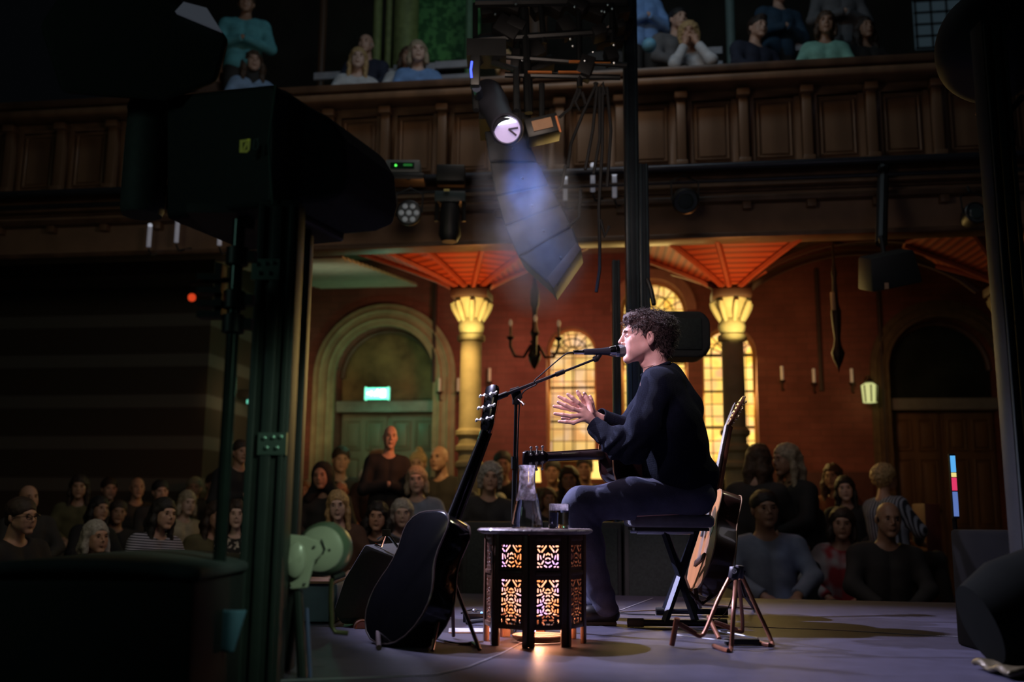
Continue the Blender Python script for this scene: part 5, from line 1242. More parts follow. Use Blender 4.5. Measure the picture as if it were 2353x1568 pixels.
# ---- wedge monitor
wm = empty('stage_monitor', (at(850, 1440, 4.45).x, 4.45, STAGE), label='black wedge shaped floor monitor speaker behind the glossy black guitar', cat='loudspeaker')
P = [(838, 1250), (930, 1288), (885, 1462), (782, 1452), (764, 1405), (790, 1330)]
f_ = [Vector(at(x, y, 4.45)) - wm.location for x, y in P]; f_ = [Vector((q.x, q.y, max(q.z, .01))) for q in f_]; n = len(f_); bk = [q + Vector((.12, .45, 0)) for q in f_]
MB().add(f_ + bk, [tuple(range(n)), tuple(range(2 * n - 1, n - 1, -1))] + [(i, (i + 1) % n, (i + 1) % n + n, i + n) for i in range(n)]).build('cabinet', M('wedge_black', (.018, .02, .017), .7, 0, .2, 60, .3, 600), wm, bevel=.015)
q = Vector(at(832, 1443, 4.38)) - wm.location
MB().lathe([(.0, .0), (.024, .0), (.030, .008), (.034, .004), (.034, -.06), (.0, -.06)], q, 24, Matrix.Rotation(PI / 2, 3, 'X') @ Matrix.Rotation(.25, 3, 'Y')).build('socket_ring', M('copper_ring', (.5, .26, .18), .3, .8), wm)
m = MB(); q = Vector(at(888, 1225, 4.5)) - wm.location
m.tube([q, q + Vector((.02, 0, -.02)), q + Vector((.05, .0, -.06)), q + Vector((.09, 0, -.08))], .006, 8); m.tube([q + Vector((-.04, 0, -.03)), q, q + Vector((-.02, 0, -.06)), q + Vector((-.05, 0, -.05))], .006, 8); m.box(q + Vector((0, 0, .0)), (.035, .02, .03)); m.build('chrome_clamp', CHROME, wm)
gc = empty('equipment_case', (at(725, 1440, 4.7).x, 4.7, STAGE), label='low blue grey equipment case behind the cream lamp', cat='case')
MB().box((0, 0, .09), (.24, .3, .17)).build('body', M('case_blue_grey', (.10, .13, .17), .6), gc, bevel=.015)
MB().box((-.02, -.02, .18), (.26, .32, .012)).build('lid_trim', M('case_trim_brown', (.25, .12, .07), .5), gc, bevel=.003)

# ---- cream vintage fan lamp, near left
ca_ = at(745, 1262, 3.15); cl_ = empty('vintage_spotlight', (ca_.x, 3.15, ca_.z), label='cream enamel vintage round lamp head on a dark tripod, seen from behind at left', cat='lamp')
CRM = M('cream_enamel', (.42, .44, .34), .32, 0, .18, 5, .05, 30, coat=.3); CRR = M('green_rim', (.12, .17, .11), .35)
R = (Vector((-.10, -1, .02))).normalized().to_track_quat('Z', 'Y').to_matrix()
MB().lathe([(0, .052), (.05, .05), (.067, .042), (.072, .03), (.072, -.02), (.064, -.05), (0, -.05)], n=40, R=R).build('drum', CRM, cl_)
MB().lathe([(.070, .035), (.080, .02), (.084, -.01), (.080, -.04), (.070, -.05)], n=40, R=R, caps=False).build('rim', CRR, cl_)
Q = lambda px, py, dy=0: Vector(at(px, py, 3.15 + dy)) - cl_.location
br = [(660, 1228), (700, 1232), (722, 1240), (742, 1248), (748, 1262), (738, 1276), (722, 1290), (714, 1320), (706, 1352), (668, 1356), (660, 1320), (656, 1270)]
f_ = [Q(x, y, -.085) for x, y in br]; n = len(f_); bk = [q + Vector((0, .022, 0)) for q in f_]
MB().add(f_ + bk, [tuple(range(n)), tuple(range(2 * n - 1, n - 1, -1))] + [(i, (i + 1) % n, (i + 1) % n + n, i + n) for i in range(n)]).build('arm_bracket', CRM, cl_, bevel=.005, bseg=3)
cp_ = MB(); cc_ = Q(679, 1287, -.10); cp_.lathe([(0, .016), (.020, .014), (.029, .006), (.031, -.004)], (0, 0, 0), 28, Matrix.Rotation(PI / 2, 3, 'X')); cp_.v = [(v[0] + cc_.x, v[1] + cc_.y, v[2] * 1.75 + cc_.z) for v in cp_.v]; cp_.build('oval_cap', CRM, cl_)
for x, y in ((722, 1257), (757, 1264), (700, 1342), (668, 1352)): MB().ball(Q(x, y, -.09 if x < 740 else -.055), .0045, 8).build('screw', M('dark_screw', (.05, .05, .04), .4), cl_)
MB().tube([Q(738, 1240, -.088), Q(746, 1262, -.088), Q(741, 1275, -.088)], .0028, 8).build('slot', M('slot_dark', (.03, .035, .03), .6), cl_)
MB().tube([Q(762, 1330, 0), Q(760, 1380, 0), Q(762, 1440, 0), Q(770, 1453, 0), Q(800, 1456, 0)], .008, 10).build('yoke_tube', M('yoke_brass', (.16, .15, .08), .3, .6), cl_)
zf = -cl_.location.z
a = Q(684, 1358, -.06); 
MB().tube([a, Vector((a.x + .06, a.y, zf + .1)), Vector((a.x + .075, a.y, zf + .012))], .015, 10).build('stand_tube', BLKG, cl_)
MB().tube([a + Vector((.03, 0, -.05)), Vector((a.x + .095, a.y - .02, zf + .012))], .006, 8).build('brace', M('brace_blue', (.10, .12, .25), .3), cl_)
MB().tube([a, Vector((a.x - .12, a.y + .3, zf + .012))], .010, 8).build('rear_leg', BLKG, cl_)
MB().tube([Q(790, 1320, .03), Q(764, 1330, 0)], .012, 8).build('lamp_collar', BLK, cl_)

# ---- pedals with small lights, paper
pb_ = empty('effects_pedal', onz(1090, 1428), label='small effects pedal with red and blue lights on the floor left of the glowing table', cat='pedal')
MB().box((0, 0, .02), (.10, .12, .04)).build('housing', M('pedal_dark', (.05, .05, .06), .4, .4), pb_, bevel=.005)
for x, col, nm, lb_t in ((-.042, (1, .04, .04), 'red_led', 'small glowing red light'), (.034, (.08, .25, 1), 'blue_led', 'small glowing blue light')):
    o = MB().ball((x, -.05, .042), .006, 8).build(nm, M('pedal_' + nm, (.3, .1, .1), .3, emis=col, estr=5), pb_); o['label'] = lb_t
MB().ball((0, 0, .045), .012, 10).build('knob', STEEL, pb_)
p2 = empty('effects_pedal', onz(962, 1482), label='floor pedal with a bright blue light under the glossy black guitar', cat='pedal')
MB().box((0, 0, .018), (.11, .09, .036)).build('housing', BLK, p2, bevel=.005)
MB().box((0, -.047, .024), (.035, .006, .010)).build('blue_led', M('strong_blue_led', (.1, .1, .6), .3, emis=(.05, .10, 1), estr=14), p2)
point('pedal_glow', onz(962, 1490) + Vector((0, -.03, .04)), .10, (.08, .15, 1), .01)
o = MB().box((0, 0, .004), (.20, .14, .006)).build('paper_sheet', M('paper_white', (.5, .5, .55), .7), smooth=False); o.location = onz(1086, 1452); o.rotation_euler = (0, 0, .05); tag(o, 'white sheets of paper on the floor left of the glowing table', 'paper')
for i, pts in enumerate(([(1000, 1470), (1050, 1482), (1110, 1478)], [(870, 1452), (910, 1460), (960, 1458)], [(1060, 1412), (1085, 1404), (1112, 1408)], [(1410, 1410), (1450, 1414), (1506, 1416)])):
    o = MB().tube(catmull([onz(x, y) + Vector((0, 0, .005)) for x, y in pts]), .0035, 6).build('floor_cable', RUB)
    tag(o, ('black cable on the floor between the glossy black guitar and the glowing table', 'black cable on the floor under the wedge monitor', 'thin cable looped behind the small effects pedal', 'black cable on the floor by the singing man\'s shoe')[i], 'cable')
# ---- black subwoofer row behind the stage
for i, (x0, x1) in enumerate(((1062, 1245), (1247, 1430), (1432, 1640))):
    a = at(x0, 1199, 6.8); b = at(x1, 1199, 6.8)
    r = empty('subwoofer', ((a.x + b.x) / 2, 7.05, 0), label=('low black subwoofer box behind the stage, left of the glowing table', 'low black subwoofer box behind the stage, behind the glowing table', 'low black subwoofer box behind the stage, behind the bench legs')[i], cat='loudspeaker')
    wdt = b.x - a.x - .01
    MB().box((0, 0, a.z / 2), (wdt, .5, a.z)).build('cabinet', BOX, r, bevel=.012); MB().box((0, -.256, a.z / 2), (wdt - .06, .012, a.z - .08)).build('grille', GRILL, r, bevel=.003)
# ================================================================== HEADS AND THE SINGER
def head_sdf(q, female=False, fine=True):
    """canonical head, face towards -Y, about .23 high; q (N,3)"""
    x = np.abs(q[..., 0]); m = np.stack([x, q[..., 1], q[..., 2]], -1); jw = .9 if female else 1.0
    d = ell(m, (0, .014, .032), (.075, .097, .084))
    d = smin(d, ell(m, (0, -.030, -.012), (.060, .064, .088)), .03)
    d = smin(d, cap(m, (.048 * jw, .002, -.045), (.014, -.066, -.098), .020, .017), .028)
    d = smin(d, ell(m, (0, -.076, -.098), (.020, .016, .017)), .016)
    d = smin(d, ell(m, (.038, -.066, -.020), (.022, .018, .020)), .018)
    d = smin(d, cap(m, (.0, -.089, .030), (.034, -.081, .028), .011, .009), .018)
    d = smin(d, ell(m, (.030, -.052, -.052), (.030, .030, .034)), .02)
    d = smax(d, -ell(m, (.032, -.100, .007), (.014, .014, .009)), .010)
    d = smin(d, cap(m, (0, -.094, .018), (0, -.1125, -.022), .0070, .0088), .011)
    d = smin(d, ell(m, (.011, -.099, -.029), (.0085, .010, .0075)), .006)
    d = smin(d, ell(m, (0, -.088, -.050), (.024, .014, .016)), .012)
    d = smin(d, cap(m, (0, -.1000, -.0525), (.018, -.091, -.056), .0052, .003), .005)
    d = smin(d, cap(m, (0, -.0985, -.0650), (.016, -.090, -.062), .0062, .0035), .005)
    d = smax(d, -cap(m, (0, -.107, -.0585), (.020, -.096, -.0585), .0026), .003)
    if fine:
        d = smin(d, ell(m, (.031, -.082, .0045), (.0145, .0105, .010)), .004)
        d = smax(d, -cap(m, (.022, -.0945, .003), (.040, -.089, .003), .0012), .002)
        e = np.maximum(ell(m, (.079, .014, -.004), (.0105, .019, .032)), -ell(m, (.090, .009, .0), (.0085, .011, .020)))
        d = smin(d, e, .005)
        d = smin(d, cap(m, (.081, .008, -.028), (.079, .012, -.034), .0065), .005)
    else:
        d = smin(d, ell(m, (.078, .014, -.004), (.010, .017, .030)), .006)
    return d

SY = 4.75; PXS = 474.0
def P(x, y, dy=0.0): return np.array(at(x, y, SY + dy))
def r_(px): return px / PXS
HC = P(1480, 781); HS = 1.045
th = math.radians(-4)
hx = np.array([0, -1.0, 0]); hy = np.array([math.cos(th), 0, math.sin(th)]); hz = np.cross(hx, hy)
HR = np.stack([hx, hy, hz], 1)
yawa = math.radians(4); Rz = np.array([[math.cos(yawa), -math.sin(yawa), 0], [math.sin(yawa), math.cos(yawa), 0], [0, 0, 1]]); HR = Rz @ HR
def tohead(p): return ((p - HC) @ HR) / HS

NH = dict(palm=[((1366, 974, -.13), 9.5), ((1350, 958, -.135), 11.5), ((1338, 948, -.14), 11)],
          fingers=[([(1340, 963, -.145), (1318, 972, -.15), (1300, 970, -.155), (1285, 969, -.15)], [5.0, 4.4, 4.0, 3.4]),
                   ([(1338, 955, -.15), (1313, 957, -.165), (1293, 954, -.17), (1275, 951, -.165)], [5.3, 4.8, 4.3, 3.6]),
                   ([(1338, 947, -.15), (1316, 940, -.17), (1299, 932, -.175), (1283, 925, -.17)], [5.4, 4.9, 4.4, 3.7]),
                   ([(1342, 938, -.145), (1328, 926, -.165), (1315, 915, -.17), (1305, 907, -.165)], [5.3, 4.8, 4.3, 3.7]),
                   ([(1358, 948, -.115), (1354, 928, -.10), (1347, 914, -.095), (1343, 905, -.095)], [6.5, 5.6, 5.0, 4.0])])
FH = dict(palm=[((1380, 962, -.02), 9), ((1358, 948, -.05), 10.5), ((1342, 938, -.06), 10)],
          fingers=[([(1345, 950, -.06), (1320, 957, -.08), (1306, 962, -.09), (1292, 962, -.09)], [5, 4.4, 4, 3.4]),
                   ([(1340, 945, -.065), (1310, 941, -.09), (1290, 937, -.10), (1273, 934, -.10)], [5.3, 4.8, 4.3, 3.5]),
                   ([(1340, 938, -.065), (1315, 927, -.09), (1298, 919, -.10), (1284, 912, -.10)], [5.4, 4.9, 4.4, 3.6]),
                   ([(1344, 930, -.06), (1336, 915, -.085), (1330, 906, -.09), (1327, 900, -.09)], [5.2, 4.7, 4.2, 3.6]),
                   ([(1362, 940, -.07), (1360, 926, -.085), (1358, 918, -.09), (1356, 911, -.09)], [6, 5, 4.4, 3.6])])
def hand_sdf(p, Hn, wr):
    pp = [P(*a) for a, _ in Hn['palm']]; rr = [r_(b) for _, b in Hn['palm']]
    palm = chain(p, pp, rr, .012)
    for pts, rs in Hn['fingers'][:4]: palm = smin(palm, cap(p, pp[1], P(*pts[0]), rr[1] * .75, r_(rs[0]) * 1.15), .008)
    palm = smin(palm, cap(p, wr, pp[0], r_(11.5), rr[0]), .014)
    out = palm
    for pts, rs in Hn['fingers']:
        f = chain(p, [P(*a) for a in pts], [r_(b) for b in rs], .004)
        for a, b in zip(pts[1:3], rs[1:3]): f = smin(f, np.linalg.norm(p - P(*a), axis=-1) - r_(b) * 1.06, .003)
        out = np.minimum(out, smin(palm, f, .006))
    return out
WN = P(1385, 985, -.13); WF = P(1392, 966, .02)
def arms(p, g=0.0):
    n = chain(p, [P(1514, 892, -.175), P(1466, 1030, -.215), WN], [r_(29) + g, r_(22) + g, r_(12.5) + g], .03)
    f = chain(p, [P(1514, 892, .175), P(1440, 1000, .20), WF], [r_(29) + g, r_(22) + g, r_(12.5) + g], .03)
    return np.minimum(n, f)
def legs(p, g=0.0):
    a = chain(p, [P(1588, 1142, -.09), P(1330, 1163, -.13), P(1396, 1398, -.13)], [r_(40) + g, r_(29) + g, r_(17) + g], .03)
    b = chain(p, [P(1588, 1142, .09), P(1338, 1163, .16), P(1372, 1390, .16)], [r_(40) + g, r_(29) + g, r_(17) + g], .03)
    return np.minimum(a, b)
FNEAR = P(1396, 1398, -.13); 
def body_sdf(p):
    d = head_sdf(tohead(p)) * HS
    nk = smin(cap(p, P(1503, 806), P(1512, 872), r_(25), r_(30)), cap(p, P(1490, 812, -.03), P(1497, 868, -.02), r_(9), r_(7)), .02)
    nk = smin(nk, np.linalg.norm(p - P(1479, 836), axis=-1) - r_(9), .02)
    d = smin(d, nk, .022)
    t = chain(p, [P(1518, 900), P(1540, 985), P(1570, 1110)], [r_(44), r_(56), r_(52)], .05)
    t = smin(t, cap(p, P(1516, 890, -.13), P(1516, 890, .13), r_(30)), .06)
    d = smin(d, t, .05); d = smin(d, arms(p), .03); d = smin(d, legs(p), .04)
    h = np.minimum(hand_sdf(p, NH, WN), hand_sdf(p, FH, WF))
    d = smin(d, h, .006)
    return d
SK = M('singer_skin', (.66, .40, .35), .42, 0, .07, 18, .08, 220, spec=.4)
b_ = SK.node_tree.nodes['Principled BSDF']; b_.inputs['Subsurface Weight'].default_value = .12; b_.inputs['Subsurface Radius'].default_value = (.012, .005, .003); b_.inputs['Subsurface Scale'].default_value = 1.0
lo = P(1255, 690, 0) ; 
bb = [P(x, y, z) for x in (1250, 1665) for y in (690, 1450) for z in (-.32, .32)]
lo = np.min(bb, 0); hi = np.max(bb, 0)
singer = sdfobj('person', body_sdf, lo - .02, hi + .02, .0032, SK)
tag(singer, 'seated man in a navy jumper singing into the microphone, guitar on lap, hands apart', 'person')

# jumper
def jumper(p):
    t = chain(p, [P(1524, 884), P(1541, 980), P(1556, 1085)], [r_(46), r_(66), r_(78)], .05)
    t2 = np.minimum(chain(p, [P(1527, 888, -.07), P(1545, 985, -.07), P(1560, 1080, -.06)], [r_(44), r_(66), r_(76)], .05), chain(p, [P(1527, 888, .07), P(1545, 985, .07), P(1560, 1080, .06)], [r_(44), r_(66), r_(76)], .05))
    t = smin(t, t2, .03)
    t = smin(t, cap(p, P(1514, 886, -.14), P(1514, 886, .14), r_(36), r_(36)), .06)
    t = smin(t, cap(p, P(1540, 860, 0), P(1588, 930, 0), r_(16), r_(24)), .06)
    t = smin(t, chain(p, [P(1590, 1090, .0), P(1608, 1140, 0)], [r_(50), r_(38)], .05), .06)
    q = p - P(1470, 1040, -.2); fold = .0045 * np.sin(nz(p, 9) * 1.2 + p[..., 0] * 40 + p[..., 2] * 26)
    ar = chain(p, [P(1512, 888, -.16), P(1478, 985, -.215), P(1452, 1028, -.215), P(1420, 1020, -.20), P(1372, 984, -.135)], [r_(36), r_(38), r_(34), r_(29), r_(21)], .04)
    w = np.clip(1 - np.linalg.norm(p - P(1430, 1020, -.22), axis=-1) / .16, 0, 1)
    ar = ar + .0125 * w * np.sin((p[..., 0] * .85 - p[..., 2] * .55) * 105 + 1.4 * np.sin(p[..., 2] * 38))
    af = chain(p, [P(1512, 888, .16), P(1448, 990, .205), P(1400, 968, .04)], [r_(36), r_(33), r_(20)], .04)
    d = smin(t, ar, .035); d = smin(d, af, .035)
    d = d + fold * .6 + .004 * nz(p, 14)
    # long diagonal drapery folds on the flank
    u = (p[..., 0] - P(1560, 1000)[0]); z = p[..., 2] - P(1560, 1000)[2]
    d = d + .009 * np.sin((u * .55 - z * .84) * 42 + 1.1 * np.sin(u * 14)) * np.clip(1 - np.abs(z + .10) / .24, 0, 1) * np.clip((u + .12) / .12, 0, 1)
    # hem: slanted cut, open neck
    A = P(1440, 1104); B = P(1655, 1178); tn = (B - A); nrm = np.array([tn[2], 0, -tn[0]]); nrm = nrm / np.linalg.norm(nrm)
    d = smax(d, (p - A) @ nrm, .01)
    d = smax(d, -(np.linalg.norm((p - P(1506, 838)) * np.array([1, .9, 1]), axis=-1) - r_(37)), .006)
    # sleeve end
    for wr, el in ((P(1366, 976, -.13), P(1400, 1005, -.17)), (P(1385, 958, 0.0), P(1420, 978, .09))):
        dirn = (wr - el) / np.linalg.norm(wr - el); loc = np.linalg.norm(p - wr, axis=-1)
        d = np.where(loc < .10, np.maximum(d, (p - wr) @ dirn), d)
    return d
KN = M('navy_knit', (.0095, .0135, .028), .9, 0, .15, 40, sheen=.0, spec=.12); nt, bb_, tc = nodes(KN)
wv_ = nt.nodes.new('ShaderNodeTexWave'); wv_.inputs['Scale'].default_value = 85; wv_.bands_direction = 'X'; wv_.inputs['Distortion'].default_value = .6
nt.links.new(tc.outputs['Object'], wv_.inputs['Vector']); w2 = nt.nodes.new('ShaderNodeTexWave'); w2.inputs['Scale'].default_value = 120; w2.bands_direction = 'Z'; nt.links.new(tc.outputs['Object'], w2.inputs['Vector'])
ad = nt.nodes.new('ShaderNodeMath'); ad.operation = 'ADD'; nt.links.new(wv_.outputs['Fac'], ad.inputs[0]); nt.links.new(w2.outputs['Fac'], ad.inputs[1])
bp = nt.nodes.new('ShaderNodeBump'); bp.inputs['Strength'].default_value = .55; bp.inputs['Distance'].default_value = .003; nt.links.new(ad.outputs[0], bp.inputs['Height']); nt.links.new(bp.outputs[0], bb_.inputs['Normal'])
jm = sdfobj('jumper', jumper, lo - .02, hi + .05, .0042, KN, singer)
def cuff(a, b, ra, rb, nm='cuff'):
    a, b = Vector(a), Vector(b); m = MB(); n = 40; R = (b - a).normalized().to_track_quat('Z', 'Y').to_matrix(); L = (b - a).length; vs = []
    prof = [(ra * .86, .0), (ra, .004), (ra * 1.02, L * .5), (rb, L)]
    m.lathe(prof, a, n, R, caps=False)
    m.v = [tuple(v) for v in m.v]; return m.build(nm, KN, jm)
cuff(P(1360, 973, -.13), P(1382, 990, -.145), r_(19), r_(22)); cuff(P(1378, 955, -.01), P(1398, 966, .03), r_(18), r_(19))
# neckline rib
c0_ = Vector(P(1507, 849)); ring = []
for k in range(40):
    a = 2 * PI * k / 40; ring.append(c0_ + Vector((math.cos(a) * r_(31), math.sin(a) * r_(33), math.cos(a) * r_(14) + r_(3) * math.sin(2 * a) * 0)))
ring.append(ring[0]); MB().tube(ring, r_(4.5), 8).build('neckband', KN, jm)
# trousers
def trousers(p):
    d = legs(p, .0)
    a = chain(p, [P(1590, 1140, -.09), P(1450, 1146, -.12), P(1335, 1163, -.135), P(1352, 1260, -.13), P(1392, 1400, -.13)], [r_(44), r_(43), r_(38), r_(32), r_(26)], .04)
    b = chain(p, [P(1590, 1140, .09), P(1450, 1150, .14), P(1338, 1163, .165), P(1350, 1260, .165), P(1372, 1392, .165)], [r_(44), r_(43), r_(38), r_(32), r_(26)], .04)
    d = np.minimum(a, b); d = smin(d, ell(p, P(1585, 1145), (.11, .18, .09)), .05)
    d = d + .004 * nz(p, 13) + .006 * np.sin(p[..., 2] * 70 + nz(p, 8)) * np.clip((P(1400, 1300)[2] - p[..., 2]) / .2, 0, 1)
    w = np.clip(1 - np.linalg.norm(p - P(1345, 1190, -.13), axis=-1) / .1, 0, 1); d = d + .006 * w * np.sin((p[..., 0] + p[..., 2]) * 110)
    zc_ = at(1500, 1186, SY).z
    d = np.where(p[..., 0] > P(1452, 1190)[0], smax(d, zc_ - p[..., 2], .02), d)
    return d
DN = M('charcoal_denim', (.075, .082, .135), .85, 0, .15, 25, .3, 350, sheen=.05, spec=.2)
sdfobj('trousers', trousers, lo - np.array([.02, .02, .06]), hi + .06, .0055, DN, singer)
# shoes
for (x, y, dy, s_) in ((1396, 1428, -.13, 1), (1374, 1424, .16, 1)):
    h = P(x, y, dy); h[2] = STAGE; toe = h + np.array([-.17, -.02, 0])
    def shoe(p):
        d = chain(p, [h + [.02, 0, .045], h + [-.08, 0, .042], toe + [-.02, 0, .030]], [.036, .038, .030], .02); d = smin(d, cap(p, h + [0, 0, .05], h + [.0, 0, .10], .036, .034), .02)
        return smax(d, STAGE + .002 - p[..., 2], .004)
    s1 = sdfobj('shoe', shoe, h - np.array([.30, .08, .01]), h + np.array([.10, .08, .18]), .006, M('black_leather', (.015, .015, .018), .4), singer)
    MB().box(((h[0] + toe[0]) / 2 - .0, h[1] - .01, STAGE + .009), (.245, .07, .016)).build('sole', RUB, s1, bevel=.005)
# eyes, brows
def hp(c): return Vector(HC + HS * (HR @ np.array(c)))
for s_ in (-1, 1):
    MB().ball(hp((s_ * .031, -.0845, .0035)), .0085, 16).build('eye', M('eye_white_%d' % (s_ + 2), (.5, .45, .45), .15), singer)
    MB().ball(hp((s_ * .031, -.0905, .0025)), .0042, 12).build('iris', M('iris_%d' % (s_ + 2), (.05, .03, .02), .1), singer)
    MB().tube([hp((s_ * .016, -.100, .022)), hp((s_ * .031, -.0985, .0275)), hp((s_ * .046, -.088, .025))], [.002, .0036, .0015], 8).build('eyebrow', M('brow_brown_%d' % (s_ + 2), (.10, .05, .04), .8), singer)
    MB().tube([hp((s_ * .018, -.0965, .008)), hp((s_ * .031, -.0965, .0105)), hp((s_ * .043, -.089, .006))], .0012, 6).build('eyelash', M('lash_%d' % (s_ + 2), (.03, .015, .012), .7), singer)
# nails on the near hand
for pts, rs in NH['fingers']:
    a, b = Vector(P(*pts[-1])), Vector(P(*pts[-2])); d_ = (b - a).normalized(); c_ = a + d_ * .004 + Vector((0, -r_(rs[-1]) * .9, .001))
    MB().ball(c_, .0048, 8, (1, .35, .8)).build('fingernail', M('nail_pink', (.72, .45, .42), .25), singer)
# hair
def hairf(q):
    d = ell(q, (0, .028, .050), (.086, .110, .088))
    d = smin(d, ell(q, (0, .088, -.022), (.068, .044, .072)), .03)
    d = smin(d, ell(q, (0, .075, .05), (.082, .070, .078)), .02)
    d = smin(d, ell(q, (0, -.052, .092), (.062, .052, .030)), .03)
    m = np.stack([np.abs(q[..., 0]), q[..., 1], q[..., 2]], -1)
    d = smin(d, cap(m, (.070, -.020, .045), (.074, -.008, .005), .010, .005), .01)
    d = d + .0045 * nz(q, 75) + .003 * nz(q, 130)
    d = smax(d, -ell(m, (0, -.105, -.012), (.10, .060, .083)), .008)
    d = smax(d, -ell(m, (.085, .010, -.020), (.026, .022, .034)), .006)
    d = smax(d, -ell(m, (.05, -.03, -.06), (.05, .075, .075)), .006)
    return d
HR_M = M('brown_curly_hair', (.055, .032, .030), .5, 0, .4, 60, .4, 300, sheen=.1, spec=.35)
lo2, hi2 = HC - .19, HC + .19
hair = sdfobj('hair', lambda p: hairf(tohead(p)) * HS, lo2, hi2, .003, HR_M, singer)
rg = np.random.RandomState(5); dirs = rg.normal(size=(9000, 3)); dirs /= np.linalg.norm(dirs, axis=1)[:, None]
cen = np.array([0, .03, .04]); t = np.full(len(dirs), .02)
for _ in range(18): t = t + np.maximum(-hairf(cen + dirs * t[:, None]) * .0 + (hairf(cen + dirs * t[:, None]) < -.001) * .006, 0)
roots = cen + dirs * t[:, None]; ok = (np.abs(hairf(roots)) < .009) & ((roots[:, 2] > .03) | (roots[:, 1] > .03)); roots = roots[ok][:2300]; dirs = dirs[ok][:2300]
V = []; F = []; NS = 11
for rt, dn in zip(roots, dirs):
    L = rg.uniform(.018, .040); up = rt[2] > .10
    down = np.array([0, -.35 if rt[1] < .02 else .15, -.7]); tn = dn * .55 + down * (.5 if not up else .18) + rg.normal(size=3) * .35; tn /= np.linalg.norm(tn)
    a = np.cross(tn, [0.3, .5, .8]); a /= np.linalg.norm(a); b = np.cross(tn, a); ph = rg.uniform(0, 6.28); Rr = rg.uniform(.003, .0065); tw = rg.uniform(5, 9) * rg.choice([-1, 1]); rad = rg.uniform(.0010, .0019)
    pts = []
    for i in range(NS):
        s = i / (NS - 1); pts.append(rt - dn * .006 + tn * L * s + (a * math.cos(ph + tw * s) + b * math.sin(ph + tw * s) - a * math.cos(ph) - b * math.sin(ph)) * Rr * 1.0 + np.array([0, 0, -.010 * s * s]))
    base = len(V)
    for i, p_ in enumerate(pts):
        q_ = pts[min(i + 1, NS - 1)] - pts[max(i - 1, 0)]; q_ /= np.linalg.norm(q_) + 1e-9; u_ = np.cross(q_, [.2, .3, .9]); u_ /= np.linalg.norm(u_); v_ = np.cross(q_, u_); rr_ = rad * (1 - .75 * i / (NS - 1))
        for k in range(3): 
            an = 2.094 * k; V.append(HC + HS * (HR @ (p_ + u_ * rr_ * math.cos(an) + v_ * rr_ * math.sin(an))))
    for i in range(NS - 1):
        for k in range(3): F.append((base + i * 3 + k, base + i * 3 + (k + 1) % 3, base + i * 3 + 3 + (k + 1) % 3, base + i * 3 + 3 + k))
me = bpy.data.meshes.new('hair_curls'); me.from_pydata([tuple(v) for v in V], [], F); me.update(); me.polygons.foreach_set('use_smooth', np.ones(len(F), dtype=bool)); me.materials.append(HR_M)
o = bpy.data.objects.new('hair_curls', me); C.objects.link(o); o.parent = hair; o['kind'] = 'stuff'
# thin necklace cord
MB().tube([Vector(P(1500 + 31 * math.cos(a), 838 - 9 * math.cos(a) + 0, -.058 * math.sin(a))) + Vector((0, 0, -.004)) for a in np.linspace(.3, 2.3, 14)], .0013, 6).build('necklace', M('dark_cord', (.06, .03, .03), .5), singer)
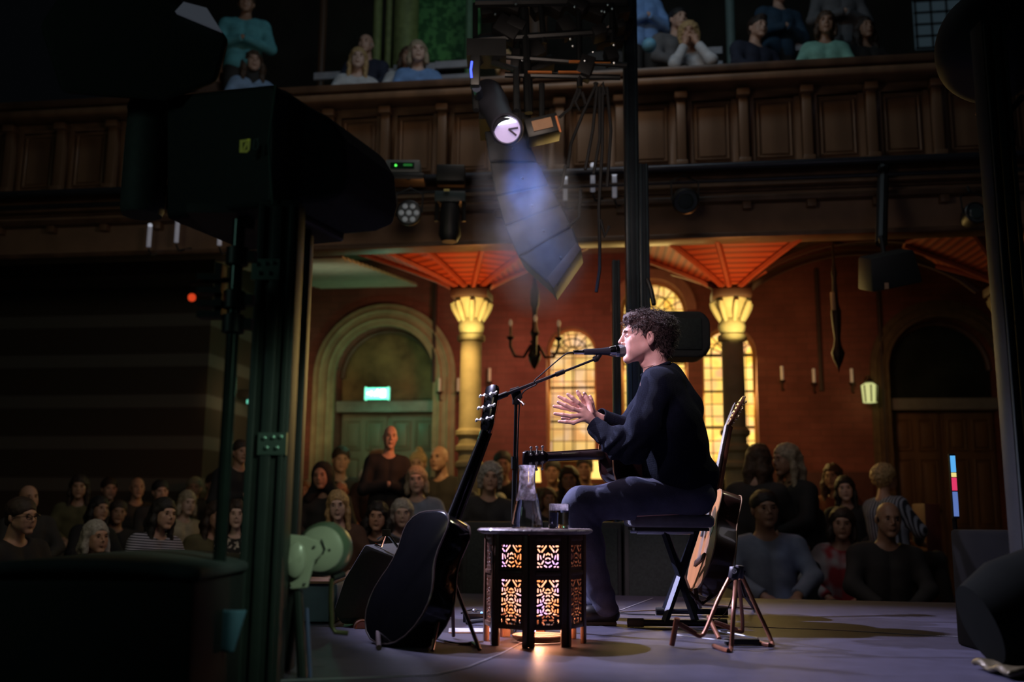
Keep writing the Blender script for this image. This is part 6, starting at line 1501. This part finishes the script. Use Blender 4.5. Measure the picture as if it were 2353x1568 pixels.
# ================================================================== THE AUDIENCE
def fig(pose, female):
    """returns (body sdf, top sdf, trousers sdf, head centre, bounds)"""
    sh = .165 if female else .195
    if pose == 'chair': hz_ = 1.22; hip = .50; kn = [(.13, -.40, .50)]; ft = [(.14, -.44, .07)]; hd = (.06, -.26, .66); el = (.25, -.08, .76)
    elif pose == 'lean': hz_ = 1.18; hip = .50; kn = [(.14, -.40, .50)]; ft = [(.14, -.44, .07)]; hd = (.045, -.17, 1.045); el = (.18, -.26, .78)
    elif pose == 'floor': hz_ = .80; hip = .12; kn = [(.32, -.26, .14)]; ft = [(.06, -.36, .08)]; hd = (.07, -.28, .22); el = (.25, -.10, .36)
    else: hz_ = 1.64; hip = .92; kn = [(.11, -.02, .50)]; ft = [(.12, .02, .07)]; hd = (-.07, -.21, 1.20); el = (.27, -.05, 1.13)
    nb = hz_ - .155; HC_ = np.array([0, -.035 if pose != 'stand' else -.01, hz_])
    st = pose == 'stand'
    def mm(p): return np.stack([np.abs(p[..., 0]), p[..., 1], p[..., 2]], -1)
    def torso(m, g=0.):
        d = chain(m, [(.06, .03, nb - .17), (.05, .03, (nb + hip) / 2), (.07, .03, hip + .03)], [.115 + g, .10 + g, .115 + g], .06)
        return smin(d, cap(m, (0, .02, nb - .05), (sh - .03, .02, nb - .085), .058 + g, .058 + g), .06)
    def armf(m, g=0.):
        return chain(m, [(sh, .02, nb - .09), el, tuple(np.array(el) * .2 + np.array(hd) * .8)], [.05 + g, .042 + g, .03 + g], .03)
    def legf(m, g=0.): return chain(m, [(.09, .02, hip), kn[0], ft[0]], [.085 + g, .06 + g, .042 + g], .03)
    def body(p):
        m = mm(p); d = head_sdf(p - HC_, female, False)
        d = smin(d, cap(m, (0, HC_[1] + .035, hz_ - .07), (0, .03, nb - .03), .046 if female else .055, .06), .02)
        d = smin(d, torso(m), .04); d = smin(d, armf(m), .03); d = smin(d, legf(m), .04)
        h = np.array(hd); dr = np.array([0, -.8, -.3]) if not st else np.array([-1, .1, .1]); dr = dr / np.linalg.norm(dr)
        if pose == 'lean': dr = np.array([-.1, .2, .95])
        e = np.array(el); w = e * .15 + h * .85
        hh = cap(m, w, h + dr * .03, .026, .032); hh = smin(hh, cap(m, h, h + dr * .05 + [.02, 0, 0], .03, .026), .02)
        for k in range(4):
            off = np.array([(k - 1.5) * .017, 0, 0]) if not st else np.array([0, 0, (k - 1.5) * .017])
            hh = smin(hh, cap(m, h + dr * .05 + off, h + dr * (.10 if k in (1, 2) else .088) + off * 1.1 + [0, 0, -.012], .009, .0075), .006)
        hh = smin(hh, cap(m, h + [.02, 0, 0], h + dr * .05 + [-.045 if not st else .0, 0, .03], .011, .008), .008)
        ff = cap(m, np.array(ft[0]) + [0, .02, -.03], np.array(ft[0]) + [.02, -.14, -.035], .04, .032)
        d = smin(d, hh, .015); return smin(d, ff, .03)
    def top(p):
        m = mm(p); d = smin(torso(m, .016), armf(m, .016), .045)
        d = d + .005 * nz(p, 11)
        hcut = np.linalg.norm((p - np.array([0, .0, nb + .03])) * np.array([1, .8, 1]), axis=-1) - .088
        d = smax(d, -hcut, .01)
        h = np.array(hd); e = np.array(el); ax_ = (h - e) / np.linalg.norm(h - e); w = e * .22 + h * .78
        near = np.linalg.norm(m - h, axis=-1) < .13
        d = np.where(near, np.maximum(d, (m - w) @ ax_), d)
        return smax(d, (hip - .04) - p[..., 2], .01)
    def trs(p):
        m = mm(p); d = smin(legf(m, .014), cap(m, (0, .02, hip + .03), (.06, .02, hip + .03), .11), .05) + .003 * nz(p, 12)
        return smax(d, ft[0][2] - p[..., 2] - .0 if pose != 'floor' else -p[..., 2] - 1, .01)
    lo_ = np.array([-.46, -.66, -.02]); hi_ = np.array([.46, .24, hz_ + .15])
    return body, top, trs, HC_, lo_, hi_
FIG = {}
SKN = {k: M('skin_' + k, c, .5, 0, .08, 14) for k, c in dict(light=(.52, .32, .24), warm=(.46, .26, .18), tan=(.36, .20, .13), pale=(.58, .40, .33), dark=(.16, .09, .06)).items()}
TMP = M('cloth_base', (.1, .1, .1), .85)
def get_fig(pose, fem):
    key = (pose, fem)
    if key not in FIG:
        b, t, l, hc, lo_, hi_ = fig(pose, fem)
        ms_ = []
        for nm, f, h in (('person', b, .0085), ('top', t, .012), ('trousers', l, .014)):
            o = sdfobj(nm, f, lo_, hi_, h, TMP); ms_.append(o.data); bpy.data.objects.remove(o)
        FIG[key] = (ms_, hc)
    return FIG[key]
def hair_sdf(kind):
    def f(p):
        m = np.stack([np.abs(p[..., 0]), p[..., 1], p[..., 2]], -1); amp = .003; fr = 60
        d = ell(p, (0, .018, .046), (.089, .110, .092)); face = ell(m, (0, -.112, -.028), (.060, .064, .088))
        d = smin(d, ell(p, (0, .07, -.02), (.066, .045, .06)), .02)
        if kind == 'ring':
            d = ell(p, (0, .024, .0), (.083, .098, .048)); d = smax(d, -ell(p, (0, -.09, .02), (.09, .09, .12)), .01); d = smax(d, p[..., 2] - .035, .01)
        if kind in ('long', 'bob', 'wavy', 'grey_long'):
            L = -.11 if kind == 'bob' else -.30; g = .0 if kind != 'wavy' else .012
            d = smin(d, chain(m, [(.068, .0, .03), (.082 + g, .005, -.06), (.088 + g, -.01, L)], [.026, .027 + g, .022 if kind != 'bob' else .024], .03), .03)
            d = smin(d, chain(m, [(.03, .07, .0), (.045, .085, -.08), (.05, .09, L)], [.05, .048 + g, .034], .03), .04); amp = .005 if kind != 'wavy' else .009; fr = 40
        if kind == 'curly': d = smin(d, ell(p, (0, .03, .03), (.108, .115, .105)), .02); amp = .008; fr = 75
        if kind == 'fluffy': d = smin(d, ell(p, (0, .02, .035), (.112, .112, .112)), .02); d = smin(d, cap(m, (.08, 0, .0), (.085, .0, -.07), .035, .025), .03); amp = .009; fr = 65
        if kind == 'bun': d = smin(d, np.linalg.norm(p - np.array([0, .06, .135]), axis=-1) - .042, .012)
        if kind == 'quiff': d = smin(d, ell(p, (.01, -.045, .105), (.055, .05, .03)), .02); amp = .005; fr = 90
        if kind == 'cap':
            d = ell(p, (0, .012, .045), (.088, .108, .08)); d = smin(d, cap(p, (0, -.09, .05), (0, -.145, .042), .03, .022) + 0 * d, .01); amp = 0
            return np.maximum(smax(d, .032 - p[..., 2], .004), 0 * d - 1)
        if kind == 'hood': d = smin(d, ell(p, (0, .02, -.01), (.105, .11, .14)), .02); d = smin(d, cap(m, (.06, .0, -.1), (.12, .0, -.2), .05, .06), .04); face = ell(p, (0, -.105, -.02), (.072, .085, .108)); amp = .003; fr = 30
        d = d + amp * nz(p, fr)
        d = smax(d, -face, .008)
        if kind not in ('long', 'bob', 'wavy', 'hood', 'fluffy', 'ring'): d = smax(d, -ell(m, (.085, .002, -.025), (.03, .024, .036)), .006)
        if kind in ('short', 'quiff', 'curly', 'bun'): d = smax(d, -ell(m, (.05, -.05, -.05), (.05, .07, .07)), .006)
        return d
    return f
HAIR = {}
def get_hair(kind):
    if kind not in HAIR:
        o = sdfobj('hair', hair_sdf(kind), (-.17, -.17, -.36), (.17, .2, .2), .0075, TMP); HAIR[kind] = o.data; bpy.data.objects.remove(o)
    return HAIR[kind]
HC_ = dict(black=(.012, .010, .010), dark=(.03, .017, .012), brown=(.07, .038, .022), auburn=(.12, .05, .025), blonde=(.42, .28, .13), ash=(.32, .26, .18), grey=(.34, .32, .29), white=(.55, .53, .48), ginger=(.22, .09, .03))
HMAT = {k: M('hair_' + k, c, .6, 0, .35, 50, .3, 250) for k, c in HC_.items()}
CL = {}
def cloth(c):
    if c not in CL:
        if c == 'stripe': m = M2('striped_cloth', (.015, .015, .03), (.40, .40, .50), 'wave', 16, .8, 'Z', .6)
        elif c == 'vstripe': m = M2('vertical_striped_cloth', (.02, .025, .04), (.30, .34, .44), 'wave', 11, .8, 'X', 1.5)
        elif c == 'floral': m = M2('floral_cloth', (.012, .012, .012), (.55, .50, .42), 'noise', 26, .8, 'X', 0, .56)
        elif c == 'redwhite': m = M2('red_white_patterned_cloth', (.40, .035, .045), (.50, .46, .48), 'noise', 7, .8, 'X', 0, .53)
        else:
            pal = dict(black=(.012, .012, .014), navy=(.02, .025, .05), grey=(.12, .12, .13), dark=(.03, .028, .028), teal=(.10, .34, .38), lightblue=(.26, .38, .58), blue=(.16, .30, .60), white=(.52, .54, .58), mint=(.22, .48, .40), olive=(.10, .09, .04), brown=(.08, .04, .025), paleblue=(.22, .26, .36), cream=(.40, .34, .24), darkblue=(.02, .05, .09), rust=(.20, .06, .03))
            m = M('cloth_' + c, pal[c], .85, 0, .15, 14, .15, 80)
        CL[c] = m
    return CL[c]
EYEM = M('dark_eye', (.02, .014, .012), .2); BRM = M('brow_hair', (.04, .025, .018), .8); LIPM = M('lip_tone', (.30, .12, .10), .5)
FP = {}
def facebit(nm, bmk, mm_):
    if nm not in FP:
        o = bmk.build(nm, mm_); FP[nm] = o.data; bpy.data.objects.remove(o)
    return FP[nm]
GLS = M('spectacle_frame', (.02, .02, .022), .3, .4)
def setmat(o, m):
    o.material_slots[0].link = 'OBJECT'; o.material_slots[0].material = m
NAT = {('chair'): 1.22, 'lean': 1.18, 'floor': .80, 'stand': 1.64}
def person(px, py, size, pose, fem, rot, hair, hc, top, skin, label, group, Y=None, base=0.0, tr='dark', glasses=False, dz=None):
    """px,py: centre of the head in the photo; size: head height in px (with hair)"""
    (mb, mt, ml), hcen = get_fig(pose, fem)
    Y = Y or FPX * .262 / size
    if base: q = wq(px, py, Y)
    else:
        q = at(px, py, Y); N_ = min(q.dot(NN), 12.4); u_ = q.dot(UU)
        if u_ < u475 + .3: N_ = min(N_, 11.0)
        for uc in (u1, u2):
            if abs(u_ - uc) < .75 and 9.35 < N_ < 11.2: N_ = 9.35 if N_ < 10.35 else 11.2
        q = wq(px, py, N_)
    hz_ = hcen[2]
    s = (q.z - base) / hz_
    if dz is None and not .86 < s < 1.12:                         # keep human size, keep the seat height instead
        s = min(max(s, .93), 1.06)
    if not base and q.z - hz_ * s > 0: s = q.z / hz_
    o = bpy.data.objects.new('person', mb); C.objects.link(o); setmat(o, SKN[skin])
    rz = math.radians(rot)
    off = Matrix.Rotation(rz, 3, 'Z') @ Vector((hcen[0], hcen[1], 0)) * s
    o.location = (q.x - off.x, q.y - off.y, q.z - hz_ * s); o.rotation_euler = (0, 0, rz); o.scale = (s * (1 + .05 * math.sin(px * 1.3)), s, s); o.rotation_euler = (.05 * math.sin(px * .7 + py), .07 * math.sin(px * 2.1), rz + .16 * math.sin(px * .37 + py * .9))
    tag(o, label, 'person', group)
    t = bpy.data.objects.new('top', mt); C.objects.link(t); setmat(t, cloth(top)); t.parent = o
    l = bpy.data.objects.new('trousers', ml); C.objects.link(l); setmat(l, cloth(tr)); l.parent = o
    if hair:
        h = bpy.data.objects.new('hair' if hair not in ('cap', 'hood') else hair, get_hair(hair)); C.objects.link(h); setmat(h, HMAT[hc] if hair not in ('cap', 'hood') else cloth(hc)); h.parent = o; h.location = hcen
    if hair is None and pose == 'stand': o.scale.x *= .82
    for nm, b_, m_, xs in (('eye', MB().ball((0, -.0905, .0045), .0068, 8, (1.5, .7, .75)), EYEM, (-.031, .031)), ('eyebrow', MB().tube([(-.014, -.0985, .021), (0, -.0985, .026), (.014, -.092, .024)], [.002, .004, .002], 6), BRM, (-.031, .031)), ('lips', MB().tube([(-.021, -.0905, -.060), (0, -.0985, -.0595), (.021, -.0905, -.060)], [.002, .0055, .002], 6), LIPM, (0,))):
        me_ = facebit(nm, b_, m_)
        for x_ in xs:
            e_ = bpy.data.objects.new(nm, me_); C.objects.link(e_); e_.parent = o; e_.location = (hcen[0] + x_, hcen[1], hcen[2])
    if glasses:
        g = MB()
        for s_ in (-1, 1):
            g.tube([(s_ * .032 + .021 * math.cos(a), -.108, .004 + .017 * math.sin(a)) for a in np.linspace(0, 2 * PI, 15)], .0022, 5)
            g.tube([(s_ * .053, -.105, .008), (s_ * .080, .0, .006)], .0018, 5)
        g.tube([(-.011, -.109, .006), (.011, -.109, .006)], .002, 5)
        g = g.build('glasses', GLS, o); g.location = hcen
    return o
GA = 'people in the audience at left'; GB = 'people in the audience at centre'; GC_ = 'people in the audience at right'; GD = 'spectators on the balcony'
A = [
 (59, 1186, 92, 'chair', 0, 60, 'short', 'dark', 'black', 'warm', 'man with glasses in black, looking right, largest head at the far left of the audience', GA, True),
 (95, 1145, 70, 'chair', 0, 50, 'ring', 'dark', 'dark', 'warm', 'balding man in dark clothes behind the man with glasses at far left', GA, False),
 (181, 1120, 58, 'chair', 1, 15, 'long', 'dark', 'olive', 'warm', 'dark-haired smiling woman facing front in the left back row, tallest there', GA, False),
 (256, 1124, 54, 'chair', 0, 30, 'short', 'dark', 'black', 'light', 'dark-haired man in black behind the row, second left of the round pole', GA, False),
 (323, 1122, 54, 'chair', 0, 40, 'ring', 'dark', 'dark', 'light', 'balding man looking right in the back row at left, behind the striped shirt woman', GA, False),
 (382, 1130, 56, 'chair', 0, 25, 'short', 'black', 'dark', 'light', 'short-haired person with pale throat in the back row above the striped shirt woman\'s shoulder', GA, False),
 (414, 1156, 62, 'chair', 1, 40, 'bob', 'ash', 'cream', 'pale', 'ash blonde woman holding a pale cup near her face, left audience', GA, False),
 (213, 1170, 64, 'chair', 1, 45, 'long', 'black', 'black', 'warm', 'black-haired woman in profile behind the grey-haired woman at left', GA, False),
 (252, 1178, 62, 'chair', 0, 35, 'short', 'dark', 'black', 'tan', 'dark man peering between the black-haired woman and the striped shirt woman', GA, False),
 (232, 1236, 84, 'chair', 1, 60, 'bob', 'grey', 'dark', 'warm', 'grey-haired woman in profile looking right, nearest at lower left', GA, False),
 (345, 1180, 80, 'chair', 1, 45, 'long', 'black', 'stripe', 'light', 'woman with long dark hair in a narrow striped shirt looking right', GA, False),
 (480, 1186, 74, 'chair', 1, 35, 'long', 'dark', 'olive', 'warm', 'long-haired woman half hidden behind the left round pole', GA, False),
 (489, 1114, 52, 'chair', 0, 30, 'quiff', 'dark', 'dark', 'warm', 'man with tousled hair in the back row just left of the round pole', GA, False),
 (440, 1122, 50, 'chair', 0, 20, 'short', 'ash', 'olive', 'warm', 'person with fair hair in the back row left of the tousled hair man', GA, False),
 (552, 1092, 54, 'chair', 0, 20, 'short', 'brown', 'olive', 'light', 'brown-haired person between the pole and the left tower, upper row', GA, False),
 (556, 1135, 60, 'chair', 1, 15, 'bob', 'dark', 'olive', 'warm', 'dark bobbed woman between the pole and the left tower, middle row', GA, False),
 (540, 1184, 74, 'chair', 1, 10, 'wavy', 'dark', 'floral', 'pale', 'woman in a black top with pale flower pattern between the pole and the left tower', GA, False),
 (552, 1040, 62, 'stand', 0, 35, 'short', 'dark', 'black', 'warm', 'standing man lit orange between the pole and the left tower', GA, False),
 (880, 1004, 62, 'stand', 0, 20, None, 'dark', 'black', 'light', 'bald man standing with folded arms before the left arched door', GB, False),
 (765, 1094, 60, 'chair', 1, 0, 'hood', 'black', 'dark', 'warm', 'person in a dark hood at centre left, under the left arched door\'s pale surround', GB, False),
 (778, 1058, 48, 'chair', 0, 10, 'short', 'dark', 'dark', 'warm', 'dark-haired man behind the hooded person, one side lit orange', GB, False),
 (866, 1066, 54, 'chair', 0, -10, 'short', 'brown', 'dark', 'light', 'brown-haired man seated right in front of the standing bald man', GB, False),
 (861, 1106, 52, 'chair', 0, 10, 'short', 'white', 'grey', 'pale', 'white-haired man below the standing bald man', GB, False),
 (884, 1136, 50, 'chair', 1, 10, 'wavy', 'blonde', 'olive', 'pale', 'fair wavy-haired woman with glasses, middle rows at centre left', GB, True),
 (801, 1130, 54, 'chair', 0, 5, 'ring', 'brown', 'dark', 'warm', 'balding man behind the large fair-haired woman at centre left', GB, False),
 (801, 1162, 76, 'chair', 1, 12, 'long', 'blonde', 'brown', 'pale', 'large fair-haired woman left of the red-lit woman, above the cream lamp', GB, False),
 (856, 1188, 74, 'chair', 1, 5, 'wavy', 'black', 'black', 'warm', 'dark-haired woman with reddish lit face beside the fair-haired woman', GB, False),
 (920, 1180, 72, 'chair', 1, 0, 'bob', 'grey', 'paleblue', 'pale', 'grey bobbed woman in pale blue left of the glossy black guitar\'s shoulder', GB, False),
 (972, 1104, 60, 'chair', 1, -5, 'bob', 'ash', 'paleblue', 'pale', 'ash blonde woman in a pale blue top behind the black guitar\'s neck', GB, False),
 (965, 1068, 50, 'chair', 1, 5, 'bun', 'blonde', 'dark', 'warm', 'fair-haired person with a bun in the back row left of the orange-lit bald man', GB, False),
 (1014, 1054, 56, 'chair', 0, -15, None, 'dark', 'dark', 'warm', 'bald seated man with orange-lit face left of the black guitar\'s neck', GB, False),
 (1105, 1098, 68, 'chair', 0, -5, 'fluffy', 'grey', 'dark', 'light', 'grey-haired person beneath the left column', GB, False),
 (1070, 1140, 54, 'chair', 1, 0, 'bob', 'brown', 'dark', 'warm', 'brown-haired woman right beside the black guitar\'s neck, low row', GB, False),
 (1100, 1160, 64, 'chair', 0, 0, 'short', 'black', 'dark', 'light', 'dark-haired man with glasses left of the microphone stand', GB, True),
 (714, 1128, 50, 'chair', 1, 10, 'wavy', 'ginger', 'olive', 'warm', 'ginger-haired woman right beside the left towers, upper row', GB, False),
 (712, 1166, 54, 'chair', 1, 10, 'bob', 'brown', 'olive', 'warm', 'brown-haired woman right beside the left towers, lower row', GB, False),
 (1152, 1068, 46, 'chair', 0, 10, 'short', 'black', 'black', 'tan', 'dark silhouetted man just left of the microphone stand', GB, False),
 (1163, 1156, 50, 'chair', 0, 0, 'short', 'white', 'grey', 'pale', 'white-haired person directly behind the microphone stand', GB, False),
 (1255, 1148, 58, 'chair', 1, 0, 'bob', 'brown', 'black', 'tan', 'brown-haired person between the carafe and the seated man\'s knee', GB, False),
 (1264, 1086, 44, 'chair', 0, -10, 'short', 'black', 'black', 'tan', 'dark silhouetted person behind the lap guitar\'s headstock', GB, False),
 (1325, 1102, 56, 'chair', 1, 0, 'long', 'dark', 'black', 'tan', 'dark long-haired person under the lap guitar\'s neck', GB, False),
 (1348, 1078, 42, 'chair', 0, 0, 'bun', 'black', 'black', 'tan', 'dark person with a bun in the back row under the lap guitar\'s neck', GB, False),
 (1726, 1060, 60, 'chair', 1, 150, 'long', 'brown', 'dark', 'warm', 'person with long brown hair turned away, beneath the right column', GC_, False),
 (1822, 1058, 62, 'chair', 1, -60, 'long', 'ash', 'black', 'tan', 'person with backlit fair hair looking left, tallest at right', GC_, False),
 (1831, 1124, 66, 'chair', 0, -10, 'short', 'dark', 'black', 'tan', 'large man in black in front of the backlit fair-haired person', GC_, False),
 (1683, 1120, 56, 'chair', 1, 10, 'bob', 'dark', 'black', 'tan', 'dark bobbed person beside the edge-on guitar\'s neck', GC_, False),
 (1770, 1172, 72, 'floor', 0, -5, 'short', 'black', 'paleblue', 'tan', 'man in a pale shirt sitting low beside the edge-on guitar\'s body', GC_, False),
 (1932, 1096, 56, 'chair', 1, -25, 'wavy', 'brown', 'rust', 'warm', 'wavy-haired woman with a blue hair glint, behind the pale-faced long-haired woman', GC_, False),
 (1965, 1124, 62, 'chair', 1, -8, 'long', 'black', 'black', 'pale', 'pale-faced woman with long black hair at right', GC_, False),
 (1925, 1204, 68, 'floor', 1, -8, 'bob', 'dark', 'redwhite', 'warm', 'woman in a red and white patterned top sitting low at right', GC_, False),
 (2023, 1194, 76, 'floor', 0, -12, 'ring', 'dark', 'dark', 'tan', 'bald heavy man in dark clothes sitting low at right', GC_, False),
 (2062, 1100, 64, 'chair', 1, 120, 'curly', 'blonde', 'vstripe', 'warm', 'fair curly-haired person in a striped shirt at far right of the audience', GC_, False),
]
for (px, py, sz, pose, fem, rot, hair, hc, tp, sk, lab, grp, gl) in A:
    rot2 = rot
    person(px, py, sz, pose, fem, rot2, hair, hc, tp, sk, lab, grp, glasses=gl)
cup = MB().lathe([(0, -.045), (.028, -.045), (.038, .045), (.034, .045), (.025, -.04), (0, -.04)], at(385, 1207, 7.6), 16).build('paper_cup', M('cup_white', (.45, .5, .55), .6)); tag(cup, 'pale paper cup held up beside the ash blonde woman\'s chin at left', 'cup')
# ---- balcony
B = [
 (567, 14, 62, 'stand', 0, 5, 'short', 'brown', 'teal', 'tan', 'standing man in a teal polo shirt on the balcony at left', 10.0, False),
 (582, 146, 60, 'chair', 1, 15, 'wavy', 'brown', 'lightblue', 'light', 'brown-haired woman in light blue on the balcony above the large loudspeaker', 10.00, False),
 (520, 150, 58, 'chair', 1, 40, 'long', 'dark', 'brown', 'light', 'dark-haired person leaning forward on the balcony left of the light blue woman', 10.05, False),
 (812, 138, 62, 'chair', 1, 12, 'long', 'blonde', 'white', 'pale', 'woman with long blonde hair in white on the balcony', 10.00, False),
 (836, 108, 54, 'chair', 0, 0, 'ring', 'grey', 'navy', 'light', 'bald man on the balcony behind the long-haired blonde woman', 10.5, False),
 (922, 126, 54, 'chair', 1, 5, 'bob', 'brown', 'white', 'warm', 'brown bobbed woman on the balcony left of the blue shirt spectator', 10.2, False),
 (972, 126, 60, 'chair', 1, 0, 'bob', 'ash', 'blue', 'pale', 'grey-blonde bobbed spectator in a blue shirt on the balcony', 10.00, False),
 (1178, 140, 58, 'chair', 1, 0, 'bob', 'blonde', 'cream', 'warm', 'fair-haired spectator half hidden by the stage light rig on the balcony', 10.15, False),
 (1386, 78, 60, 'chair', 0, 0, None, 'dark', 'dark', 'light', 'pale-headed spectator behind the hanging grid by the tall tower', 9.9, False),
 (1547, 50, 60, 'chair', 0, 10, 'short', 'black', 'grey', 'light', 'dark-haired man in grey on the balcony beside the curly blonde woman', 10.15, False),
 (1603, 78, 66, 'lean', 1, -5, 'fluffy', 'blonde', 'white', 'warm', 'curly blonde woman in white with raised hands on the balcony', 9.85, False),
 (1727, 60, 62, 'chair', 0, 12, 'quiff', 'dark', 'navy', 'light', 'man with dark quiff in a navy shirt on the balcony', 9.95, False),
 (1772, -22, 60, 'stand', 0, 0, 'short', 'dark', 'darkblue', 'light', 'standing person in dark teal cut off at the top of the frame', 10.4, False),
 (1880, 62, 66, 'chair', 1, -8, 'bob', 'brown', 'mint', 'tan', 'brown-haired woman in a mint green jumper on the balcony at right', 9.85, False),
 (1910, -52, 60, 'stand', 0, 0, 'short', 'grey', 'grey', 'light', 'standing person in a grey shirt behind the mint jumper woman, cut off at the top', 10.3, False),
 (1478, -42, 60, 'stand', 1, 10, 'bob', 'blonde', 'blue', 'light', 'standing person in blue right beside the tall tower, cut off at the top', 10.2, False),
 (2010, 62, 58, 'chair', 1, 0, 'wavy', 'dark', 'dark', 'tan', 'dim spectator on the balcony right of the mint jumper woman', 10.15, False),
]
for (px, py, sz, pose, fem, rot, hair, hc, tp, sk, lab, Yd, gl) in B:
    person(px, py, sz, pose, fem, rot, hair, hc, tp, sk, lab, GD, Y=Yd, base=4.22, glasses=gl)
o = MB().ball((0, 0, 0), .075, 18).build('round_blue_bag', M('blue_ball', (.15, .40, .60), .5)); o.location = at(1492, 104, 9.45); tag(o, 'round pale blue bundle on the balcony rail beside the tall tower', 'bag')
# small bar lights glowing far behind at centre
for i, (px, py, wd, hg, lab) in enumerate(((1234, 1092, .10, .18, 'small glowing yellow bar lamp left of three, behind the carafe'), (1296, 1096, .16, .10, 'small glowing yellow bar lamp in the middle of three under the lap guitar'), (1376, 1080, .20, .22, 'small glowing amber bar lamp right of three under the lap guitar'))):
    u, z = wp(px, py, NW - .3); r = empty('bar_lamp', mat=HM @ Matrix.Translation((u, NW - .3, z)), label=lab, cat='lamp')
    MB().lathe([(0, -hg / 2), (wd / 2, -hg / 2), (wd * .38, hg / 2), (0, hg / 2)], n=16).build('shade', M('bar_shade_%d' % i, (.7, .5, .2), .4, emis=(1.0, .62, .16), estr=1.5), r)
    MB().tube([(0, 0, hg / 2), (0, .05, hg / 2 + .1), (0, .27, hg / 2 + .1)], .012, 6).build('bracket', BLK, r)
